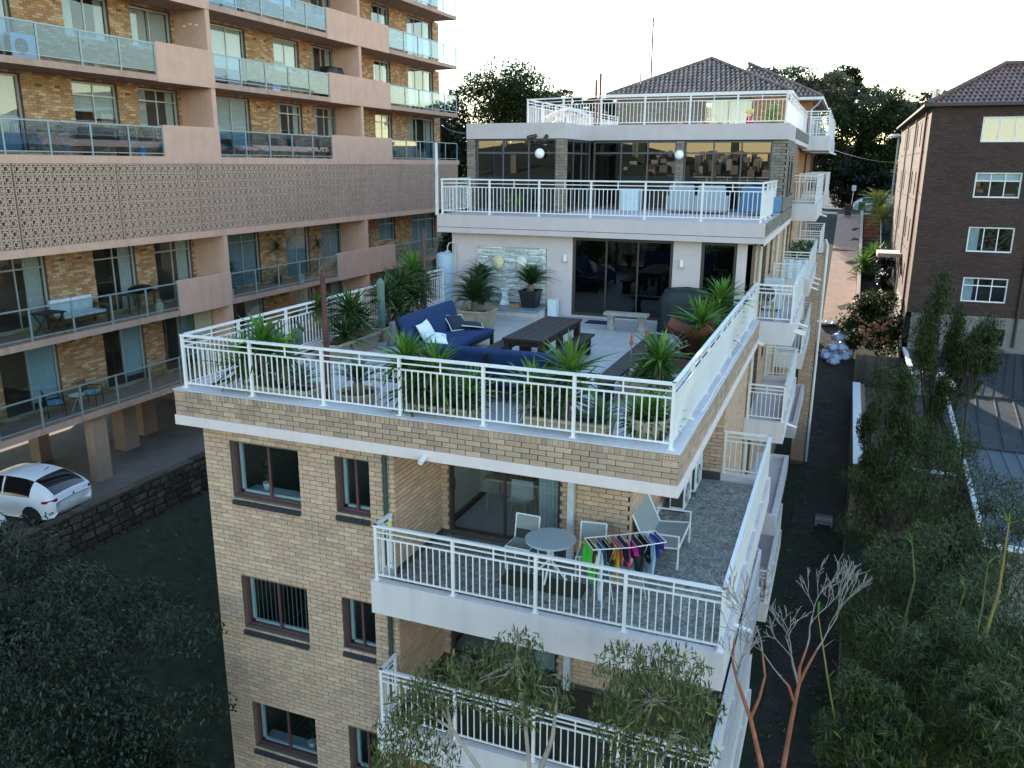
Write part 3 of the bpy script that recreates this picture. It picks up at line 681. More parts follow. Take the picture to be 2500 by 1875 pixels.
for lab, y0, y1, f0 in (('white side balcony railing where the terrace railing ends, around the air conditioner', 11.2, 16.5, -.2),
    ('white side balcony railing with the dark pebbled floor behind it', 11.2, 16.5, -2.88), ('white side balcony railing low over the dark lane', 11.2, 16.5, -8.24),
    ('white side balcony railing hung with a pale sheet', 20.3, 26.4, -.2), ('white side balcony railing ending at the brick pier', 20.3, 26.4, -2.88),
    ('white side balcony railing beside the arched windows', 20.3, 26.4, 2.45), ('farthest white side balcony railing on the arched window floor', 31.0, 37.0, 2.45),
    ('farthest white side balcony railing, level with the terrace, near the driveway', 31.0, 37.0, -.2), ('white side balcony railing beside the tiled roof corner', 26.9, 32.0, 4.95),
    ('small railing just behind the one at the tiled roof corner', 33.5, 38.5, 4.95)):
    p, z = sr(y0, y1, f0); railing(lab, p, z, group='side balcony railings')
# ------------------------------------------------------------------ left building
LX, LW = -20.5, -22.0
LEV = [-4.04 + 2.71*k for k in range(10)]
def left_building():
    B = thing('salmon_apartment_block', 'tall tan brick apartment block with salmon balconies and a breeze-block screen', 'apartment building', (-25, 16, -7))
    bk = MB(); lst = []
    Y0, Y1 = -8.0, 36.9; N = (1, 0); O = (LW, Y0); u = (0, 1)
    per = 10.7; doors = (6.2, 8.3); w1 = (10.15, 12.0); w2 = (12.93, 14.85)
    slab = MB(); soff = MB()
    for k, fl in enumerate(LEV):
        zt = fl + 2.51; scr = (k == 2)
        # slab with upturned lip
        MB().box((-30, Y0, fl-.20), (LX, 36.3 if k != 2 else 36.45, fl)).build('floor_slab', salmon_slab, B, w=True)
        if scr: continue
        holes = []; ws = []
        for b in range(-2, 3):
            o = per*b
            if b < 2: cand = [(doors, 'd'), (w1, 'd' if k < 2 else 'w'), (w2, 'd' if k < 2 else 'w')]
            else: cand = [((29.2-o, 31.0-o), 'w'), ((32.95-o, 36.1-o), 'd')]
            for (a, c), ty in cand:
                a += o; c += o
                if c > Y1 - .1 or a < Y0 + .1: continue
                z0 = fl + .06 if ty == 'd' else fl + (1.05 if b < 2 or a < 32 else .06); z1 = zt - .12 if k not in (0,) else fl + 2.2
                holes.append((a - Y0, c - Y0, z0, z1)); ws.append((a - Y0, c - Y0, z0, z1, ty, b))
        if k < 7:
            brick_wall(bk, lst, O, u, Y1-Y0, fl, zt, holes, N, .22)
            for (a, c, z0, z1, ty, b) in ws:
                if a + Y0 < 3: continue
                rr = random.random(); div = 3 if c - a > 3 else 2
                if k == 0: cur = [(.5, .98, .12, .98, 'flat')]
                elif k == 1: cur = [(.7, .98, 0, 1, 'fold')] if b == 0 else [(.02, .98, 0, 1, 'fold')]
                elif rr < .45: cur = [(.02, .48, 0, 1, 'fold'), (.52, .98, 0, 1, 'fold')]
                elif rr < .7: cur = [(.03, .5, .3, .98, 'flat'), (.5, .97, .15, .98, 'flat')]
                else: cur = [(.02, .30, 0, 1, 'fold'), (.8, .98, 0, 1, 'fold')]
                cm = M('pale_blue_blind', (.42,.58,.66), .85, var=.04) if k == 0 else (M('blue_grey_curtain', (.36,.45,.52), .9) if (k == 1 and b >= 1) else None)
                window(B, O, u, N, a, c, z0, z1, alum_lt if k != 5 else alum, g_clear, .10, .06, div, (z1-.42 if (k in (1, 3) and ty == 'w') or k == 1 else None), cur, cm, None, 'sliding_door' if ty == 'd' else 'window')
            # vent bricks
            for b in range(0, 3):
                for yy in (8.9, 9.6, 12.45, 15.0):
                    y = yy + per*b
                    if y < 36.5 and not any(h[0] < y - Y0 < h[1] for h in holes): MB().box((LW-.01, y-.11, zt-.42), (LW+.021, y+.11, zt-.34)).build('vent_brick', M('dark_vent', (.16,.09,.05), .9), B, w=True)
        else: bk.box((LW-.2, Y0, fl), (LW, Y1, zt))
        # party walls and solid balcony panels
        for yd in (4.7, 15.12, 25.53):
            boxo('party_wall', (LW, yd-.12, fl), (LX-.01, yd+.10, zt), salmon, B, True)
            p0, p1 = (yd - 2.73, yd + .09) if yd < 20 else (yd - 2.73, yd + 2.75)
            if k > 0: boxo('balcony_panel', (LX-.12, p0, fl-.22), (LX+.02, p1, fl+1.08), salmon, B, True, bevel=.01)
        if k == 1: boxo('louvre_panel', (LX-.9, 14.0, fl-2.6), (LX-.85, 14.9, fl-.2), M('cream_louvre', (.52,.48,.34), .7), B, True)
    nbk = [t for t in lst if t[0].y > 4]; emit_bricks(B, nbk, brick_tan, 300, stuff='brick_courses')
    bk.build('wall', mortar_lt, B, w=True)
    # ends, roof, core so that rooms stay dark
    core = MB(); core.box((-27.2, Y0, -4.2), (-27, 36.7, 22)); core.box((-27.2, 36.7, -4.2), (LW-.22, 36.9, 22)); core.box((-27.2, Y0-.2, -4.2), (LW-.02, Y0, 22))
    for k in (0, 1, 3, 4, 5, 6):
        for yy in (9.2, 15.2, 19.9, 25.9, 31.9): core.box((-27, yy, LEV[k]), (LW-.25, yy+.1, LEV[k]+2.5))
    core.build('inner_wall', room_m, B, w=True)
    boxo('roof', (-30, Y0, 22.3), (LX, 36.5, 22.6), salmon_slab, B, True)
    # breeze-block screen
    z0, z1 = LEV[2], LEV[3] - .2
    sc = MB(); 
    boxo('screen_edge', (LX-.14, Y0, LEV[2]-.20), (LX+.012, 36.45, 1.41), salmon, B, True); boxo('screen_edge', (LX-.14, Y0, 3.862), (LX+.012, 36.45, LEV[3]+.02), salmon, B, True)
    P = .306; nb = 8; bm = MB(); h = P/2 - .004; t = .028; dp = .10
    for a, b, c, d in ((-h, h, h-t, h), (-h, h, -h, -h+t), (-h, -h+t, -h+t, h-t), (h-t, h, -h+t, h-t),
                       (-.085, .085, .057, .085), (-.085, .085, -.085, -.057), (-.085, -.057, -.057, .057), (.057, .085, -.057, .057),
                       (-.022, .022, .085, h-t), (-.022, .022, -h+t, -.085), (-h+t, -.085, -.022, .022), (.085, h-t, -.022, .022)):
        bm.box((-dp, a, c), (0, b, d))
    # drop back faces to stay light
    bm.f = [q for i, q in enumerate(bm.f) if i % 6 != 5]
    bme = bm.mesh('screen_block', screen_m); cells = []
    y = 36.25 - P/2; col = 0
    while y > -4:
        if col % 13 != 12:
            for r in range(nb): cells.append((y, 1.41 + P*(r + .5)))
            y -= P
        else: y -= .06
        col += 1
    cells.sort(key=lambda q: (Vector((LX, q[0], q[1])) - CAM).length if q[0] > 3.5 else 999)
    for (yy, zz) in cells[:300]: put('screen_block', bme, B, Vector((LX, yy, zz)) - Vector(B.location))
    big = MB()
    for (yy, zz) in cells[300:]: big.add([(v[0]+LX, v[1]+yy, v[2]+zz) for v in bm.v], bm.f)
    big.build('screen_blocks', screen_m, B, w=True, kind='stuff')
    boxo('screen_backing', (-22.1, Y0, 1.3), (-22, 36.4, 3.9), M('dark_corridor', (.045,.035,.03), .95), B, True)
    # undercroft columns
    cm = M('undercroft_column', (.36,.25,.18), .85, dirt=.2)
    for (x, y, wx, wy) in ((-20.9, 8.45, .35, .6), (-22.6, 11.2, .6, .62), (-23.4, 12.9, .6, .7), (-24.4, 9.0, .5, .45), (-21, 20, .4, .6), (-21, 31, .4, .6), (-21, -2, .4, .6)):
        boxo('column', (x-wx/2, y-wy/2, -6.6), (x+wx/2, y+wy/2, -4.24), cm, B, True)
    boxo('undercroft_wall', (-29.5, 17, -6.6), (-21.5, 17.3, -4.24), M('undercroft_wall', (.10,.08,.07), .95), B, True)
    return B
LEFT = left_building()
def glass_rail(label, y0, y1, fl, npan, glass_m, low=False, h=1.0):
    t = thing('glass_balustrade', label, 'balustrade', (LX-.03, y0, fl), 0, 'balustrades of the tall tan block')
    L = y1 - y0
    MB().bar((0,0,h), (0,L,h), .05, .045).build('top_rail', alum, t); MB().bar((0,0,.12), (0,L,.12), .03, .03).build('bottom_rail', alum, t)
    pm = MB().box((-.025,-.025,-.02), (.025,.025,h-.02)).mesh('post', alum)
    for i in range(npan+1): put('post', pm, t, (0, L*i/npan, 0))
    for i in range(npan):
        a, b = L*i/npan + .03, L*(i+1)/npan - .03
        MB().box((-.005, a, .14), (.005, b, h-.025)).build('glass_panel', glass_m, t)
fn = {0: 'lowest', 1: 'second lowest', 3: 'lowest above the screen', 4: 'second above the screen', 5: 'third above the screen', 6: 'fourth above the screen'}
for k in (0, 1, 3, 4, 5, 6):
    gm_ = g_sky if k >= 3 else g_low; fl = LEV[k]
    glass_rail('glass balustrade nearest the camera, %s balcony row' % fn[k], 4.8, 12.37 if k else 15.0, fl, 5 if k else 7, gm_)
    glass_rail('glass balustrade in the middle bay, %s balcony row' % fn[k], 15.24, 22.78, fl, 5, gm_)
    glass_rail('glass balustrade in the far end bay, %s balcony row' % fn[k], 28.3, 36.2, fl, 5, gm_)

# car park deck, wall
boxo('car_park', (-40, -12, -7.2), (-18.75, 44, -6.55), M('car_park_concrete', (.14,.12,.105), .9, var=.2, scale=1.5, dirt=.3), kind='structure')
rw = thing('retaining_wall', 'dark rough stone retaining wall below the parked white car', 'wall', (-18.6, 10, -8))
boxo('wall_core', (-18.74, -10, -11), (-18.52, 40, -6.22), M('dark_mortar', (.03,.027,.024), .95), rw, True)
stm2 = M('dark_rubble_stone', (.075,.055,.04), .9, var=.35, scale=6, rnd=.4, bump=.5, bscale=25, alt=[(.05,.042,.036),(.095,.07,.05),(.06,.05,.04)])
st = []
z = -6.24
while z > -8.6:
    h = U(.16, .26); y = -8 + U(0, .3)
    while y < 18:
        l = U(.25, .6); st.append((y + l/2, z - h/2, l - .025, h - .025)); y += l
    z -= h
st.sort(key=lambda q: (Vector((-18.5, q[0], q[1])) - CAM).length if q[0] > 1 else 99); rest = MB()
for i, (y, z, l, h) in enumerate(st):
    d = U(.03, .10); pts = []
    tgt = MB() if i < 300 else rest
    b = [( -18.53, y + sy*l/2*U(.86,1), z + sz*h/2*U(.8,1)) for sy, sz in ((-1,-1),(1,-1),(1,1),(-1,1))]; f = [(-18.52 + d*U(.7,1.2), p[1]*.0 + (p[1]-y)*.82 + y, (p[2]-z)*.8 + z) for p in b]
    tgt.add(b + f, [(4,5,6,7),(0,1,5,4),(1,2,6,5),(2,3,7,6),(3,0,4,7)])
    if i < 300: tgt.build('stone', stm2, rw, w=True)
rest.build('rubble_stones', stm2, rw, w=True, kind='stuff')
cpst = MB()
for i in range(40): cpst.box((-18.80, -9 + i*1.2, -6.22), (-18.47, -9 + i*1.2 + 1.18, -6.14 + U(-.01,.02)))
cpst.build('capping', stm2, rw, w=True, kind='stuff')

# ------------------------------------------------------------------ right building
def right_building():
    B = thing('dark_brick_block', 'dark red-brown brick block of flats with white windows and tiled hip roof', 'apartment building', (10, 50, -6))
    X0, Y0 = 5.35, 37.93; zt, zb = 6.85, -3.7
    m = bpy.data.materials.new('dark_brick_coursing'); m.use_nodes = True; t = m.node_tree; p = t.nodes['Principled BSDF']; p.inputs['Roughness'].default_value = .85; L = t.links
    tc = nd(t, 'ShaderNodeTexCoord'); sx = nd(t, 'ShaderNodeSeparateXYZ'); L.new(tc.outputs['Object'], sx.inputs[0]); ad = nd(t, 'ShaderNodeMath', operation='ADD'); L.new(sx.outputs[0], ad.inputs[0]); L.new(sx.outputs[1], ad.inputs[1])
    cx = nd(t, 'ShaderNodeCombineXYZ'); L.new(ad.outputs[0], cx.inputs[0]); L.new(sx.outputs[2], cx.inputs[1])
    bt = nd(t, 'ShaderNodeTexBrick'); bt.inputs['Scale'].default_value = 1; bt.inputs['Brick Width'].default_value = .26; bt.inputs['Row Height'].default_value = .092; bt.inputs['Mortar Size'].default_value = .013; bt.inputs['Bias'].default_value = -.1
    bt.inputs['Color1'].default_value = (.085,.044,.032,1); bt.inputs['Color2'].default_value = (.048,.028,.024,1); bt.inputs['Mortar'].default_value = (.016,.014,.014,1); L.new(cx.outputs[0], bt.inputs['Vector'])
    no = nd(t, 'ShaderNodeTexNoise'); no.inputs['Scale'].default_value = .7; no.inputs['Detail'].default_value = 6; L.new(tc.outputs['Object'], no.inputs['Vector']); mr = nd(t, 'ShaderNodeMapRange'); mr.inputs[3].default_value = .6; mr.inputs[4].default_value = 1.4; L.new(no.outputs[0], mr.inputs[0])
    vm = nd(t, 'ShaderNodeVectorMath', operation='SCALE'); L.new(bt.outputs[0], vm.inputs[0]); L.new(mr.outputs[0], vm.inputs['Scale']); L.new(vm.outputs[0], p.inputs['Base Color'])
    bu = nd(t, 'ShaderNodeBump'); bu.inputs['Strength'].default_value = .6; bu.inputs['Distance'].default_value = .02; bu.invert = True; L.new(bt.outputs['Fac'], bu.inputs['Height']); L.new(bu.outputs[0], p.inputs['Normal'])
    hl = [(7.7-X0, 9.85-X0+.12, 5.1, 6.33), (7.72-X0, 9.8-X0, 2.38, 3.63), (7.76-X0, 9.85-X0, -.36, .92), (7.84-X0, 9.92-X0, -2.95, -1.67)]
    hl2 = [(h[0]+5.2, h[1]+5.2, h[2], h[3]) for h in hl]
    w = MB(); wall_cells(w, (X0, Y0), (1,0), 13, zb, zt, hl + hl2, (0,-1), .25)
    sh = []
    for z in (5.2, 2.5, -.2, -2.8):
        for y in (3.0, 5.5, 8.6, 11, 16.5, 21): sh.append((y, y+.7, z-.2, z + 1.1))
    wall_cells(w, (X0, Y0+.25), (0,1), 29, zb, zt, sh, (-1,0), .25)
    w.build('wall', m, B, w=True)
    # real recessed bed joints on the lit flank and the front edge
    gmat = M('old_white_window', (.74,.76,.78), .5)
    for h in hl + hl2: 
        window(B, (X0, Y0), (1,0), (0,-1), *h, gmat, g_clear, .06, .07, 3, (h[3]-.42 if h[3] < 4 and h[3] > 1.5 or h[3] < -1 else None), [(.03,.25,0,1,'fold')] if h[3] < 2 else [(.03,.97,.05,1,'flat')] if h[3] > 5 else [(.03,.97,.66,1,'flat')], M('grey_blind', (.33,.40,.42), .8) if h[3] > 5 else blind_m, None)
    for h in sh: window(B, (X0, Y0+.25), (0,1), (-1,0), *h, M('brown_window', (.12,.07,.05), .6), g_dark, .08, .05, 1, None, None, None, None)
    vb = MB()
    for z in (6.35, 2.0, -.9, 4.6):
        for y in range(1, 14): vb.box((X0-.03, Y0+y*1.9, z), (X0, Y0+y*1.9+.25, z+.09))
    vb.build('vents', M('dark_vent', (.16,.09,.05), .9), B, w=True, kind='stuff')
    pr = M('oxide_downpipe', (.16,.04,.035), .6)
    MB().tube([(X0-.08, Y0+2.2, 6.7), (X0-.08, Y0+2.2, -5)], .06, 8).build('downpipe', pr, B, w=True)
    for y in (9.8, 18.0): MB().tube([(X0-.08, Y0+y, 6.7), (X0-.08, Y0+y, -5)], .05, 8).build('downpipe', M('grey_pipe', (.30,.27,.25), .6), B, w=True)
    MB().tube([(10.55, Y0-.08, 6.6), (10.55, Y0-.08, -5.2)], .075, 8).build('downpipe', bronze, B, w=True)
    bs = MB(); wall_cells(bs, (X0, Y0+.0), (1,0), 13, -7, zb, [(8.6-X0, 10.1-X0, -5.2, -4.3)], (0,-1), .3); bs.box((X0, Y0, -7), (X0+.25, 66, zb)); bs.build('base', M('grey_plinth', (.20,.19,.18), .9, dirt=.3), B, w=True)
    boxo('inner_wall', (5.7, 41.5, -6), (18, 41.6, 6.8), dark_in, B, True); boxo('back_wall', (5.4, 66.8, -6), (18.3, 67, 6.8), m, B, True); boxo('side_wall', (18.1, 38.2, -6), (18.35, 67, 6.8), m, B, True)
    boxo('ceiling', (5.6, 38.2, 6.7), (18.1, 66.8, 6.8), dark_in, B, True)
    boxo('porch_roof', (3.9, 47, -1.7), (5.3, 49.5, -1.45), M('porch_concrete', (.45,.40,.36), .9), B, True)
    # roof
    tile = M('roof_tile_red', (.13,.055,.04), .42, var=.2, scale=7, rnd=.25, spec=.55, alt=[(.16,.07,.05),(.10,.045,.035)])
    def slope(e0, e1, r0, r1, pitch=.24, rowd=.36):
        e0, e1, r0, r1 = map(Vector, (e0, e1, r0, r1)); du = (e1 - e0).normalized(); L_ = (e1-e0).length
        up = r0 - e0; up = up - du * up.dot(du); H = up.length; vn = up / H; nn = du.cross(vn).normalized(); a0 = (r0-e0).dot(du); a1 = (r1-e0).dot(du); vs, fs = [], []; rows = int(H/rowd)
        for j in range(rows):
            v0, v1 = j*H/rows, (j+1)*H/rows; f = (j+.5)/rows; s0, s1 = a0*f, L_ + (a1-L_)*f
            for c in range(int((s1-s0)/pitch)):
                b = len(vs); ua = s0 + c*pitch
                for q in range(5):
                    hg = .055*math.sin(math.pi*q/4); uu = ua + pitch*q/4*.94
                    vs += [e0 + du*uu + vn*v0 + nn*(hg+.04), e0 + du*uu + vn*(v1+.03) + nn*(hg+.005)]
                fs += [(b+2*q, b+2*q+2, b+2*q+3, b+2*q+1) for q in range(4)] + [(b,b+2,b+4,b+6,b+8)]
        MB().add(vs, fs).build('roof_tiles', tile, B, w=True, kind='stuff'); MB().add([e0, e1, r1, r0], [(0,1,2,3)]).build('roof_deck', dark_in, B, w=True)
    e = 6.92; xs, xe, ys, ye = X0-.3, 18.6, Y0-.3, 67.3; h = 3.4; A = (xs, ys, e); C = (xe, ys, e); P = (8.75, Y0+3.4, e+2.15); P2 = (15, Y0+3.4, e+2.15)
    slope(A, C, P, P2); slope((xs, ye, e), A, (8.75, ye-3.4, e+2.15), P)
    MB().add([(xe,ys,e),(xe,ye,e),(15,ye-3.4,e+2.15),P2, P,(8.75,ye-3.4,e+2.15)], [(0,1,2,3),(3,2,5,4)]).build('roof_deck', tile, B, w=True)
    rm = M('ridge_tile_grey', (.12,.085,.07), .7, var=.3, dirt=.3)
    for a, b, n in ((A, P, 13), (P, P2, 14), (P, (8.75, ye-3.4, e+2.15), 40)):
        a, b = Vector(a), Vector(b); d = (b-a)/n; me = MB().tube([d*-.54, d*.54], .12, 7, .11).mesh('ridge_tile', rm)
        for i in range(n): put('ridge_tile', me, B, a + d*(i+.5) + Vector((0,0,.07)) - Vector(B.location))
    g = MB(); g.bar((xs-.03, ys-.05, e-.02), (xe, ys-.05, e-.02), .12, .12); g.bar((xs-.05, ys, e-.02), (xs-.05, ye, e-.02), .12, .12); g.build('gutter', M('dark_gutter', (.06,.045,.04), .6), B, w=True)
    boxo('soffit', (xs, ys, e-.1), (xe, Y0, e-.06), dark_in, B, True); boxo('soffit', (xs, Y0, e-.1), (X0, ye, e-.06), dark_in, B, True)
    for i, y in enumerate((49.5, 50.6, 51.6)): MB().tube([(6.3, y, 7.2), (6.3, y, 8.6 - .1*i)], .10, 8).build('chimney_pot', M('flue_pale', (.55,.52,.50), .7), B, w=True)
    return B
RIGHT = right_building()

# ------------------------------------------------------------------ lane, driveway, street
pav = M('driveway_concrete', (.36,.235,.17), .9, var=.14, scale=2.5, dirt=.25, bump=.1)
drv = MB(); ys = [44.5 + i*.9 for i in range(32)]
drv.grid(lambda s, v: (1.05 + 1.9*s, 44.5 + 28*v, lerp_tab(PROF, 44.5 + 28*v) + .03), 2, 60); drv.build('driveway', pav, kind='structure')
ln = MB().grid(lambda s, v: (1.0 + 1.95*s, 4 + 40.5*v, lerp_tab(PROF, 4 + 40.5*v) + .02), 2, 50); ln.build('side_lane', M('dark_lane', (.035,.032,.028), .95, var=.4, scale=2, dirt=.3), kind='structure')
boxo('street', (-80, 73.2, -.9), (80, 82, -.38), M('asphalt', (.05,.05,.05), .9, var=.15, scale=3), kind='structure'); boxo('kerb', (-80, 72.5, -.9), (1.0, 73.2, -.27), coping_m, kind='structure'); boxo('kerb', (3.2, 72.5, -.9), (80, 73.2, -.27), coping_m, kind='structure')
gw = thing('garden_wall', 'low pinkish wall along the right edge of the driveway', 'wall', (3.05, 55, -6))
gwm = M('pink_wall', (.46,.33,.26), .9, dirt=.25); 
o = MB()
for i in range(22):
    y0 = 46 + i*1.15; za = lerp_tab(PROF, y0); zb = lerp_tab(PROF, y0+1.15); o.poly_prism([(2.98,y0,za-1.5),(2.98,y0+1.15,zb-1.5),(2.98,y0+1.15,zb+.55),(2.98,y0,za+.55)], (.18,0,0))
o.build('wall_body', gwm, gw, w=True)
cp = MB()
for i in range(22):
    y0 = 46 + i*1.15; za = lerp_tab(PROF, y0); zb = lerp_tab(PROF, y0+1.15); cp.poly_prism([(2.95,y0,za+.551),(2.95,y0+1.15,zb+.551),(2.95,y0+1.15,zb+.61),(2.95,y0,za+.61)], (.24,0,0))
cp.build('capping', M('wall_cap', (.42,.34,.28), .8), gw, w=True)
stp = thing('brick_steps', 'flight of red brick steps between the palms and the dark brick block', 'steps', (3.9, 56, -4))
for i in range(22):
    y0 = 52 + i*.85; zz = -5.2 + i*.235; 
    o = MB()
    for q in range(6): o.box((3.3+q*.2, y0, zz-.25), (3.485+q*.2, y0+.84, zz))
    o.build('step', M('red_step_brick', (.33,.12,.06), .85, rnd=.2, var=.2, scale=6), stp, w=True)
    boxo('riser', (3.28, y0+.02, zz-.9), (4.5, y0+.9, zz-.03), M('step_base', (.15,.07,.05), .9), stp, True)
ra = MB(); ra.bar((4.52, 52, -4.3), (4.52, 70, .8), .04); 
for i in range(10): ra.bar((4.52, 52+2*i, -5.2+.55*i), (4.52, 52+2*i, -4.3+.567*i), .03)
ra.build('handrail', alum_lt, stp, w=True)

# ------------------------------------------------------------------ cottage roofs below the right building
def seam_roof(name, mb_par, pts, mat, rib=.42, ribh=.035):
    """pts: eave left, eave right, top right, top left; standing seams up the slope"""
    e0, e1, t1, t0 = map(Vector, pts); n = max(2, int((e1-e0).length / rib)); up = (e1-e0).cross(t0-e0).normalized()
    o = MB().add([e0, e1, t1, t0, e0-up*.08, e1-up*.08, t1-up*.08, t0-up*.08], [(0,1,2,3),(7,6,5,4),(0,4,5,1),(1,5,6,2),(2,6,7,3),(3,7,4,0)]).build('roof_sheet', mat, mb_par, w=True)
    for i in range(n+1):
        a, b = e0 + (e1-e0)*i/n, t0 + (t1-t0)*i/n
        MB().bar(a + up*ribh/2, b + up*ribh/2, .03, ribh).build('roof_seam', mat, mb_par, w=True)
ct = thing('cottage', 'low cottage of dark metal roofs with white gutters below the dark brick block', 'house', (9, 27, -10))
mroof = M('weathered_steel_roof', (.055,.062,.07), .55, metal=.2, var=.25, scale=1.2, dirt=.3, streak=.2); mroof2 = M('pale_steel_roof', (.11,.14,.165), .5, metal=.2, var=.12, scale=1.5, dirt=.15)
seam_roof('r', ct, [(7.5, 31.0, -6.25), (15, 31.0, -6.25), (15, 37.4, -5.45), (8.9, 37.4, -5.45)], mroof)
seam_roof('r', ct, [(7.0, 25.2, -6.95), (15, 25.0, -6.95), (15, 30.95, -6.35), (7.4, 30.95, -6.35)], mroof, .8, .05)
seam_roof('r', ct, [(6.9, 16.7, -7.45), (14, 16.0, -7.45), (14, 25.0, -7.05), (7.0, 25.2, -7.05)], mroof2, .5, .04)
seam_roof('r', ct, [(5.75, 33.6, -5.95), (8.4, 33.6, -5.95), (8.6, 39.5, -5.6), (5.55, 39.5, -5.6)], mroof)
wg = MB(); wg.bar((5.62, 33.4, -5.95), (5.42, 39.6, -5.6), .22, .14); wg.bar((5.6, 33.45, -6.0), (7.1, 33.5, -6.0), .2, .18); wg.bar((6.86, 16.6, -7.4), (6.98, 30.9, -6.4), .16, .12); wg.bar((6.8, 16.55, -7.5), (14, 15.9, -7.5), .16, .14); wg.bar((7.1, 33.5, -6.0), (7.5, 32.2, -6.3), .2, .14); wg.build('gutter', white, ct, w=True)
lv = MB()
for i in range(11): lv.box((5.75, 33.42, -7.1+.09*i), (7.0, 33.50, -7.1+.09*i+.07))
lv.build('louvre_slats', M('grey_louvre', (.32,.34,.33), .7), ct, w=True)
boxo('wall', (5.8, 33.55, -10), (14.5, 37.3, -6.35), M('cottage_wall', (.22,.21,.20), .9), ct, True); boxo('wall', (7.05, 17, -11.5), (13.6, 33, -7.6), MATS['cottage_wall'], ct, True)
MB().tube([(9.6, 20.5, -7.3), (9.6, 20.5, -6.9)], .12, 10).build('roof_vent', alum_lt, ct, w=True)
gr = thing('garage', 'low garage with broad white parapet beside the dark lane', 'garage', (4.8, 27, -10))
boxo('parapet', (3.0, 21.3, -7.02), (3.36, 34.4, -6.98), M('white_parapet_cap', (.62,.68,.72), .6, dirt=.15), gr, True); boxo('wall', (3.03, 21.4, -11), (3.33, 34.3, -7.02), M('garage_wall', (.16,.13,.11), .9, dirt=.3), gr, True)
boxo('parapet', (3.36, 21.3, -7.02), (6.6, 21.6, -6.99), MATS['white_parapet_cap'], gr, True); boxo('wall', (3.36, 21.4, -11), (6.6, 21.6, -7.02), MATS['garage_wall'], gr, True)
boxo('flashing', (3.36, 21.6, -7.06), (3.56, 34.3, -7.02), M('rust_flashing', (.22,.11,.07), .8), gr, True)
boxo('roof_sheet', (3.4, 21.5, -7.25), (6.6, 34.2, -7.15), M('brown_flat_roof', (.07,.055,.05), .8, var=.3, scale=1.5), gr, True)
fc = thing('paling_fence', 'dark grey paling fence behind the garage and rubbish bags', 'fence', (4.2, 36.4, -8))
for i in range(24): boxo('paling', (3.05+.11*i, 36.3, -8), (3.05+.11*i+.1, 36.33, -5.9+U(-.03,.03)), M('old_paling', (.06,.055,.05), .9, rnd=.3), fc, True)
lf = thing('boundary_fence', 'thin dark fence along the right side of the dark lane', 'fence', (2.95, 16, -10))
for i in range(60):
    y = 6 + i*.25; boxo('paling', (2.9, y, ground_z(2.9, y)-.2), (2.93, y+.235, ground_z(2.9, y)+1.25+U(-.02,.02)), MATS['old_paling'], lf, True)
# slatted timber pallet in the lane
pl = thing('timber_pallet', 'slatted timber pallet lying in the dark lane', 'pallet', (2.2, 21.8, ground_z(2.2, 21.8)+.03)); pl.rotation_euler = (-.1, 0, 0)
for i in range(7): boxo('slat', (-.32, -.75+i*.24, .09), (.32, -.75+i*.24+.12, .115), M('grey_pallet_wood', (.30,.28,.26), .9, rnd=.4), pl)
for x in (-.28, .28): boxo('bearer', (x-.04, -.78, 0), (x+.04, .85, .09), MATS['grey_pallet_wood'], pl)
# ------------------------------------------------------------------ terrace furniture
FZ = -.1985
def table_bench(name, label, cat, loc, L, W, H, th, leg, board=1, splay=False, rz=0):
    t = thing(name, label, cat, loc, rz); x, y = W/2, L/2
    nb = board
    for i in range(nb):
        a = -x + W*i/nb; bx = MB().box((a+.003, -y + U(-.01,.01), H-th), (a+W/nb-.003, y + U(-.01,.01), H)); bx.build('plank' if nb > 1 else 'seat', timber_dark, t, bevel=.008)
    return t
t = table_bench('outdoor_table', 'long dark stained timber table in the middle of the big terrace', 'table', (-3.88, 5.3, FZ), 2.68, .86, .765, .06, .1, 5)
for sx in (-1, 1):
    for yy in (-1.18, -.05, 1.18): boxo('leg', (sx*.36-.055, yy-.09, 0), (sx*.36+.055, yy+.09, .70), timber_dark, t, bevel=.006)
    boxo('apron', (sx*.36-.02, -1.25, .60), (sx*.36+.02, 1.25, .70), timber_dark, t)
for yy in (-1.22, 1.22): boxo('apron', (-.34, yy-.02, .60), (.34, yy+.02, .70), timber_dark, t)
def bench(label, loc, L, rz=0, W=.34):
    t = table_bench('bench', label, 'bench', loc, L, W, .45, .05, .1, 1, rz=rz)
    for yy in (-L/2+.22, L/2-.22): boxo('leg', (-W/2+.035, yy-.045, 0), (W/2-.035, yy+.045, .40), timber_dark, t, bevel=.006)
    boxo('stretcher', (-.025, -L/2+.25, .25), (.025, L/2-.25, .33), timber_dark, t)
bench('dark timber bench between the blue sofa and the long table', (-4.66, 5.3, FZ), 2.3); bench('dark timber bench on the right side of the long table', (-3.30, 5.45, FZ), 2.3)
bench('longest dark timber bench beside the potted plants near the right railing', (-1.83, 4.85, FZ), 4.5, .0, .36)
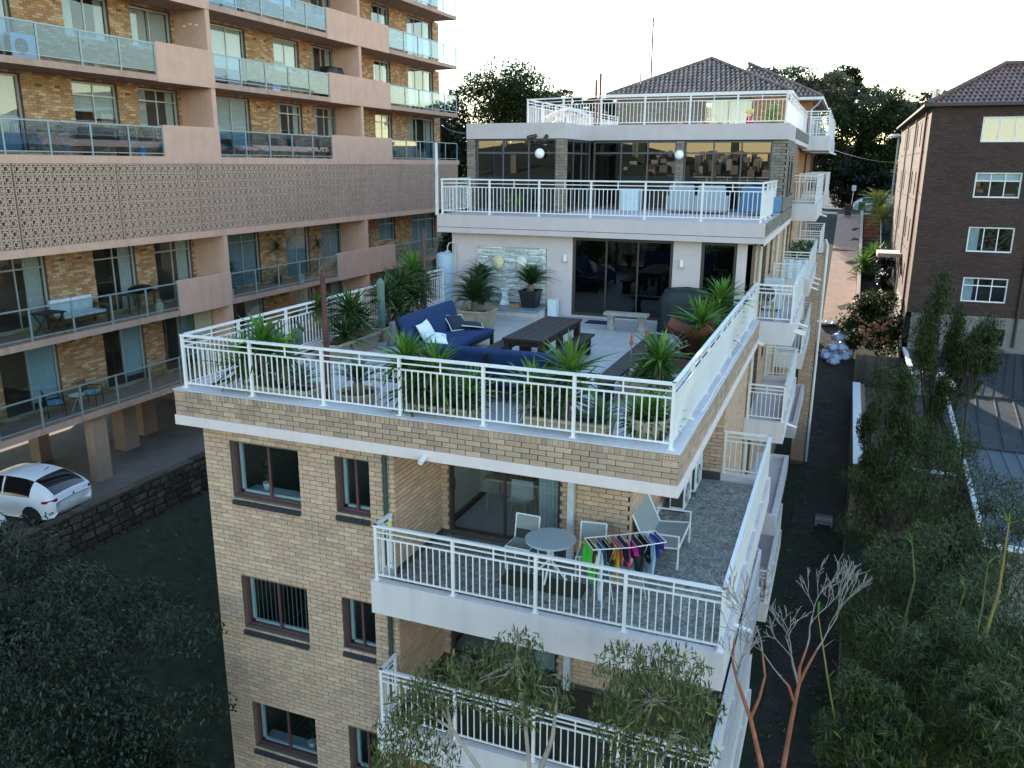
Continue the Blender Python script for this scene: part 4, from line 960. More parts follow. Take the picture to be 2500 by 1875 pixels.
def futon(label, loc, rz):
    t = thing('sofa', label, 'sofa', loc, rz)       # local: back along x=0, seat towards +x, length along y
    L = 2.55
    def cushion(w_, th, nm):
        def f(s, v):
            a = s*2*math.pi; cx = math.copysign(abs(math.cos(a))**.35, math.cos(a)); cz = math.copysign(abs(math.sin(a))**.35, math.sin(a))
            e = 1 - .06*abs(2*v-1)**14
            return (cx*w_/2*e, (v-.5)*L, cz*th/2*(1 - .5*abs(2*v-1)**20) + .006*math.sin(9*v + 3*cx))
        m = MB().grid(f, 28, 16); n = 29
        m.f += [tuple(range(27, -1, -1)), tuple(16*n + k for k in range(28))]
        return m.build(nm, navy, t, smooth=True)
    c = cushion(.98, .17, 'seat_cushion'); c.location = (.58, 0, .34)
    b = cushion(.80, .17, 'back_cushion'); b.location = (.06, 0, .62); b.rotation_euler = (0, R(-112), 0)
    for y in (-L/2+.32, L/2-.32):
        sm = MB().tube([(math.cos(q*math.pi/10)*.49*1.0, y, math.sin(q*math.pi/10)*.088) for q in range(11)], .006, 5); o = sm.build('piping', M('navy_piping', (.008,.02,.07), .8), t); o.location = (.58, 0, .345)
    wd = timber_dark
    for y in (-L/2+.10, 0, L/2-.10):
        boxo('leg', (.98, y-.04, 0), (1.05, y+.04, .36 if y else .26), wd, t); boxo('leg', (-.02, y-.04, 0), (.05, y+.04, .26), wd, t)
        MB().bar((.02, y, .24), (-.20, y, .94), .05, .06).build('back_frame', wd, t)
    boxo('seat_frame', (0, -L/2+.04, .19), (1.02, L/2-.04, .255), wd, t)
    return t
futon('navy blue futon sofa with a white cushion, beside the left planters', (-6.62, 5.32, FZ), 0)
futon('navy blue futon sofa seen from behind through the front railing', (-3.75, 2.02, FZ), R(90))
def pillow(label, loc, rot, s, mat, pipe=None, th=.10):
    t = thing('cushion', label, 'cushion', loc); t.rotation_euler = rot
    f = lambda u_, v: ((u_-.5)*s*(1-.10*math.sin(v*math.pi)**1*abs(2*u_-1)**3), (v-.5)*s*(1-.10*math.sin(u_*math.pi)*abs(2*v-1)**3), 0)
    def top(sg): return lambda a, b: (f(a,b)[0], f(a,b)[1], sg*th*(max(0, math.sin(a*math.pi)*math.sin(b*math.pi)))**.45)
    m = MB().grid(top(1), 10, 10).grid(top(-1), 10, 10); m.build('cover', mat, t, smooth=True)
    if pipe:
        e = [f(i/8, 0) for i in range(8)] + [f(1, i/8) for i in range(8)] + [f(1-i/8, 1) for i in range(8)] + [f(0, 1-i/8) for i in range(9)]
        MB().tube(e, .011, 5).build('piping', pipe, t)
wc = M('white_cushion', (.70,.74,.76), .9, var=.05); nc = M('ink_cushion', (.018,.028,.05), .9)
pillow('white scatter cushion leaning on the back of the blue sofa', (-6.30, 4.55, .42), (R(20), R(62), R(15)), .48, wc)
pillow('dark blue cushion with white piping standing against the sofa back', (-6.28, 6.0, .37), (R(-6), R(38), R(-35)), .50, nc, white)
pillow('dark blue cushion with white piping lying flat on the sofa', (-5.98, 6.22, .31), (0, R(6), R(28)), .50, nc, white, .07)
pillow('blue and white striped cushion at the near end of the blue sofa', (-5.86, 4.18, .36), (R(25), R(8), R(40)), .46, M('stripe_cushion', (.30,.55,.62), .9, alt=[(.7,.75,.76),(.25,.5,.58)], var=.5, scale=5))
stn = M('old_stone', (.32,.31,.27), .9, var=.3, scale=6, dirt=.35, bump=.4)
t = thing('stone_bench', 'weathered pale stone bench before the dark sliding doors', 'bench', (-3.13, 9.45, FZ))
MB().box((-.57,-.17,.38), (.57,.17,.46)).build('seat', stn, t, bevel=.02)
for x in (-.40, .40): MB().lathe([(.14,0),(.14,.06),(.10,.12),(.09,.26),(.13,.34),(.14,.38)], (x,0,0), 8).build('leg', stn, t)
t = thing('covered_barbecue', 'barbecue under a dark green cover at the right end of the sliding doors', 'barbecue', (-1.72, 9.85, FZ))
cvm = M('dark_green_cover', (.006,.017,.018), .55, var=.2, bump=.3, bscale=12)
def cv(u_, v):
    a = 2*math.pi*u_; sx = math.copysign(abs(math.cos(a))**.45, math.cos(a)); sy = math.copysign(abs(math.sin(a))**.45, math.sin(a)); k = 1 - .22*max(0, v-.72)/.28 - .03*math.sin(v*3)
    return (.66*sx*k*(1+.02*math.sin(14*a)), .36*sy*k*(1+.03*math.sin(11*a+v*4)), 1.12*min(1, v*1.0) - .04*abs(sx)*(v>.8))
m = MB().grid(cv, 44, 10); m.f.append(tuple(10*45 + k for k in range(44))); m.build('cover', cvm, t, smooth=True)
t = thing('bin', 'slim white rectangular bin against the rendered wall', 'bin', (-5.50, 10.62, FZ)); boxo('body', (-.125,-.14,0), (.125,.14,.46), M('white_plastic', (.66,.74,.78), .35), t, bevel=.015); boxo('lid', (-.13,-.145,.46), (.13,.145,.50), MATS['white_plastic'], t, bevel=.01)
t = thing('doormat', 'dark blue doormat at the sliding doors', 'doormat', (-4.05, 10.25, FZ)); boxo('mat', (-.36,-.24,0), (.36,.24,.014), M('blue_mat', (.012,.022,.06), .95), t)
t = thing('water_heater', 'tall pale blue cylinder water heater in the terrace corner', 'water heater', (-8.95, 10.95, FZ)); hm = M('heater_blue', (.36,.50,.62), .4, var=.04, dirt=.1)
MB().lathe([(.27,0),(.29,.03),(.29,1.52),(.27,1.57),(.18,1.60)], (0,0,0), 24).build('tank', hm, t, smooth=False)
for x in (-.09, .06): MB().tube([(x, -.29, .1), (x, -.315, .2), (x, -.315, 1.2)], .012, 6).build('pipe', dark_in, t); MB().lathe([(.03,0),(.03,.02)], (x,-.315,1.2), 8).build('valve', alum_lt, t)
# stone planters and pots
sand = M('sandstone_planter', (.36,.30,.21), .9, var=.22, scale=5, dirt=.35, bump=.3, streak=.2); soil = M('potting_soil', (.03,.024,.018), .95, var=.4)
def planter(label, loc, lx, ly, h, rz=0, group=None):
    t = thing('planter', label, 'planter', loc, rz, group); x, y = lx/2, ly/2; k = .90
    for a, b in (((-x,-y),(x,-y)), ((x,-y),(x,y)), ((x,y),(-x,y)), ((-x,y),(-x,-y))):
        A, Bq = Vector((*a, 0)), Vector((*b, 0)); c = (A+Bq)/2; n = c.normalized()
        MB().add([A*k, Bq*k, Bq+Vector((0,0,h)), A+Vector((0,0,h)), A*k*.86, Bq*k*.86, Bq*.88+Vector((0,0,h)), A*.88+Vector((0,0,h))], [(0,1,2,3),(7,6,5,4),(3,2,6,7),(0,4,5,1)]).build('side', sand, t)
        MB().bar(A+Vector((0,0,h+.005)), Bq+Vector((0,0,h+.005)), .09, .055).build('rim', sand, t, bevel=.012)
    boxo('soil', (-x*.9,-y*.9,h-.10), (x*.9,y*.9,h-.06), soil, t)
    return t
P = 'stone planters on the terrace'
planter('sandstone planter with the bright yucca and agave in the front left corner', (-7.08, .66, FZ), 1.35, .62, .30, 0, P)
planter('sandstone planter with two yuccas left of the blue sofa back', (-4.0, .72, FZ), 1.30, .58, .30, 0, P)
planter('sandstone planter with a tall yucca and broad green agave near the right corner', (-1.82, .74, FZ), 1.32, .58, .32, 0, P)
planter('long sandstone planter beside the rust coloured pole', (-8.2, 4.45, FZ), .55, 1.75, .33, 0, P)
planter('long low planter along the left railing behind the sofa', (-8.35, 7.3, FZ), .55, 3.2, .30, 0, P)
planter('square sandstone planter with a cycad beside the ledge', (-6.78, 8.2, FZ), .85, .75, .48, 0, P)
planter('plain stone trough holding a small yucca by the longest bench', (-1.25, 3.55, FZ), .75, .9, .32, 0, P)
planter('stone trough under the two yuccas at the right railing', (-.72, 7.3, FZ), .6, 2.4, .34, 0, P)
def pot(label, loc, r, h, mat, sq=False, group=None):
    t = thing('plant_pot', label, 'plant pot', loc, R(45) if sq else 0, group); n = 4 if sq else 20
    MB().lathe([(r*.72,0),(r,h*.92),(r*1.07,h*.92),(r*1.07,h),(r*.93,h),(r*.9,h-.07)], (0,0,0), n, cap=False).build('body', mat, t); MB().lathe([(r*.92,0),(r*.92,.02)], (0,0,h-.08), n).build('soil', soil, t)
    return t
blk = M('black_pot', (.015,.018,.022), .45)
pot('black square pot with a cycad on the left of the ledge', (-7.55, 10.3, .09), .34, .46, blk, True); pot('black square pot with a cycad on the right of the ledge', (-6.05, 10.28, .09), .36, .48, blk, True)
pot('fluted sandstone pot holding the grassy tuft in the front right corner', (-.62, .84, FZ), .33, .46, sand)
pot('low brown pot with a small cycad behind the front railing', (-5.85, 1.05, FZ), .36, .24, sand)
rust = M('rusty_steel', (.16,.055,.035), .7, var=.3, scale=4, dirt=.3)
pot('wide rust red dish pot holding the bronze cordyline', (-.92, 5.75, FZ), .34, .30, rust)
t = thing('rusty_dish', 'large curved rust red metal dish above the bronze plant', 'dish', (-.95, 6.0, .42)); 
m = MB().grid(lambda a, b: (.5*(a-.5)*2*math.cos((b-.5)*1.0), .42*(b-.5)*2, .42*((a-.5)**2+(b-.5)**2)*2), 10, 8); m.build('bowl', rust, t, smooth=True); MB().tube([(0,0,.0),(0,0,-.62)], .03, 6).build('stem', rust, t)
brk = M('orange_brick_block', (.40,.17,.09), .9)
for x, l in ((-7.2, 'orange brick beside the left black pot'), (-6.42, 'orange brick beside the right black pot')): tag(boxo('brick', (x-.11, 9.98, .09), (x+.11, 10.12, .18), brk), l, 'brick')
t = thing('pedestal', 'small white fluted pedestal on the slate ledge', 'pedestal', (-6.88, 10.42, .09)); MB().lathe([(.16,0),(.16,.05),(.11,.12),(.085,.28),(.11,.40),(.15,.43),(.15,.47)], (0,0,0), 6).build('body', M('white_stone', (.66,.68,.68), .7, dirt=.15), t)
mk = M('plaster_mask', (.68,.66,.60), .8, var=.12, dirt=.15)
for x, l, m_ in ((-7.2, 'cream carved plaster mask on the stacked stone wall', M('cream_mask', (.60,.53,.34), .8, var=.15, dirt=.2)), (-6.5, 'white carved plaster mask on the stacked stone wall', mk)):
    t = thing('wall_mask', l, 'mask', (x, 10.74, 1.2)); t.scale = (1.2,1.1,1.2); o = MB().ball((0,0,0), .12, .07, .17, 12, 8); o.build('face', m_, t, smooth=True)
    f = MB().ball((0,-.07,.01), .028, .035, .05, 8, 5).ball((-.045,-.055,.05), .03, .02, .018, 8, 5).ball((.045,-.055,.05), .03, .02, .018, 8, 5).tube([(math.cos(q*.52)*.055, -.06, -.085+math.sin(q*.52)*.028) for q in range(13)], .014, 5); f.build('features', m_, t, smooth=True)
    MB().tube([(math.cos(q*.42)*.115, -.01, .03+math.sin(q*.42)*.14) for q in range(-1, 9)], .028, 6).build('curls', m_, t, smooth=True)
for (x, y, z0, z1, lab, m_) in ((-6.42, .97, FZ, 2.07, 'rust brown pole standing just behind the front railing', M('maroon_pole', (.085,.032,.028), .7, var=.4, dirt=.4)), (-8.52, 8.73, FZ, 2.2, 'dark brown pole by the left railing near the water heater', M('brown_pole', (.10,.055,.05), .7, var=.3)), (-9.06, 10.62, 2.5, 4.45, 'peeling white timber post at the left end of the bay window railing', M('peeling_white', (.62,.60,.60), .8, var=.2, dirt=.4)), (-6.68, 18.3, 5.0, 6.72, 'shorter brown post on the rooftop terrace', rust), (-6.50, 18.2, 5.0, 6.92, 'taller brown post on the rooftop terrace', rust)):
    t = thing('pole', lab, 'pole', (x, y, z0)); MB().tube([(0,0,0),(.01,0,(z1-z0)*.5),(0,.01,z1-z0)], .052, 10, .045).build('shaft', m_, t); MB().lathe([(.05,0),(.03,.03)], (0,.01,z1-z0), 8).build('cap', m_, t)
fig = thing('stone_fish', 'small grey stone fish ornament at the end of the pole planter', 'ornament', (-7.75, 5.55, FZ)); MB().tuber([Vector(p) for p in ((0,0,.0),(.02,.02,.12),(.05,.06,.26),(.02,.10,.40),(-.05,.12,.52))], [.13,.10,.09,.06,.10], 8).build('body', M('grey_stone', (.22,.23,.24), .8), fig, smooth=True)

# ------------------------------------------------------------------ terrace plants
def leaf_mesh(name, mat, w0, wm, droop, fold=.25, n=5, tip=0.0):
    vs = []; L = 1.0
    for i in range(n+1):
        s = i/n; w_ = (w0 + (wm-w0)*min(1, s/.4)) if s < .4 else wm*(1-(s-.4)/.6)**.8 + tip*(1-s)
        z = -droop*s*s
        vs += [(s, -w_/2, z + w_*fold), (s, 0, z), (s, w_/2, z + w_*fold)]
    fs = []
    for i in range(n):
        b = 3*i; fs += [(b, b+3, b+4, b+1), (b+1, b+4, b+5, b+2)]
    return MB().add(vs, fs).mesh(name, mat, True)
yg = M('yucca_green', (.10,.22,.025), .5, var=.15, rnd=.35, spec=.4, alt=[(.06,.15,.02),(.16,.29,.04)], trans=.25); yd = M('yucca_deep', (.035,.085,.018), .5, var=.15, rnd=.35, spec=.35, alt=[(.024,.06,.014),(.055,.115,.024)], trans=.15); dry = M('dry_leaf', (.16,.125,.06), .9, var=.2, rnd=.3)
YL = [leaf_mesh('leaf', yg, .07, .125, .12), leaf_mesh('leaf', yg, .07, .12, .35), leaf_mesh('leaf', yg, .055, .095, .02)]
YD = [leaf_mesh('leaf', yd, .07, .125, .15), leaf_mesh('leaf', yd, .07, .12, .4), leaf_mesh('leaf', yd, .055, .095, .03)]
YB = [leaf_mesh('leaf', dry, .035, .05, .5)]
trunk_m = M('yucca_trunk', (.16,.125,.085), .95, var=.3, scale=12, bump=.5)
def yucca(label, base, heads, deep=False, name='yucca', group='yuccas on the terrace', dryf=.14, n=74):
    t = thing(name, label, 'yucca', base, 0, group); B0 = Vector(base)
    for (hx, hy, hz, r) in heads:
        H = Vector((hx, hy, hz)) - B0; q = Vector((H.x*.35, H.y*.35, 0))
        if H.z > .35: MB().tube([q, q + (H-q)*.5 + Vector((U(-.03,.03), U(-.03,.03), 0)), H], .05, 7, .035).build('trunk', trunk_m, t)
        for i in range(n):
            f = (i + .5)/n; el_ = R(82 - 125*f + U(-10,10)); yw = i*2.39996 + U(-.2,.2); isdry = f > 1 - dryf
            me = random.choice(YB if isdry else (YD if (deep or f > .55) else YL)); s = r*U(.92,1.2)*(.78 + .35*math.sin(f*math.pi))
            put('leaf', me, t, H + Vector((0,0,-.10*f)), (U(-.3,.3), -el_, yw), (s, s, s))
    return t
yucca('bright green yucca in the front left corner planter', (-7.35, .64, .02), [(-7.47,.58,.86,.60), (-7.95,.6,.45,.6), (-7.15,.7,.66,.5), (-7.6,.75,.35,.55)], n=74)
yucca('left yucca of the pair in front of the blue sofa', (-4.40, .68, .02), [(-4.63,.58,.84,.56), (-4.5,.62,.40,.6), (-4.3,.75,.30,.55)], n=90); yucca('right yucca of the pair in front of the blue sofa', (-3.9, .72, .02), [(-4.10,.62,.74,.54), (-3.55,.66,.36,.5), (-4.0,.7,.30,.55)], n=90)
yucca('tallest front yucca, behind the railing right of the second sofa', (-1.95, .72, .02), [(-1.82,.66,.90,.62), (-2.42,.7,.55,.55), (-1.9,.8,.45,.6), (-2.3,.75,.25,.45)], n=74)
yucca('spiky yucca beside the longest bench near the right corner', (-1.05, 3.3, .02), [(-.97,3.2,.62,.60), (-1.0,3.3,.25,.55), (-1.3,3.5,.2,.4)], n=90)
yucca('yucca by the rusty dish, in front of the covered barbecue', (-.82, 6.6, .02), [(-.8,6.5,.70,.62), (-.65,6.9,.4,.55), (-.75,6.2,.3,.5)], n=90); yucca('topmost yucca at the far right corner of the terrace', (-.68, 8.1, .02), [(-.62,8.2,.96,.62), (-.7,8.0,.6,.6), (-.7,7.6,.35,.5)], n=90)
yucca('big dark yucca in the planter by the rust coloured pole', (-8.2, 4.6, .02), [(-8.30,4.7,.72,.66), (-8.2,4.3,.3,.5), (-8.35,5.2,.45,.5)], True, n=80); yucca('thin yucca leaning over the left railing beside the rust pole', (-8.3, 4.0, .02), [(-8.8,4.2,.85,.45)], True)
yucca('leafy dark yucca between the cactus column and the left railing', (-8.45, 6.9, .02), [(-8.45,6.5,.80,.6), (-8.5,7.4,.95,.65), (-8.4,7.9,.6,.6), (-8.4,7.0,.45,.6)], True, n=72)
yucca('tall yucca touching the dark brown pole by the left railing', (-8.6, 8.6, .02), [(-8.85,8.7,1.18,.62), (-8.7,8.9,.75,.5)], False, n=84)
yucca('grassy tuft in the fluted pot in the front right corner', (-.62, .84, .2), [(-.62,.84,.28,.46), (-.72,.78,.24,.42), (-.52,.9,.24,.42)], n=95, group=None, dryf=.08)
ag1 = M('agave_blue_green', (.13,.20,.14), .55, var=.1, rnd=.15, trans=.1); ag2 = M('agave_green', (.075,.17,.075), .5, var=.1, rnd=.15, trans=.1)
def agave(label, base, r, mat, n=24):
    t = thing('agave', label, 'agave', base); me = leaf_mesh('leaf', mat, .16, .26, .22, .22, 6)
    for i in range(n):
        f = i/n; s = r*(1 - .25*f)*U(.9,1.08); put('leaf', me, t, (0,0,.05+.12*f), (U(-.1,.1), -R(12 + 62*f + U(-6,6)), i*2.39996), (s,s,s))
agave('blue-green agave under the yucca in the front left corner', (-6.78, .66, .10), .52, ag1); agave('broad green agave near the right end of the front railing', (-1.32, .62, .10), .50, ag2)
cg = M('cycad_green', (.022,.055,.016), .45, var=.15, rnd=.25, spec=.6)
def frond(n=22):
    m = MB(); pts = [Vector((s, 0, .28*math.sin(s*2.2) - .25*s*s)) for s in [i/8 for i in range(9)]]; m.tube(pts, .012, 4, .004)
    for i in range(n):
        s = .12 + .86*i/n; p = Vector((s, 0, .28*math.sin(s*2.2)-.25*s*s)); l = .26*math.sin(min(1, .25+s*1.0)*math.pi)**.6*(1.05-s*.55)
        for sg in (-1, 1):
            d = Vector((.55, sg*.85, .18)).normalized()*l; w_ = Vector((.022, 0, 0)); m.add([p-w_, p+w_, p+d+w_*.2], [(0,1,2)])
    return m.mesh('frond', cg)
FR = frond()
def cycad(label, base, r, n=30, lo=5, hi=75):
    t = thing('cycad', label, 'cycad', base, 0, 'cycads on the terrace'); MB().lathe([(.09,-.15),(.10,0),(.07,.12)], (0,0,0), 9).build('trunk', trunk_m, t)
    for i in range(n):
        f = i/n; s = r*U(.85,1.08); put('frond', FR, t, (0,0,.08), (U(-.2,.2), -R(lo + (hi-lo)*f + U(-6,6)), i*2.39996 + U(-.2,.2)), (s,s,s))
cycad('full dark cycad in the square sandstone planter', (-6.80, 8.2, .42), .98, 66, -12, 80); cycad('cycad in the left black pot by the stacked stone', (-7.55, 10.3, .58), .78, 44, 8, 78); cycad('cycad in the right black pot by the stacked stone', (-6.05, 10.28, .60), .80, 46, 4, 66); cycad('small wide cycad behind the front railing between rust pole and sofa', (-5.85, 1.05, .10), .66, 26, -2, 50)
t = thing('cactus', 'tall blue-green ribbed cactus column beside the sofa', 'cactus', (-8.35, 6.15, .02))
def cact(u_, v):
    a = 2*math.pi*u_; r = .085*(1+.22*abs(math.cos(3*a)))*(1 if v < .93 else (1-v)/.07*.7+.3); return (r*math.cos(a), r*math.sin(a), 1.25*v)
MB().grid(cact, 30, 14).build('column', M('cactus_blue', (.10,.16,.14), .6, var=.15), t, smooth=True)
t = thing('prickly_pear', 'prickly pear with round pads against the left railing', 'cactus', (-8.0, 1.9, FZ)); pm_ = M('pear_pad', (.06,.10,.055), .6, var=.2); pads = [(0,0,.35),(.05,.1,.6),(-.1,-.05,.58),(.18,-.1,.78),(-.22,.1,.8),(.05,.2,.88),(.3,.0,.95),(-.05,-.2,.95),(.2,.25,1.05),(-.25,-.1,1.05),(.42,-.15,.8)]
MB().tube([(0,0,0),(0,0,.35),(.05,.05,.6)], .04, 6).tube([(.05,.05,.6),(.25,-.05,.9)], .025, 5).tube([(0,0,.5),(-.2,.05,.95)], .025, 5).build('stem', trunk_m, t)
for p in pads:
    o = MB().ball((0,0,0), .10, .028, .13, 10, 6).build('pad', pm_, t, smooth=True); o.location = p; o.rotation_euler = (U(-.6,.6), U(-.6,.6), U(0,3))
bz = M('bronze_leaf', (.055,.02,.022), .5, var=.2, rnd=.3); BL = leaf_mesh('leaf', bz, .05, .07, .3)
t = thing('cordyline', 'dark bronze cordyline in the rust red pot', 'cordyline', (-.92, 5.7, .05))
for i in range(60): s = U(.5,.8); put('leaf', BL, t, (0,0,.1), (U(-.3,.3), -R(U(10,80)), i*2.39996), (s,s,s))
ra_ = M('aloe_flower_red', (.55,.10,.05), .7)
for i, (x, y, h, lab) in enumerate(((-1.62, 3.62, .92, 'red aloe flower spike, the shorter one by the longest bench'), (-1.40, 3.85, 1.0, 'red aloe flower spike, the taller one by the longest bench'))):
    t = thing('aloe', lab, 'aloe', (x, y, .02)); MB().tube([(0,0,0),(.03,0,.5*h),(.02,.02,h-.1)], .009, 5).build('stalk', M('aloe_stalk', (.30,.22,.14), .8), t)
    m = MB()
    for k in range(30): a = k*2.4; z = h-.22+.22*k/30; m.obox((.02+.028*math.cos(a)*(1-k/40), .02+.028*math.sin(a)*(1-k/40), z-.01), (.005,0,0), (0,.005,0), (0,0,.022))
    m.build('flower', ra_, t)
    for k in range(10): put('leaf', YD[0], t, (0,0,0), (0, -R(U(25,70)), k*2.4), (.36,.36,.36))

# ------------------------------------------------------------------ lower balcony things
BZ = -2.889
slg = M('grey_sling', (.26,.29,.29), .8, var=.05); wm = M('white_metal', (.72,.76,.78), .4)
t = thing('round_table', 'small round grey-topped table with white rim on the lower balcony', 'table', (-2.24, 1.1, BZ)); MB().lathe([(.40,0),(.43,.005),(.43,.035),(.40,.04)], (0,0,.69), 40).build('tabletop', M('speckled_top', (.42,.50,.55), .4, var=.2, scale=60), t)
for a in range(4): MB().tube([(.05*math.cos(a*1.57), .05*math.sin(a*1.57), .69), (.04*math.cos(a*1.57), .04*math.sin(a*1.57), .3), (.30*math.cos(a*1.57), .30*math.sin(a*1.57), 0)], .02, 6).build('leg', wm, t)
def schair(label, loc, rz):
    t = thing('garden_chair', label, 'chair', loc, rz, 'sling chairs at the round table'); f = MB()
    for x in (-.22, .22): f.tube([(x,.20,0),(x,.22,.44),(x,-.20,.42),(x,-.28,.86)], .014, 6); f.tube([(x,-.22,0),(x,-.20,.42)], .014, 6)
    f.tube([(-.22,-.28,.86),(.22,-.28,.86)], .014, 6); f.tube([(-.22,.22,.44),(.22,.22,.44)], .014, 6); f.build('frame', wm, t)
    MB().grid(lambda a, b: (-.21+.42*a, .21-.41*b, .435-.03*math.sin(b*math.pi)), 2, 6).build('seat', slg, t); MB().grid(lambda a, b: (-.21+.42*a, -.235-.04*b, .60+.25*b), 2, 4).build('backrest', slg, t)
schair('grey sling chair left of the round table, by the sliding door', (-2.83, 1.30, BZ), R(178)); schair('grey sling chair between the pale post and the clothes rack', (-1.62, 1.42, BZ), R(188))
t = thing('sun_lounger', 'wide white framed lounger chair with grey sling at the flank wall', 'lounger', (-.62, 2.78, BZ), R(0)); f = MB()
for y in (-.58, .58): f.tube([(.34,y,0),(.34,y,.62),(-.28,y,.60)], .02, 6); f.tube([(.34,y,.40),(-.22,y,.34),(-.52,y,.95)], .018, 6); f.tube([(-.22,y,.34),(-.30,y,0)], .018, 6)
f.tube([(.34,-.58,.40),(.34,.58,.40)], .018, 6); f.tube([(-.52,-.58,.95),(-.52,.58,.95)], .018, 6); f.build('frame', wm, t)
MB().grid(lambda a, b: (.33-.55*b, -.56+1.12*a, .405-.06*b-.02*math.sin(b*3.1)), 4, 5).build('seat', slg, t); MB().grid(lambda a, b: (-.22-.30*b, -.56+1.12*a, .345+.60*b), 4, 5).build('backrest', slg, t)
tag(boxo('doormat', (-3.0, .58, BZ), (-1.54, 1.08, BZ+.012), MATS['green_brown_turf_mat']), 'dark olive mat on the pebbled balcony floor under the round table', 'doormat')
acm = M('ac_white', (.60,.66,.69), .45, var=.04, dirt=.08)
def acunit(label, loc, rz, w_=.82, h=.62, d=.30):
    t = thing('air_conditioner', label, 'air conditioner', loc, rz); boxo('casing', (-w_/2,-d/2,.05), (w_/2,d/2,h), acm, t, bevel=.015)
    MB().lathe([(.22,0),(.22,.01)], (0,0,0), 24).build('fan_opening', dark_in, t).matrix_local = Matrix.Translation((-.10, -d/2-.004, h/2+.03)) @ Matrix.Rotation(R(90), 4, 'X')
    g = MB()
    for r_ in (.07,.13,.19): g.tube([(-.10+r_*math.cos(q*.524), -d/2-.012, h/2+.03+r_*math.sin(q*.524)) for q in range(13)], .004, 4)
    for q in range(6): g.tube([(-.10+.22*math.cos(q*1.047), -d/2-.014, h/2+.03+.22*math.sin(q*1.047)), (-.10, -d/2-.014, h/2+.03)], .004, 4)
    g.build('fan_guard', acm, t); boxo('side_vent', (-w_/2-.004,-d/2+.03,.12), (-w_/2,d/2-.03,h-.08), dark_in, t)
    for x in (-w_/2+.08, w_/2-.08): boxo('foot', (x-.03,-d/2,0), (x+.03,d/2,.05), dark_in, t)
acunit('nearer air conditioner box on the lower balcony by the flank wall', (-.76, 5.05, BZ), R(90)); acunit('farther air conditioner box on the lower balcony', (-.72, 6.15, BZ), R(90), .86, .68); acunit('tall air conditioner on the side balcony where the terrace railing ends', (.02, 14.2, -.19), R(0), .62, .92, .34)
t = thing('timber_stool', 'small rough timber stool on the side balcony beside the tall air conditioner', 'stool', (.02, 12.6, -.19)); boxo('seat', (-.25,-.22,.40), (.25,.22,.45), M('pale_timber', (.33,.27,.15), .8), t)
for x in (-.2, .2):
    for y in (-.17, .17): boxo('leg', (x-.03,y-.03,0), (x+.03,y+.03,.40), MATS['pale_timber'], t)
# clothes airer
C0, CX, CY = Vector((-1.44, .68, 0)), Vector((1.03, .73, 0)), Vector((.30, -.37, 0))    # rack frame on the plan
t = thing('clothes_airer', 'folding white wire clothes airer hung with washing', 'clothes airer', (-.95, 1.05, BZ)); rz_ = math.atan2(.73, 1.03); t.rotation_euler.z = rz_
f = MB(); A = [(-.62,.22,.95),(0,.24,.93),(.62,.22,.95)]; Bk = [(-.62,-.22,.95),(0,-.24,.93),(.62,-.22,.95)]
f.tube(A, .009, 6); f.tube(Bk, .009, 6); f.tube([A[0],Bk[0]], .009, 6); f.tube([A[2],Bk[2]], .009, 6); f.build('frame', wm, t)
wi = MB()
for i in range(11): x = -.55+.11*i; wi.tube([(x,.22,.945),(x,-.22,.945)], .004, 4)
wi.build('wire', wm, t)
for x in (-.28, .28): MB().tube([(x,.24,.93),(x*1.0+.0,-.30,0)], .009, 6).tube([(x,-.24,.93),(x,.30,0)], .009, 6).build('leg', M('wire_leg', (.5,.5,.48), .4, metal=.4), t)
RM = Matrix.Translation((-.95, 1.05, BZ)) @ Matrix.Rotation(rz_, 4, 'Z')
def cloth(name, label, x, drop, drop2, mat, wid=.40, yo=0, wav=.02, alt=None):
    """a garment folded over one wire of the airer"""
    def fn(a, b):
        y = (a-.5)*wid + yo; s = b*(drop+drop2) - drop2
        side = 1 if s > 0 else -1; d = abs(s)
        xx = x + side*(.010 + .03*min(1, d*3)) + wav*math.sin(a*9 + d*6)*min(1, d*4); zz = .955 - d
        return (xx, y*(1-.25*d*(1 if drop > .6 else .4)) + .03*math.sin(d*5), zz + .02*math.sin(a*7)*d)
    o = MB().grid(fn, 12, 16).build(name, mat, None, smooth=True); o.matrix_world = RM; sm = o.modifiers.new('thickness', 'SOLIDIFY'); sm.thickness = .004
    tag(o, label, 'clothing', 'washing on the airer')
def cm_(n, c, **k): return M('cloth_'+n, c, .9, var=.06, **k)
cloth('shirt', 'bright green shirt at the left end of the clothes airer', -.60, .70, .45, cm_('green', (.06,.50,.05))); cloth('shirt', 'dark red shirt with white print over the green shirt', -.565, .45, .3, cm_('red', (.28,.02,.03))); cloth('trousers', 'long white trousers hanging over the front corner of the airer', -.50, 1.02, .35, cm_('white', (.72,.80,.84)), .26, -.14)
cloth('jeans', 'blue denim jeans second from the white trousers', -.40, .72, .4, cm_('denim', (.10,.16,.26)), .34); cloth('shirt', 'dark brown shirt beside the jeans', -.30, .35, .3, cm_('brown', (.05,.035,.025))); cloth('scarf', 'mustard yellow knitted scarf hanging low', -.215, .70, .25, cm_('mustard', (.62,.31,.03)), .14, -.16); cloth('top', 'salmon pink top next to the mustard scarf', -.14, .38, .25, cm_('salmon', (.52,.17,.13)), .36)
cloth('shirt', 'navy shirt in the middle of the airer', -.04, .34, .25, cm_('navy', (.02,.03,.07))); cloth('swimsuit', 'small hot pink swimsuit hanging low in the middle', .0, .42, .1, cm_('hotpink', (.80,.04,.22)), .10, -.12); cloth('bra', 'magenta bra hooked on the front rail of the airer', .10, .22, .1, cm_('magenta', (.55,.03,.30)), .20, -.16, .04)
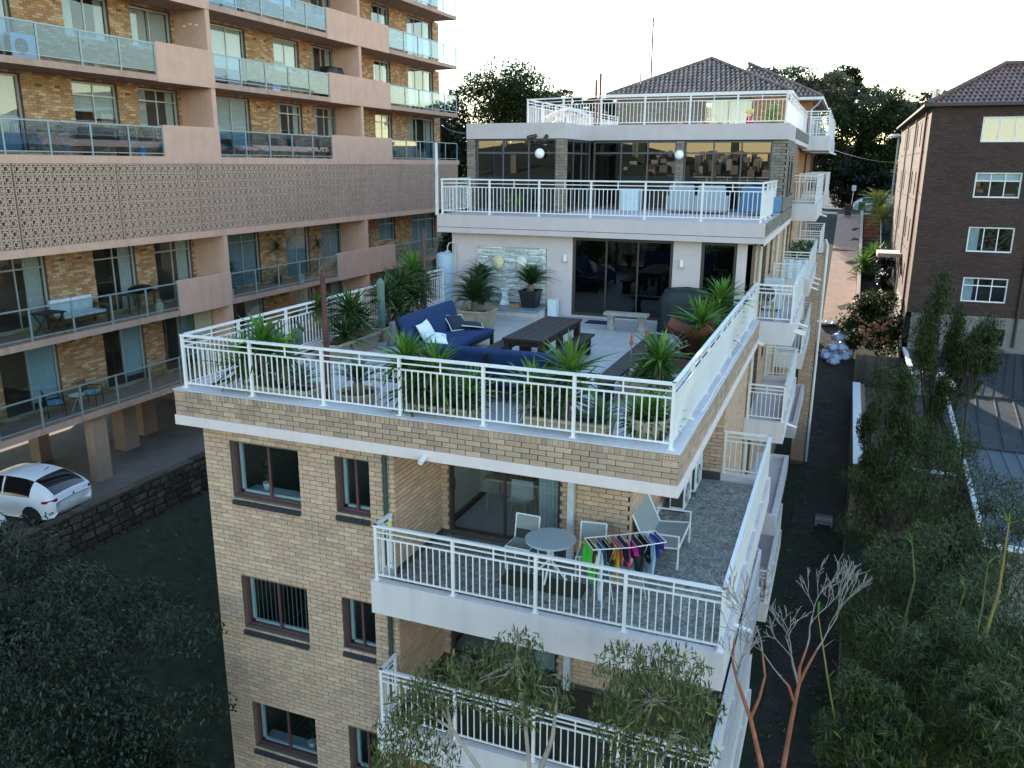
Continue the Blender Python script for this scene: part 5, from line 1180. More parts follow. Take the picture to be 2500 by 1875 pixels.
cloth('towel', 'wide dark green towel draped over the airer', .22, .62, .4, cm_('dkgreen', (.03,.055,.05)), .44); cloth('shirt', 'black shirt right of the dark green towel', .33, .4, .3, cm_('black', (.012,.012,.016))); cloth('shirt', 'pale blue shirt hanging near the right end of the airer', .41, .66, .3, cm_('paleblue', (.42,.62,.78)), .36, -.03); cloth('shorts', 'royal blue shorts at the right end of the airer', .50, .34, .2, cm_('royal', (.03,.05,.34)), .30); cloth('underwear', 'purple underwear at the far right end of the airer', .585, .22, .14, cm_('purple', (.13,.04,.30)), .34)
t = thing('timber_rack', 'low slatted timber step under the clothes airer', 'step', (-.95, 1.45, BZ))
for i in range(5): boxo('slat', (-.28+.11*i, -.2, .12), (-.19+.11*i, .2, .15), M('grey_slat', (.30,.33,.33), .8), t)
for y in (-.15, .15): boxo('bearer', (-.28, y-.02, 0), (.26, y+.02, .12), MATS['grey_slat'], t)
# a few things inside the front rooms
t = thing('indoor_plant', 'leafy plant in a pale pot on the upper left window sill', 'house plant', (-7.72, .74, -2.0)); MB().lathe([(.06,0),(.085,.15),(.09,.15)], (0,0,0), 12).build('pot', white, t); MB().tube([(0,0,.15),(.02,.02,.35)], .01, 5).build('stem', trunk_m, t)
BLf = leaf_mesh('leaf', cg, .18, .40, .3)
for i in range(12): put('leaf', BLf, t, (0,0,.2+.025*i), (U(-.3,.3), -R(U(0,60)), i*2.4), (.20,.20,.20))
boxo('window_shelf', (-8.1, .56, -2.04), (-6.6, .9, -2.01), MATS['pale_blue_sash'], MAIN, True)
for z, x, lab in ((-7.36, -7.0, 'white potted plant in the lowest wide window'), (-7.36, -6.78, 'second potted plant in the lowest wide window, nearer its right side')):
    c = dup(t, (x, .62, z), U(0,3), lab)
boxo('window_shelf', (-8.1, .52, -7.40), (-6.6, .8, -7.37), MATS['pale_blue_sash'], MAIN, True)
t = thing('dining_chair', 'pale shell chair on timber legs behind the sliding glass door', 'chair', (-3.55, 3.1, -2.9)); MB().grid(lambda a, b: ((a-.5)*.46, -.2+.42*b if b < .6 else .05+.05*b, .45+.02*math.cos(a*6) if b < .6 else .45+(b-.6)*.9), 6, 8).build('seat', white, t, smooth=True)
for x in (-.18,.18):
    for y in (-.18,.18): MB().tube([(x*.7,y*.7,.44),(x,y,0)], .014, 6).build('leg', M('beech', (.45,.29,.15), .6), t)
t = thing('dining_table', 'timber dining table behind the sliding glass door', 'table', (-3.9, 3.6, -2.9)); boxo('tabletop', (-.5,-.4,.70), (.7,.4,.74), MATS['beech'], t)
for x in (-.45,.65):
    for y in (-.35,.35): MB().tube([(x*.9,y*.9,.70),(x,y,0)], .02, 6).build('leg', MATS['beech'], t)

# ------------------------------------------------------------------ upper terrace things
def armchair(label, loc, rz, mat, w_=.75):
    t = thing('armchair', label, 'armchair', loc, rz, 'pale armchairs behind the bay windows'); boxo('seat', (-w_/2,-.4,.15), (w_/2,.35,.42), mat, t, bevel=.05); boxo('backrest', (-w_/2,.25,.15), (w_/2,.45,.9), mat, t, bevel=.06)
    for x in (-1,1): boxo('armrest', (x*w_/2-.09,-.4,.15), (x*w_/2+.09,.4,.6), mat, t, bevel=.05)
pbm = M('pale_blue_upholstery', (.30,.36,.40), .9, var=.06)
armchair('left pale blue armchair on the bay window terrace', (-2.75, 14.5, 2.45), R(180), pbm); armchair('middle wide pale blue armchair on the bay window terrace', (-1.9, 14.4, 2.45), R(185), pbm, .8); armchair('strong blue armchair at the right end of the bay window terrace', (-.5, 14.2, 2.45), R(150), M('blue_upholstery', (.09,.20,.36), .9))
t = thing('cabinet', 'pale blue cabinet with door on the bay window terrace', 'cabinet', (-4.5, 15.1, 2.45)); boxo('body', (-.32,-.2,0), (.32,.2,.75), pbm, t); boxo('door', (-.27,-.215,.06), (.27,-.2,.70), M('pale_cabinet_door', (.48,.62,.70), .6), t)
t = thing('green_planter_box', 'green leafy tub plant behind the left part of the bay window railing', 'plant', (-7.3, 12.2, 2.45)); boxo('tub', (-.3,-.2,0), (.3,.2,.3), blk, t)
for i in range(40): put('leaf', YL[i%3], t, (U(-.25,.25), U(-.15,.15), .3), (0, -R(U(30,85)), U(0,6.28)), (.4,.4,.4))
t = thing('umbrella', 'collapsed white parasol leaning on the rooftop terrace', 'umbrella', (-7.7, 18.5, 4.96)); MB().tube([(0,0,0),(.1,0,1.2)], .025, 6).build('pole', wm, t)
for k in range(5): MB().tube([(-.9+.1*k,0,.1+.1*k),(0,.05*k,.75+.05*k),(.7,-.1*k,.55-.12*k)], .03, 6).build('rib', white, t)
MB().grid(lambda a, b: (-.9+1.7*a, -.3+.6*b, .62+.28*math.sin(a*3.1)-.2*abs(b-.5)), 8, 4).build('canopy', M('cream_canvas', (.66,.64,.58), .9), t)
t = thing('outdoor_sofa', 'long dark blue daybed with striped cushions on the rooftop terrace', 'sofa', (-4.2, 26.6, 4.96)); boxo('base', (-1.6,-.4,0), (2.4,.4,.42), M('dark_daybed', (.02,.03,.06), .9), t, bevel=.04); boxo('back', (-1.6,.3,.3), (2.4,.45,.66), M('teal_blue', (.03,.12,.22), .9), t, bevel=.04)
cols = [(.6,.12,.04),(.55,.35,.06),(.4,.04,.05),(.07,.2,.4),(.6,.3,.05),(.5,.08,.06),(.55,.45,.2),(.5,.15,.05)]
for i, c in enumerate(cols): tag(MB().box((-.13,-.06,-.15), (.13,.06,.15)).build('cushion', M('cush%d' % i, c, .9), None, bevel=.04), 'small cushion on the rooftop daybed, number %s from the left'.replace('number %s', ['first','second','third','fourth','fifth','sixth','seventh','last'][i]), 'cushion', 'cushions on the rooftop daybed').location = (-5.55+.28*i, 26.55, 5.52)
t = thing('potted_yucca', 'yellow-green potted plant at the right end of the rooftop railing', 'plant', (-1.2, 24, 4.96)); MB().lathe([(.2,0),(.25,.35)], (0,0,0), 12).build('pot', sand, t)
for i in range(70): put('leaf', YL[i%3], t, (U(-.2,.2), U(-.2,.2), .35+U(0,.7)), (0, -R(U(0,80)), U(0,6.28)), (.55,.55,.55))
t = thing('flower_vase', 'red vase of yellow flowers on the rooftop table', 'vase', (-2.3, 25.9, 5.55)); MB().lathe([(.1,0),(.13,.15),(.08,.34)], (0,0,0), 12).build('vase', M('red_vase', (.6,.04,.06), .4), t); m = MB()
for i in range(14): m.ball((U(-.14,.14), U(-.1,.1), .42+U(-.05,.14)), .05, n=6, m=4)
m.build('flowers', M('yellow_petal', (.75,.55,.05), .8), t)
t = thing('rooftop_table', 'dark outdoor table with the red vase on the rooftop terrace', 'table', (-2.4, 25.9, 4.96)); boxo('tabletop', (-.9,-.4,.53), (.9,.4,.58), timber_dark, t)
for x in (-.8,.8):
    for y in (-.3,.3): boxo('leg', (x-.03,y-.03,0), (x+.03,y+.03,.53), timber_dark, t)
sheet = MB().grid(lambda a, b: (-.10+.86*a, 20.30+.02*math.sin(a*20), -.02+.70*(1-b)+.01*math.sin(a*9)), 16, 4).build('sheet', M('pale_sheet', (.50,.60,.70), .9), None); tag(sheet, 'pale blue sheet hung inside the side balcony railing', 'sheet'); sheet.modifiers.new('thick', 'SOLIDIFY').thickness = .004
t = thing('balcony_shrub', 'leafy green shrubs on the far side balcony', 'plant', (.3, 24.5, -.19)); boxo('trough', (-.3,-.8,0), (.3,.8,.4), sand, t); m = MB()
for i in range(700):
    c = Vector((U(-.4,.45), U(-1.1,1.1), U(.4,1.15))); d = Vector((U(-1,1),U(-1,1),U(-1,1))).normalized()*.08; e = d.cross(Vector((U(-1,1),U(-1,1),U(-1,1)))).normalized()*.03; m.add([c-d,c+e,c+d,c-e],[(0,1,2,3)])
m.build('foliage', M('shrub_green', (.035,.09,.03), .6, rnd=.4), t)
# ------------------------------------------------------------------ things on the salmon balconies
def folding_chair(label, loc, rz, mat, grp='folding chairs on the middle screen-top balcony'):
    t = thing('folding_chair', label, 'chair', loc, rz, grp); f = MB()
    for x in (-.2,.2): f.bar((x,-.25,0),(x,.22,.85),.025,.035); f.bar((x,.25,0),(x,-.2,.45),.025,.035)
    f.build('frame', mat, t)
    for i in range(4): boxo('slat', (-.2,-.2+.1*i,.43), (.2,-.12+.1*i,.45), mat, t); 
    for i in range(4): o = boxo('slat', (-.2,-.01,-.03), (.2,.01,.03), mat, t); o.location = (0, .10+.036*i, .55+.085*i)
dkw = M('dark_folding_wood', (.06,.035,.03), .6)
folding_chair('left dark folding chair on the balcony just above the screen', (-21.2, 19.4, LEV[3]), R(60), dkw); folding_chair('right dark folding chair on the balcony just above the screen', (-21.2, 20.7, LEV[3]), R(75), dkw)
t = thing('armchair', 'brown armchair on the near balcony just above the screen', 'armchair', (-21.2, 10.5, LEV[3]), R(80)); bm2 = M('brown_cushion', (.10,.065,.045), .9)
boxo('seat', (-.7,-.35,.32), (.7,.3,.48), bm2, t, bevel=.04); boxo('backrest', (-.7,.22,.4), (.7,.38,.92), bm2, t, bevel=.04)
for x in (-.6,.6): boxo('leg', (x-.03,-.3,0), (x+.03,.3,.32), dark_in, t)
t = thing('balcony_table', 'dark cafe table with folding legs on the near balcony above the screen', 'table', (-21.1, 8.4, LEV[3])); boxo('tabletop', (-.35,-.55,.70), (.35,.55,.73), dkw, t)
for y in (-.4,.4): MB().bar((-.3,y,0),(.3,y,.70),.03).bar((.3,y,0),(-.3,y,.70),.03).build('leg', alum_lt, t)
t = thing('jar', 'blue jar at the foot of the near balcony glass above the screen', 'jar', (-20.75, 11.6, LEV[3])); MB().lathe([(.10,0),(.12,.05),(.12,.28),(.09,.31),(.09,.36)], (0,0,0), 12).build('body', M('blue_jar', (.12,.32,.5), .5), t)
t = thing('covered_grill', 'barbecue under a black cover behind a salmon balcony panel', 'barbecue', (-21.35, 24.3, LEV[4])); m = MB().grid(lambda a, b: (.40*math.copysign(abs(math.cos(a*6.2832))**.5, math.cos(a*6.2832))*(1-.2*max(0,b-.7)/.3), .72*math.copysign(abs(math.sin(a*6.2832))**.5, math.sin(a*6.2832))*(1-.15*max(0,b-.7)/.3), 1.45*b), 28, 8); m.f.append(tuple(8*29+k for k in range(28))); m.build('cover', M('black_cover', (.012,.012,.014), .5), t, smooth=True)
acunit('air conditioner behind the upper near glass balustrade of the tan block', (-21.4, 8.0, LEV[4]), R(90), .85, .75)
t = thing('balcony_sofa', 'white cushioned two-seat timber sofa on the second lowest near balcony', 'sofa', (-21.35, 8.75, LEV[1]+.01), R(90)); wd2 = M('teak_dark', (.12,.065,.04), .6)
for i in (-1,1):
    boxo('cushion', (.02 if i>0 else -.82,-.35,.36), (.82 if i>0 else -.02,.3,.46), M('white_balcony_cushion', (.66,.68,.72), .9), t, bevel=.03); o = boxo('back_cushion', (.02 if i>0 else -.82,.24,.46), (.82 if i>0 else -.02,.34,.92), MATS['white_balcony_cushion'], t, bevel=.03)
    for y in (-.32,.32): boxo('leg', (i*.9-.03,y-.03,0), (i*.9+.03,y+.03,.6), wd2, t)
    boxo('armrest', (i*.9-.05,-.38,.58), (i*.9+.05,.38,.63), wd2, t)
boxo('frame', (-.9,-.36,.30), (.9,.34,.35), wd2, t)
t = thing('balcony_table', 'dark slatted folding table in front of the white balcony sofa', 'table', (-20.95, 7.3, LEV[1]+.01)); 
for i in range(6): boxo('slat', (-.32+.11*i,-.4,.68), (-.23+.11*i,.4,.71), dkw, t)
for y in (-.3,.3): MB().bar((-.3,y,0),(.3,y,.68),.03).bar((.3,y,0),(-.3,y,.68),.03).build('leg', wd2, t)
t = thing('gas_bottle', 'cream gas bottle beside the black kettle grill', 'gas bottle', (-20.85, 11.75, LEV[1]+.01)); MB().lathe([(.12,0),(.155,.05),(.155,.28),(.10,.36),(.04,.38),(.04,.42)], (0,0,0), 16).build('cylinder', M('cream_gas', (.55,.52,.42), .5), t, smooth=False); MB().tube([(.09*math.cos(q*.63), .09*math.sin(q*.63), .44) for q in range(11)], .012, 5).build('collar', MATS['cream_gas'], t)
t = thing('kettle_grill', 'black lidded grill on a trolley behind the lower clear balustrade', 'barbecue', (-21.3, 11.4, LEV[1]+.01)); MB().ball((0,0,.86), .34, .50, .17, 14, 8).build('lid', M('gloss_black', (.01,.01,.012), .25), t, smooth=True); boxo('shelf', (-.25,-.8,.72), (.25,.8,.75), dark_in, t)
for x in (-.2,.2):
    for y in (-.4,.4): boxo('leg', (x-.02,y-.02,0), (x+.02,y+.02,.72), dark_in, t)
DR = [leaf_mesh('leaf', cg, .05, .07, .3)]
def dracaena(label, loc, h):
    t = thing('balcony_palm', label, 'plant', loc, 0, 'potted palms on the second lowest middle balcony'); MB().lathe([(.14,0),(.2,.34)], (0,0,0), 14).build('pot', M('brown_pot', (.10,.04,.03), .6), t); MB().tube([(0,0,.3),(.02,.02,h)], .025, 6).build('trunk', trunk_m, t)
    for i in range(44): s = U(.45,.65); put('leaf', DR[0], t, (.02,.02,h), (U(-.2,.2), -R(80-110*i/44), i*2.4), (s,s,s))
dracaena('potted palm at the left end of the second lowest middle balcony', (-21.1, 15.9, LEV[1]), 1.05); dracaena('potted palm at the brick pier of the second lowest middle balcony', (-21.6, 19.6, LEV[1]), 1.6); dracaena('potted palm near the salmon panel of the second lowest middle balcony', (-21.3, 22.3, LEV[1]), 1.5)
for x, y, lab in ((-20.8, 15.5, 'white pot in the left corner of the middle balcony'), (-20.85, 20.3, 'blue-white pot near the rail of the middle balcony')):
    t = thing('plant_pot', lab, 'plant pot', (x, y, LEV[1])); MB().lathe([(.12,0),(.16,.36),(.14,.36)], (0,0,0), 14).build('body', M('bluewhite_pot', (.55,.68,.74), .4), t)
blkw = M('black_wire', (.012,.013,.016), .5); cp_ = M('patterned_cushion', (.05,.30,.50), .9, var=.9, scale=14, alt=[(.5,.6,.62),(.04,.2,.4)])
def wire_chair(label, loc, rz):
    t = thing('wire_chair', label, 'chair', loc, rz, 'black wire chairs on the lowest balcony'); f = MB()
    for x in (-.27,.27):
        f.tube([(x,-.25,0),(x,-.25,.62),(x,.2,.64)], .013, 5); f.tube([(x,.25,0),(x,.25,.64)], .013, 5)
    f.tube([(-.27,.25,.62),(-.27,.30,.82),(.27,.30,.82),(.27,.25,.62)], .014, 5); f.tube([(-.27,-.25,.40),(.27,-.25,.40),(.27,.25,.40),(-.27,.25,.40),(-.27,-.25,.40)], .012, 5)
    for i in range(9): x = -.24+.06*i; f.tube([(x,.26,.42),(x,.30,.82)], .006, 4)
    f.build('frame', blkw, t); boxo('cushion', (-.25,-.24,.41), (.25,.24,.48), cp_, t, bevel=.03)
wire_chair('left black wire chair with patterned cushion on the lowest balcony', (-21.3, 7.35, LEV[0]+.01), R(150)); wire_chair('right black wire chair with patterned cushion on the lowest balcony', (-21.25, 8.75, LEV[0]+.01), R(115))
t = thing('stool_table', 'small white round stool table between the two wire chairs', 'table', (-21.1, 8.05, LEV[0]+.01)); MB().lathe([(.24,.0),(.25,.02),(.24,.035)], (0,0,.52), 20).build('tabletop', white, t)
for a in range(3): MB().tube([(.05,0,.52),(.19*math.cos(a*2.1),.19*math.sin(a*2.1),0)], .012, 5).build('leg', white, t)
t = thing('bird_decoration', 'three small pale bird ornaments on the salmon party wall', 'wall decoration', (-21.2, 14.985, 8.75))
for i in range(3): MB().ball((-.3+.28*i,-.01,.05*(i%2)), .09, .02, .05, 8, 5).build('bird', white, t, smooth=True)
t = thing('ceiling_wreath', 'black round wreath hanging at the upper middle balcony end', 'wreath', (-21.2, 15.5, 8.6)); MB().tube([(0,.2*math.cos(q*.524),.2*math.sin(q*.524)) for q in range(13)], .07, 6).build('ring', dark_in, t); MB().tube([(0,0,.2),(0,0,.72)], .006, 4).build('string', dark_in, t)
t = thing('laundry_chest', 'pale boxes and a kettle on the upper middle balcony floor', 'box', (-21.0, 19.0, LEV[4])); boxo('box', (-.3,-.9,0), (.3,-.1,.38), M('mid_box', (.30,.22,.18), .8), t); boxo('box', (-.25,.0,0), (.25,.5,.3), white, t)

# ------------------------------------------------------------------ vehicles
def car(name, label, loc, rz, paint, L=4.3):
    t = thing(name, label, 'car', loc, rz)
    # stations along x (rear at 0): (x, half width, z sill, z belt, half width roof, z roof)
    S = [(0,.70,.45,.72,.62,.78),(.06,.82,.32,.86,.66,.98),(.35,.88,.24,.93,.60,1.20),(.75,.895,.22,.93,.58,1.38),(1.3,.90,.22,.92,.585,1.45),(1.9,.90,.22,.91,.58,1.45),(2.4,.90,.22,.90,.55,1.38),(2.85,.895,.22,.90,.56,1.12),(3.2,.89,.22,.87,.62,.93),(3.7,.86,.24,.80,.60,.83),(4.1,.76,.30,.66,.52,.70),(4.25,.62,.40,.55,.45,.57)]
    vs = []
    for x, w_, zs, zb, wr, zr in S:
        ring = [(w_*.92,zs),(w_,(zs+zb)/2),(w_*.97,zb),((w_+wr)/2*1.0+.02,(zb+zr)/2),(wr,zr-.02),(wr*.55,zr),(0,zr+.012)]
        for y, z in ring: vs.append((x, y, z))
        for y, z in ring[-2::-1]: vs.append((x, -y, z))
    n = 13; fs = [(i*n+k, i*n+k+1, (i+1)*n+k+1, (i+1)*n+k) for i in range(len(S)-1) for k in range(n-1)] + [tuple(range(n)), tuple((len(S)-1)*n+k for k in range(n))[::-1]]
    fs += [((i+1)*n, i*n, i*n+n-1, (i+1)*n+n-1) for i in range(len(S)-1)]
    gk = M('car_glass_dark', (.006,.007,.009), .08, spec=.8); ns = len(S)
    def isglass(i, k):
        if k in (2, 3, 8, 9): return 3 <= i <= 6
        if 4 <= k <= 7: return i in (1, 2) or i in (6, 7)
        return False
    me = bpy.data.meshes.new('shell'); me.from_pydata(vs, [], fs); o = bpy.data.objects.new('shell', me); COL.objects.link(o)
    for i in range(ns-1):
        for k in range(n-1): me.polygons[i*(n-1)+k].material_index = 1 if isglass(i, k) else 0
    me.materials.append(paint); me.materials.append(gk); sb = o.modifiers.new('smooth', 'SUBSURF'); sb.levels = 2
    ev = o.evaluated_get(bpy.context.evaluated_depsgraph_get()); em = ev.to_mesh(); V_ = [v.co.copy() for v in em.vertices]
    parts = {0: MB(), 1: MB()}; idx = {0: {}, 1: {}}
    for p in em.polygons:
        m_, d = parts[p.material_index], idx[p.material_index]; q = []
        for vi in p.vertices:
            if vi not in d: d[vi] = len(m_.v); m_.v.append(tuple(V_[vi]))
            q.append(d[vi])
        m_.f.append(tuple(q))
    ev.to_mesh_clear(); bpy.data.objects.remove(o)
    parts[0].build('body', paint, t, smooth=True); parts[1].build('windows', gk, t, smooth=True)
    for sg in (-1, 1):
        MB().tube([(1.75,sg*.845,.93),(1.78,sg*.74,1.18),(1.80,sg*.62,1.385)], .03, 6).build('pillar', paint, t)
        MB().tube([(1.15,sg*.915,.74),(1.35,sg*.915,.75)], .015, 6).build('door_handle', paint, t)
        MB().ball((2.62,sg*.97,.95), .08, .10, .06, 8, 6).build('mirror', paint, t, smooth=True)
        tl = MB().grid(lambda a, c: (.01+.34*a*a, sg*(.60+.27*a**.6), .76+.14*c*(1-.5*a)), 8, 3).build('tail_light', M('tail_red', (.30,.01,.012), .15), t)
        for x in (.78, 3.42):
            w_ = MB().lathe([(.20,-.10),(.31,-.10),(.325,-.06),(.325,.06),(.31,.10),(.20,.10)], (0,0,0), 24).build('wheel', M('tyre', (.012,.012,.012), .85), t); w_.location = (x, sg*.80, .325); w_.rotation_euler = (R(90), 0, 0)
            r_ = MB().lathe([(.20,-.02),(.20,.085),(.17,.07),(.05,.09)], (0,0,0), 20)
            r_.build('rim', M('rim_grey', (.18,.18,.19), .35, metal=.7), w_)
    MB().add([(-.012,.045*math.cos(q*math.pi/2),.84+.055*math.sin(q*math.pi/2)) for q in range(4)], [(0,1,2,3)]).build('emblem', M('chrome', (.2,.2,.21), .3, metal=.8), t)
    boxo('number_plate', (-.012,-.25,.52), (.0,.25,.62), M('plate', (.6,.6,.55), .5), t)
    MB().tube([(.95,0,1.45),(.78,0,1.58)], .012, 5).build('aerial', dark_in, t)
    return t
wp = M('car_white', (.72,.73,.76), .25, var=.02, spec=.6)
car('hatchback', 'white hatchback parked by the stone wall under the tan block', (-18.98, 5.72, -6.55), R(186), wp)
car('parked_car', 'silver-white car parked on the street at the top of the driveway', (2.3, 76.5, -.38), R(0), M('car_silver', (.45,.50,.52), .25, metal=.3))
t = thing('scooter', 'white motor scooter beside the white hatchback at the stone wall', 'scooter', (-19.2, 3.55, -6.55), R(170)); MB().tuber([Vector((0,0,.75)), Vector((.4,0,.82)), Vector((.9,0,.74)), Vector((1.2,0,.62))], [.12,.24,.24,.10], 12).build('body', wp, t, smooth=True)
boxo('seat', (.2,-.13,.86), (.9,.13,.98), M('seat_vinyl', (.5,.5,.52), .5), t, bevel=.04); MB().tube([(1.45,0,.3),(1.3,0,.75),(1.2,0,1.05)], .05, 8).build('steering_column', wp, t); MB().tube([(1.2,-.33,1.05),(1.2,.33,1.05)], .02, 6).build('handlebar', blkw, t)
for x in (.25, 1.5): o = MB().lathe([(.12,-.05),(.22,-.05),(.22,.05),(.12,.05)], (0,0,0), 18).build('wheel', MATS['tyre'], t); o.location = (x,0,.22); o.rotation_euler = (R(90),0,0)
# rubbish bags, wheelie bins, sign
bagm = M('white_blue_bag', (.38,.46,.62), .35, var=.06, bump=.5, bscale=9)
gz = lerp_tab(PROF, 39.5)
bags = [(1.55,39.2,0),(2.05,39.0,0),(2.5,39.3,0),(1.8,39.9,0),(2.3,40.1,.0),(2.7,39.8,.05),(1.85,39.5,.42),(2.3,39.5,.45),(2.1,40.2,.75),(1.95,38.5,0),(2.55,40.3,.4),(1.45,39.8,.02)]
BAGL = ['white rubbish bag at the left foot of the pile', 'white rubbish bag in the front middle of the pile', 'white rubbish bag at the right front foot of the pile', 'white rubbish bag at the left back of the pile', 'white rubbish bag half hidden at the back middle of the pile', 'white rubbish bag at the far right of the pile', 'white rubbish bag in the left of the upper layer of the pile', 'white rubbish bag in the right of the upper layer of the pile', 'topmost white rubbish bag of the pile', 'white rubbish bag lying nearest the garage, in front of the pile', 'white rubbish bag at the right back of the upper layer', 'small white rubbish bag at the far left edge of the pile']
for i, (x, y, z) in enumerate(bags):
    t = thing('rubbish_bag', BAGL[i], 'rubbish bag', (x, y, gz+z-.05+.19*(y-39.5)), U(0,6), 'pile of white rubbish bags'); rr = U(.30,.38)
    ph = U(0,6); m = MB().grid(lambda a, c: ((rr*math.sin(max(.02,c)*3.05)**.8*(1+.13*math.sin(a*25.13+ph+c*3)+.08*math.sin(a*43.98+ph)))*math.cos(a*6.2832), (rr*math.sin(max(.02,c)*3.05)**.8*(1+.13*math.sin(a*25.13+ph+c*3)))*math.sin(a*6.2832), rr*1.45*c), 22, 9); m.build('sack', bagm, t, smooth=True)
    o = MB().lathe([(.03,0),(.02,.03),(.08,.10)], (0,0,rr*1.43), 7).build('tied_neck', bagm, t)
t = thing('crumpled_sheet', 'crumpled white plastic sheet at the foot of the driveway', 'litter', (1.35, 44.6, lerp_tab(PROF,44.6)+.06)); MB().grid(lambda a, c: ((a-.5)*1.3, (c-.5)*.7, .14*math.sin(a*9)*math.sin(c*7)+.1), 10, 6).build('plastic', white, t)
def bin_(label, loc, body, lid):
    t = thing('wheelie_bin', label, 'wheelie bin', loc, 0, 'wheelie bins at the street'); MB().add([(-.24,-.26,.08),(.24,-.26,.08),(.24,.26,.08),(-.24,.26,.08),(-.30,-.36,.98),(.30,-.36,.98),(.30,.36,.98),(-.30,.36,.98)], [(0,3,2,1),(4,5,6,7),(0,1,5,4),(1,2,6,5),(2,3,7,6),(3,0,4,7)]).build('body', body, t); boxo('lid', (-.32,-.40,.98), (.32,.38,1.05), lid, t, bevel=.02)
    for x in (-.24,.24): MB().lathe([(.1,-.03),(.1,.03)], (0,0,0), 12).build('wheel', blkw, t).matrix_local = Matrix.Translation((x,.3,.1)) @ Matrix.Rotation(R(90), 4, 'Y')
bg_ = M('bin_green', (.05,.11,.06), .6); bd = M('bin_dark', (.035,.035,.035), .6)
bin_('dark wheelie bin with red lid at the top of the driveway', (1.9, 71.0, -.5), bd, M('lid_red', (.20,.03,.02), .6)); bin_('green wheelie bin in front of the parked silver car', (3.0, 72.0, -.3), bg_, bg_); bin_('dark wheelie bin by the yellow-green palms at the street', (4.2, 71.0, -.4), bd, bd)
t = thing('street_sign', 'small pale street sign on a thin post at the top of the driveway', 'sign', (2.1, 72.8, -.3)); MB().tube([(0,0,0),(.1,0,2.4)], .035, 8).build('post', alum_lt, t); boxo('plate', (-.08,-.02,2.0), (.28,.0,2.5), M('sign_plate', (.62,.62,.60), .5), t)
# masts, aerials, cables
t = thing('mast', 'tall thin radio mast standing behind the tiled roof', 'mast', (-8.75, 36, 7)); MB().tube([(0,0,0),(-.03,0,4.5)], .05, 8, .045).build('pole', M('mast_grey', (.10,.10,.11), .6), t); m = MB()
for z in (4.1, 4.35): m.bar((-.28,0,z),(.28,0,z),.015); m.bar((0,-.28,z),(0,.28,z),.015)
for a in ((-.24,0),(.24,0),(0,.24)): m.bar((a[0],a[1],3.95),(a[0],a[1],4.5),.012)
m.build('antenna', MATS['mast_grey'], t)
t = thing('tv_aerial', 'small TV aerial on the tiled roof', 'aerial', (-3.8, 36, 8.4)); m = MB().tube([(0,0,0),(0,0,1.1)], .018, 6); m.bar((-.35,0,1.05),(.75,0,.98),.02)
for i in range(7): m.bar((-.3+.16*i,-.3,1.04-.01*i),(-.3+.16*i,.3,1.04-.01*i),.012)
m.bar((-.2,0,.8),(.4,0,.9),.012); m.build('antenna', alum, t)
t = thing('street_lamp', 'street lamp far off in front of the bare trees', 'street lamp', (-33.6, 82, 5)); MB().tube([(0,0,0),(0,0,8.35)], .10, 6).tube([(0,0,8.35),(.7,0,8.5)], .07, 6).build('pole', alum, t); boxo('lamp_head', (-.5,-.15,8.45), (.9,.15,8.65), alum, t)
t = thing('wall_lamp', 'round pale street lamp at the back corner of the dark brick block', 'lamp', (5.2, 67.5, 4.2)); MB().lathe([(.5,.0),(.55,.12),(.3,.28)], (-.3,0,2.0), 16).build('lamp_head', white, t); MB().tube([(0,0,-3),(0,0,2.2),(-.3,0,2.2)], .06, 6).build('pole', alum, t)
cab = M('cable_grey', (.45,.45,.45), .6)
def cable(label, a, b, sag, r=.012):
    a, b = Vector(a), Vector(b); t = thing('cable', label, 'cable', a); MB().tube([ (b-a)*s - Vector((0,0,4*sag*s*(1-s))) for s in [i/12 for i in range(13)]], r, 5).build('wire', cab, t)
cable('overhead cable from the far balcony to the dark brick block', (.9, 31.8, 4.65), (5.3, 60, 4.2), .2); cable('cable between the tan block and the rendered roof band', (-21.8, 36.8, 6.2), (-9.0, 14, 4.95), .25)
t = thing('hose', 'white hose trailing along the terrace coping at the right railing', 'hose', (-.02, 2, .03)); MB().tube([(.012*math.sin(q*1.3), q*.5, .02) for q in range(14)], .009, 6).build('tube', white, t, smooth=True)
t = thing('tennis_ball', 'small yellow ball stuck by the green downpipe', 'ball', (-4.78, .16, -1.95)); MB().ball((0,0,0), .05, n=12, m=8).build('ball', M('yellow_ball', (.65,.60,.05), .8), t, smooth=True)

# ------------------------------------------------------------------ trees
def add_leaves(vs, fs, c, n, rad, l, w_, droop=0.0, flat=1.0):
    rnd = random.random
    for _ in range(n):
        while True:
            x, y, z = rnd()*2-1, rnd()*2-1, rnd()*2-1
            if x*x+y*y+z*z <= 1: break
        px, py, pz = c[0]+x*rad[0], c[1]+y*rad[1], c[2]+z*rad[2]
        a = rnd()*6.2832; e = (rnd()-.5)*2.0 - droop; ce = math.cos(e); k = l*(.7+.6*rnd())*.5
        dx, dy, dz = math.cos(a)*ce*k, math.sin(a)*ce*k, math.sin(e)*k
        b = a + 1.57 + (rnd()-.5); q = w_*(.7+.6*rnd())*.5; tz = (rnd()-.5)*1.4*flat; sx, sy, sz = math.cos(b)*q, math.sin(b)*q, tz*q
        i = len(vs); vs += [(px-dx,py-dy,pz-dz),(px+sx,py+sy,pz+sz),(px+dx,py+dy,pz+dz),(px-sx,py-sy,pz-sz)]; fs.append((i,i+1,i+2,i+3))
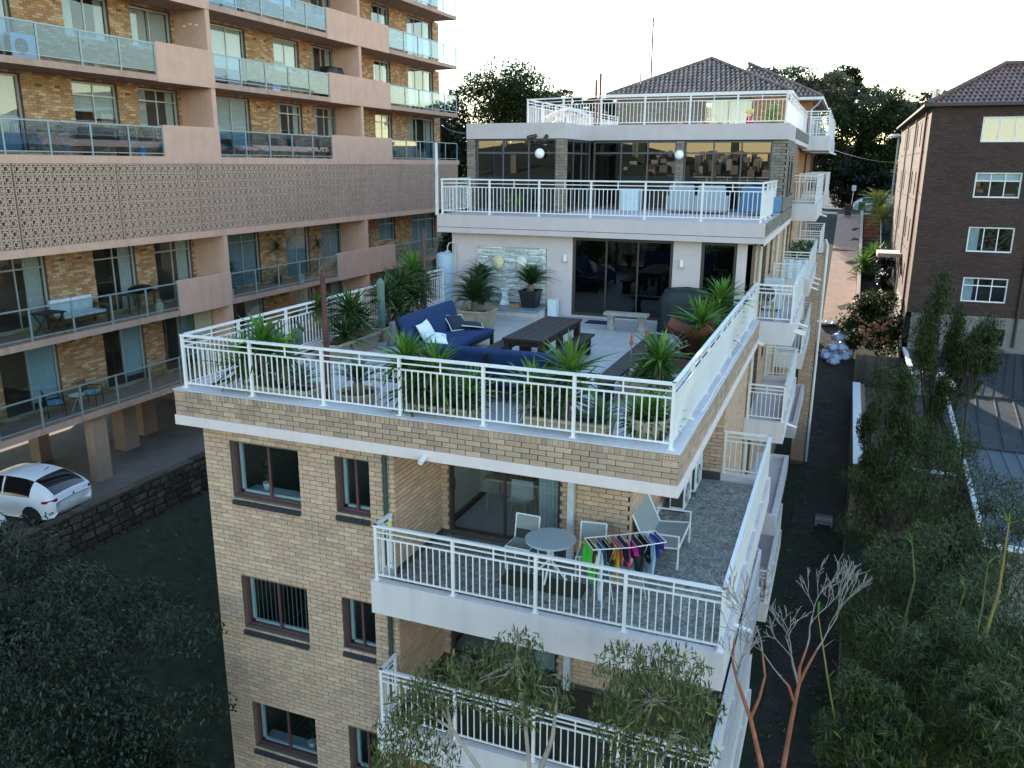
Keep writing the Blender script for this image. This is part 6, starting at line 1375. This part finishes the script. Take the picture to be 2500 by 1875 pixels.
def limbs(mb, p, d, L, r, depth, spread=.5, up=.25, kink=.18, nch=(2,3), tips=None, shrink=.70, rmin=.006, seg=3):
    pts = [p]; q = p.copy(); dd = d.normalized(); rs = [r]
    for i in range(seg):
        dd = (dd + Vector((U(-kink,kink), U(-kink,kink), U(-kink,kink)+up*.12))).normalized(); q = q + dd*L/seg; pts.append(q.copy()); rs.append(max(rmin, r*(1-.38*(i+1)/seg)))
    mb.tuber(pts, rs, 6 if r > .05 else (5 if r > .02 else 4), cap=False)
    if depth == 0:
        if tips is not None: tips.append(q.copy())
        return
    for k in range(random.randint(*nch)):
        a = U(0, 6.2832); s1 = dd.cross(Vector((.3,.5,1))).normalized(); s2 = dd.cross(s1)
        nd_ = (dd + (s1*math.cos(a) + s2*math.sin(a))*spread*U(.7,1.3) + Vector((0,0,up))).normalized()
        limbs(mb, q if U(0,1) < .7 else pts[-2], nd_, L*shrink*U(.8,1.15), max(rmin, rs[-1]*.72), depth-1, spread, up, kink, nch, tips, shrink, rmin, seg)
bark_or = M('orange_bark', (.26,.10,.055), .85, var=.35, scale=5, alt=None); bark_gr = M('grey_bark', (.23,.21,.20), .9, var=.3, scale=6); bark_dk = M('dark_bark', (.05,.04,.035), .95, var=.3)
bark_pale = M('pale_gum_bark', (.30,.26,.22), .8, var=.25, scale=5)
L_gum = M('gum_leaf', (.075,.095,.028), .5, rnd=.45, alt=[(.05,.066,.02),(.11,.13,.034),(.15,.155,.04),(.06,.08,.024)], trans=.25, spec=.5)
L_bam = M('bamboo_leaf', (.030,.047,.008), .6, rnd=.5, alt=[(.018,.030,.006),(.046,.064,.011),(.066,.072,.014)], trans=.12, spec=.3)
L_dark = M('dark_leaf', (.012,.021,.009), .42, rnd=.6, alt=[(.008,.014,.006),(.020,.032,.012)], spec=.4)
L_ever = M('evergreen_leaf', (.034,.050,.014), .6, rnd=.5, alt=[(.020,.032,.010),(.052,.068,.018)], trans=.3, spec=.3)
L_lit = M('light_leaf', (.085,.10,.032), .6, rnd=.4, alt=[(.06,.075,.026),(.12,.125,.04)], trans=.3); L_grey = M('grey_leaf', (.10,.105,.06), .7, rnd=.4, alt=[(.07,.075,.045),(.13,.13,.08)], trans=.3)
def crown(t, clumps, mat, l, w_, droop=0):
    vs, fs = [], []; P0 = Vector(t.location)
    for c, rad, n in clumps: add_leaves(vs, fs, (c[0]-P0.x, c[1]-P0.y, c[2]-P0.z), n, rad, l, w_, droop)
    me = bpy.data.meshes.new('crown'); me.from_pydata(vs, [], fs); me.materials.append(mat); put('crown', me, t)
def tree(label, base, c, rad, n, nc, mat, l, w_, droop=0, bark=None, name='tree', cr=.34, trunk=.18, group=None, lean=0):
    """trunk with limbs to clumps scattered through the crown volume"""
    t = thing(name, label, 'tree', base, 0, group); B0 = Vector(base); C_ = Vector(c); cl = []
    mb = MB(); top = C_ - Vector((0,0,rad[2]*.3)); mid = B0 + (top-B0)*.55 + Vector((U(-.3,.3),U(-.3,.3),0)); mb.tuber([Vector((0,0,-.3)), mid-B0, top-B0], [trunk, trunk*.75, trunk*.5], 7)
    for i in range(nc):
        while True:
            v = Vector((U(-1,1),U(-1,1),U(-1,1)))
            if .30 < v.length < 1: break
        p = C_ + Vector((v.x*rad[0], v.y*rad[1], v.z*rad[2])); s = U(.7,1.25)*cr
        cl.append((p, (rad[0]*s, rad[1]*s, rad[2]*s*.75), n//nc))
        if i % 2 == 0: q = top + (p-top)*.5 + Vector((U(-.2,.2),U(-.2,.2),.15)); mb.tuber([top*.6+mid*.4-B0, q-B0, p-B0], [trunk*.3, trunk*.18, .012], 5, False)
    mb.build('trunk', bark or bark_dk, t); crown(t, cl, mat, l, w_, droop); return t
# two gum trees in front of the lower balconies
def gum(label, base, stems, clumps):
    t = thing('gum_tree', label, 'tree', base, 0); B0 = Vector(base); mb = MB()
    for s in stems: pts = [Vector(p)-B0 for p in s]; mb.tuber(pts, [.040*(1-.75*i/(len(pts)-1))+.005 for i in range(len(pts))], 6)
    for (c, rad, n) in clumps:
        c_ = Vector(c); s = min((Vector(p) for st in stems for p in st[1:]), key=lambda p: (p-c_).length)
        for k in range(5): mb.tuber([s-B0, (s+c_)/2-B0+Vector((U(-.15,.15),U(-.1,.1),U(-.1,.1))), c_-B0+Vector((U(-1,1)*rad[0]*.6,U(-1,1)*rad[1]*.6,U(-1,1)*rad[2]*.6))], [.014,.010,.004], 4, False)
    mb.build('trunk', bark_pale, t); crown(t, [(c, r_, int(n*1.25)) for c, r_, n in clumps], L_gum, .125, .022, .85); return t
gum('gum tree with drooping leaves in front of the lowest railing, left crown', (-1.15, -2.6, -12.2), [[(-1.15,-2.6,-12.2),(-1.2,-2.6,-7),(-1.2,-2.5,-4.2),(-1.32,-2.5,-3.0),(-1.45,-2.5,-2.15),(-1.42,-2.5,-1.75)],[(-1.2,-2.6,-5.2),(-1.8,-2.5,-4.1),(-2.4,-2.45,-3.4),(-2.9,-2.4,-3.3)],[(-1.2,-2.6,-5.6),(-2.3,-2.55,-4.9),(-3.1,-2.5,-4.4)],[(-1.22,-2.5,-4.0),(-.95,-2.5,-3.1),(-.9,-2.5,-2.5)]],
    [((-1.42,-2.5,-2.0),(.38,.35,.30),300),((-1.05,-2.5,-2.45),(.40,.35,.30),260),((-1.9,-2.5,-2.35),(.55,.4,.32),420),((-2.45,-2.5,-2.75),(.5,.4,.34),420),((-1.5,-2.5,-2.75),(.6,.4,.3),420),((-2.9,-2.5,-3.2),(.42,.4,.40),420),((-3.2,-2.5,-3.85),(.42,.4,.45),520),((-2.65,-2.5,-3.9),(.4,.4,.35),300),((-3.3,-2.5,-4.5),(.5,.4,.4),420),((-2.5,-2.5,-4.6),(.5,.4,.3),260)])
gum('gum tree with a round drooping crown by the balcony corner', (-.1, -2.6, -12.2), [[(-.1,-2.6,-12.2),(-.05,-2.6,-6),(-.1,-2.55,-4.0),(.1,-2.5,-3.1),(.3,-2.5,-2.2)],[(-.1,-2.55,-4.2),(.35,-2.5,-3.3),(.55,-2.5,-2.6)]],
    [((.0,-2.5,-1.85),(.45,.4,.28),380),((.5,-2.5,-1.75),(.45,.4,.28),420),((.75,-2.5,-2.15),(.40,.35,.30),320),((.25,-2.5,-2.25),(.55,.4,.35),520),((-.15,-2.5,-2.55),(.35,.35,.40),360),((.45,-2.5,-2.65),(.5,.4,.32),420),((.05,-2.5,-3.1),(.4,.35,.35),300),((.85,-2.5,-2.75),(.25,.3,.25),130),((-.2,-2.5,-3.6),(.35,.3,.3),160),((.05,-2.6,-4.0),(.3,.3,.25),120)])
# bare orange-barked trees by the lane
def bare(label, base, forks, depth, L, r, bark, twig, spread=.42, group=None, rm=.005, nch_=(2,3)):
    t = thing('bare_tree', label, 'tree', base, 0, group); B0 = Vector(base); mb = MB(); tw = MB()
    for pts, d in forks:
        P_ = [Vector(p)-B0 for p in pts]; r0 = r if pts is forks[0][0] else r*.5; mb.tuber(P_, [r0*(1-.5*i/(len(P_)-1)) for i in range(len(P_))], 8)
        limbs(tw, P_[-1], Vector(d), L, r0*.45, depth, spread, .22, .24, nch_, None, .76, rm)
    mb.build('trunk', bark, t); tw.build('twigs', twig, t); return t
bare('bare orange-barked tree leaning left across the lowest railing corner', (1.9, -2.2, -12.2), [([(1.9,-2.2,-12.2),(1.75,-2.1,-5),(1.55,-2,-3.1),(1.38,-2,-2.5),(1.2,-2,-2.05)], (-.25,0,1)), ([(1.38,-2,-2.5),(1.46,-2,-2.2),(1.50,-1.98,-1.9),(1.44,-1.95,-1.6)], (-.05,.1,1)), ([(1.2,-2,-2.05),(1.12,-2,-1.8),(1.12,-2,-1.5)], (.0,0,1))], 4, .31, .042, bark_or, bark_gr, .40, None, .0035)
bare('bare orange-barked tree with an antler crown over the dark lane', (1.85, -1.1, -12.2), [([(1.85,-1.1,-12.2),(1.83,-1,-6),(1.80,-1,-3.83),(1.84,-1,-3.1),(1.88,-1,-2.55)], (-.15,0,1)), ([(1.88,-1,-2.55),(1.95,-1,-2.3),(2.05,-1,-2.0)], (.5,0,.8)), ([(1.88,-1,-2.55),(1.87,-1,-2.3),(1.93,-1,-2.0)], (0,.1,1)), ([(1.84,-1,-2.8),(1.76,-1,-2.6),(1.66,-1,-2.5)], (-.6,0,.6))], 4, .40, .046, bark_or, bark_gr, .42, None, .004)
# bamboo canes
cane = M('bamboo_cane', (.20,.165,.055), .5, var=.25, scale=3); cane2 = M('bamboo_cane_green', (.10,.12,.045), .5, var=.25, scale=3)
def bamboo_cane(label, pts, r, mat):
    t = thing('bamboo_cane', label, 'bamboo', pts[0], 0, 'bamboo canes over the dark garden'); B0 = Vector(pts[0]); P_ = [Vector(p)-B0 for p in pts]; mb = MB(); L_ = []
    for a, b in zip(P_[:-1], P_[1:]):
        for i in range(4): L_.append(a + (b-a)*i/4)
    L_.append(P_[-1]); n = len(L_); mb.tuber(L_, [r*(1-.8*i/n) for i in range(n)], 7)
    for i in range(1, n): mb.lathe([(r*1.25*(1-.8*i/n),-.008),(r*1.25*(1-.8*i/n),.008)], tuple(L_[i]), 7)
    mb.build('culm', mat, t)
    for i in range(2, n): 
        if U(0,1) < .6: d = Vector((U(-1,1),U(-.4,.4),U(.3,1))).normalized()*U(.10,.22); MB().tube([L_[i], L_[i]+d], .006, 4, .002).build('shoot', mat, t)
    for k in range(5): put('leaf', YL[2], t, L_[-1], (U(-.3,.3), -R(U(30,85)), U(0,6.28)), (.22,.3,.22))
bamboo_cane('thin tan bamboo cane nearest the bare orange-barked tree', [(2.95,0,-12),(2.75,0,-6),(2.59,0,-4.35),(2.25,0,-3.0),(2.04,0,-2.08)], .030, cane)
bamboo_cane('thick yellow bamboo cane at the right, the tallest one', [(4.45,2,-11.8),(4.35,2,-5.11),(4.42,2,-3.2),(4.52,2,-2.2),(4.50,2,-1.1)], .045, cane); bamboo_cane('thin green bamboo cane forking from the tallest yellow one', [(4.36,1.9,-4.6),(4.30,1.9,-3.6),(4.32,1.9,-2.4),(4.30,1.9,-1.75)], .022, cane2)
bamboo_cane('green bamboo cane tip in the middle of the dark garden', [(3.6,4,-11.7),(3.55,4,-5),(3.56,4,-3.9),(3.62,4,-3.2),(3.50,4,-2.5)], .035, cane2); bamboo_cane('tan bamboo cane half hidden between the green tip and the yellow cane', [(4.1,4,-11.7),(4.25,4,-5.2),(4.33,4,-4.0),(4.42,4,-3.2)], .04, cane)
def ray_at(px, py, d):      # a point d metres in front of the photograph's viewpoint
    m = SC.camera.matrix_world; return m @ Vector(((px-1250)/2022*d, -(py-937.5)/2022*d, -d))
bl = ['bamboo clump at the foot of the white garage parapet', 'bamboo clump under the pale metal roof gutter', 'bamboo clump at the lowest roof corner, right edge', 'bamboo clump beside the dark lane, next to the antler tree', 'bamboo clump behind the green cane tip', 'bamboo clump behind the tallest yellow cane', 'bamboo clump right of the thin tan cane', 'bamboo clump at the foot of the tallest yellow cane', 'bamboo clump in the bottom right corner', 'bamboo clump at the bottom edge around the thin tan cane', 'bamboo clump between the garage and the pale metal roof']
for lab, (px, py, d, rx, rz_) in zip(bl, [(2180,1225,25,1.5,1.5),(2330,1230,25,1.6,1.4),(2460,1340,20,1.2,1.6),(2150,1480,17.5,1.0,1.6),(2290,1430,18,1.3,1.5),(2430,1560,15,1.1,1.4),(2190,1690,13.5,.9,1.2),(2340,1690,13,1.0,1.2),(2470,1800,11,.7,.9),(2110,1800,11.5,.6,.8),(2270,1130,27,1.5,1.6)]):
    c = ray_at(px, py, d); tree(lab, (c.x, c.y, ground_z(c.x, c.y)), tuple(c), (rx, rx*1.1, rz_), 6500, 26, L_bam, .17, .026, .35, bark_dk, 'bamboo_clump', .36, .05, 'bamboo clumps in the dark garden')
tree('tall narrow leafy tree in front of the white windows of the dark brick block', (5.6, 20.5, -10), (5.15, 20.3, -3.4), (1.0, 1.1, 3.8), 22000, 60, L_bam, .17, .030, .3, bark_dk, cr=.30, name='leafy_tree', trunk=.10)
tree('short side crown growing right beside the tall narrow leafy tree', (6.3, 20.2, -10), (6.25, 20, -2.2), (.75, .8, 1.7), 7000, 24, L_bam, .18, .032, .3, bark_dk, name='leafy_tree', trunk=.07)
tree('leafy column tree standing between the lane and the garage roof', (3.7, 16.5, -10.2), (3.75, 16.3, -4.7), (.85, .95, 2.8), 16000, 46, L_bam, .18, .03, .3, bark_dk, cr=.32, name='leafy_tree', trunk=.09)
tree('dark rounded bush at the right of the driveway foot', (4.0, 40.5, -8), (3.95, 40.5, -4.9), (1.9, 1.6, 1.9), 7000, 34, L_ever, .26, .10, .2, bark_dk, name='bush', trunk=.12)
t = thing('flowering_shrub', 'patch of dull orange blossom on the dark bush', 'shrub', (3.9, 38.8, -4.9)); m = MB()
for i in range(90): c = Vector((U(-.8,.8), U(-.2,.2), U(-.9,.5))); m.ball(tuple(c), U(.05,.11), n=5, m=4)
m.build('blossom', M('dull_orange', (.20,.09,.055), .9, rnd=.3), t)
# left garden
tree('big dark glossy-leaved tree in the lower left corner', (-10.6, -1.2, -11.5), (-10.6, -1.4, -5.5), (3.0, 2.0, 2.0), 34000, 70, L_dark, .11, .036, .1, bark_dk, cr=.28, trunk=.07)
tree('smaller dark glossy-leaved tree between the lower left tree and the brick wall', (-8.9, -2.4, -11.5), (-8.95, -2.4, -6.3), (1.1, 1.0, 1.0), 8000, 26, L_dark, .10, .034, .1, bark_dk, trunk=.05)
tree('dark tree below the stone wall at the left edge', (-14.5, -.5, -10.5), (-13.6, -.3, -5.2), (1.8, 1.5, 1.8), 14000, 36, L_dark, .12, .04, .1, bark_dk, trunk=.06)
bare('bare twiggy shrub at the bottom left', (-8.6, -3.2, -11.5), [([(-8.6,-3.2,-11.5),(-8.5,-3.2,-8.2)], (0,0,1)), ([(-8.6,-3.2,-11.5),(-9.2,-3.2,-8.0)], (-.3,0,1))], 4, .7, .03, bark_dk, bark_dk, .5, None, .006)
t = thing('fern_tuft', 'pale green pointed leaves at the bottom left corner', 'plant', (-6.9, -4.9, -5.0)); 
for i in range(22): put('leaf', YL[i%3], t, (U(-.1,.1),U(-.1,.1),U(-.2,.1)), (U(-.3,.3), -R(U(20,85)), U(0,6.28)), (.55,.9,.55))
MB().tube([(0,0,0),(-.1,.1,-7)], .05, 6).build('stem', trunk_m, t)
# between the blocks and behind
tree('dark magnolia-like tree behind the left end of the terrace', (-11.5, 17.5, -9), (-11.0, 17.0, .2), (1.5, 1.6, 2.6), 5000, 34, L_dark, .24, .11, .1, bark_dk, cr=.26)
tree('dark ivy-covered tree beyond the tan block', (-23.9, 42, -6), (-23.7, 42, 2.2), (2.2, 2.2, 6.0), 22000, 60, L_dark, .28, .12, .1, bark_dk)
tree('dense dark tree under the bare branches left of the roof band', (-23, 48.5, -5), (-22.5, 48, 6.6), (4.6, 3, 4.2), 26000, 64, L_ever, .30, .12, .1, bark_dk); tree('dark green tree right of the one under the bare branches', (-18.5, 49, -5), (-17.8, 49, 4.2), (3.8, 3, 3.6), 20000, 52, L_ever, .30, .12, .1, bark_dk); tree('dark low tree behind the rendered roof band, at its left end', (-13, 40, -5), (-12.5, 39, 2.6), (3.5, 3, 3.2), 14000, 44, L_dark, .30, .12, .1, bark_dk)
for lab, b, h, L_, d0 in (('tall bare-branched tree beside the tan block', (-26, 50, -4), 6.5, 3.3, (.25,0,1)), ('bare-branched tree in the middle of the bare group', (-22.5, 51, -4), 5.5, 3.0, (.3,0,1)), ('lower bare-branched tree at the right of the bare group', (-19, 50, -4), 5.0, 2.5, (.5,0,1))):
    bare(lab, b, [([b, (b[0]+.3,b[1],b[2]+h*.6), (b[0]+.8,b[1],b[2]+h)], d0), ([(b[0]+.3,b[1],b[2]+h*.6), (b[0]-.6,b[1]+.3,b[2]+h*.95)], (-.5,0,1)), ([(b[0]+.5,b[1],b[2]+h*.75), (b[0]+1.8,b[1]+.3,b[2]+h*1.1)], (.9,0,.8))], 6, L_*.80, .28, bark_dk, M('twig_grey', (.045,.038,.03), .95), .55, 'bare trees behind the roof band', .014)
def pine(lab, x, y, zc, rx, rz_, n=14000, mat=None, grp='trees on the hill behind'):
    tree(lab, (x, y, ground_z(x, y)), (x, y, zc), (rx, rx*.8, rz_), n, 48, mat or L_ever, .40, .17, .1, bark_dk, 'hill_tree', .28, .25, grp)
pine('round pine on the skyline just left of the two brown posts', -36.5, 100, 11.2, 4.6, 2.2); pine('lower pine on the skyline behind the two brown posts', -30, 101, 10.4, 4.4, 1.9); pine('pine on the skyline next to the bare branches', -42, 101, 10.8, 4.2, 2.0); pine('yellow-green tree below the skyline pines', -33, 94, 8.2, 6, 1.6, mat=L_lit)
pine('tree mass left of the tiled roof, low', -20, 90, 6.2, 7, 2.6); pine('hidden tree behind the tiled roof', -12, 92, 7.5, 6, 3.5)
pine('grey-green thin tree top right of the TV aerial', -6.6, 93, 11.8, 4.8, 3.0, 9000, L_grey); pine('grey-green thin tree between the roof and the black pine', -2.4, 92, 10.6, 3.8, 3.4, 9000, L_grey); pine('dark umbrella-shaped pine, the highest on the right', .1, 97, 12.6, 2.6, 2.2, 9000, L_ever)
pine('big dark green tree right of the far balconies', 1.2, 84, 5.8, 3.4, 4.8, 14000); pine('big dark green tree over the parked car', 4.6, 85.5, 6.4, 3.4, 4.6, 14000); pine('tall grey-green tree behind the dark trees over the street', 3.6, 92, 9.4, 4.0, 3.2, 9000, L_grey); pine('low dark hedge tree at the street behind the wheelie bins', 2.0, 83, 2.0, 4.6, 2.4, 14000, L_dark); pine('light green tree at the back corner of the dark brick block', 8.3, 88, 8.2, 2.4, 2.2, 7000, L_lit); pine('dark tree behind the dark brick block', 10, 96, 9.0, 4.8, 3.0, 12000); pine('dark green tree at the far balcony corner', -2.2, 82.5, 4.2, 3.0, 4.2, 12000)
# palms
pal_y = M('palm_yellow', (.20,.22,.04), .5, rnd=.35, alt=[(.26,.26,.05),(.14,.18,.035)], trans=.3)
def frond2(mat, n=26):
    m = MB(); zf = lambda s: .55*s - .85*s*s; m.tube([Vector((s,0,zf(s))) for s in [i/8 for i in range(9)]], .016, 4, .004)
    for i in range(n):
        s = .1+.88*i/n; p = Vector((s,0,zf(s))); l = .30*math.sin(.4+s*2.4)
        for sg in (-1,1): d = Vector((.5,sg*.8,-.25)).normalized()*l; m.add([p-Vector((.012,0,0)), p+Vector((.012,0,0)), p+d], [(0,1,2)])
    return m.mesh('frond', mat)
FY = frond2(pal_y)
def palm(label, base, h, r, n=22):
    t = thing('palm', label, 'palm', base, 0, 'yellow-green palms'); MB().tube([(0,0,0),(0,0,h)], .12, 8, .09).build('trunk', trunk_m, t)
    for i in range(n): s = r*U(.85,1.1); put('frond', FY, t, (0,0,h), (U(-.3,.3), -R(70-95*i/n), i*2.4), (s,s,s))
palm('feathery palm behind the left end of the roof band', (-11.2, 27, -5), 9.6, 1.8); palm('bushy yellow-green palm at the street beside the dark brick block', (4.3, 68.5, -2), 2.5, 2.0, 30); palm('second yellow-green palm against the dark brick block wall', (4.7, 66, -2), 1.5, 1.7, 30)
yucca('pale spiky palm above the driveway wall, left one', (3.5, 54.5, -4.6), [(3.35,54.5,-3.0,1.2),(3.3,54.3,-3.9,1.1)], n=90, name='spiky_palm', group='spiky palms by the brick steps'); yucca('pale spiky palm above the driveway wall, right one', (4.0, 55.5, -4.4), [(4.0,55.5,-2.4,1.2)], n=90, name='spiky_palm', group='spiky palms by the brick steps')
tree('dark shrub between the brick steps and the dark brick block', (4.75, 53, -5.2), (4.75, 53, -3.2), (.55, 2.5, 1.5), 2600, 18, L_dark, .28, .12, .1, bark_dk, name='shrub', trunk=.06)

# unseen trees added behind the viewpoint to block low sky from the lower floors
vs, fs = [], []
for i in range(150):
    x, y = U(-45, 40), U(-60, -17); z = -13.5 + U(2, 9.5) * (1 if y < -19 else .6)
    add_leaves(vs, fs, (x, y, z), 110, (2.6, 2.6, 2.2), .9, .5)
me = bpy.data.meshes.new('sky_blocking_woods'); me.from_pydata(vs, [], fs); me.materials.append(L_ever); o = put('sky_blocking_woods', me); o['kind'] = 'stuff'

# leaf litter on the lane and the garden slope
m = MB()
for i in range(2600):
    x, y = (U(1.0, 2.9), U(4, 46)) if i % 2 else (U(-18, -8.8), U(-4, 24)); z = (lerp_tab(PROF, y) if x > 0 else ground_z(x, y)) + .09; a = U(0, 6.28); s_ = U(.03, .08); c, q = math.cos(a)*s_, math.sin(a)*s_
    m.add([(x-c, y-q, z), (x+q*.5, y-c*.5, z+.02), (x+c, y+q, z), (x-q*.5, y+c*.5, z+.01)], [(0,1,2,3)])
m.build('leaf_litter', M('litter_brown', (.085,.06,.035), .95, rnd=.6, alt=[(.05,.04,.025),(.13,.10,.05),(.06,.07,.035)]), kind='stuff')
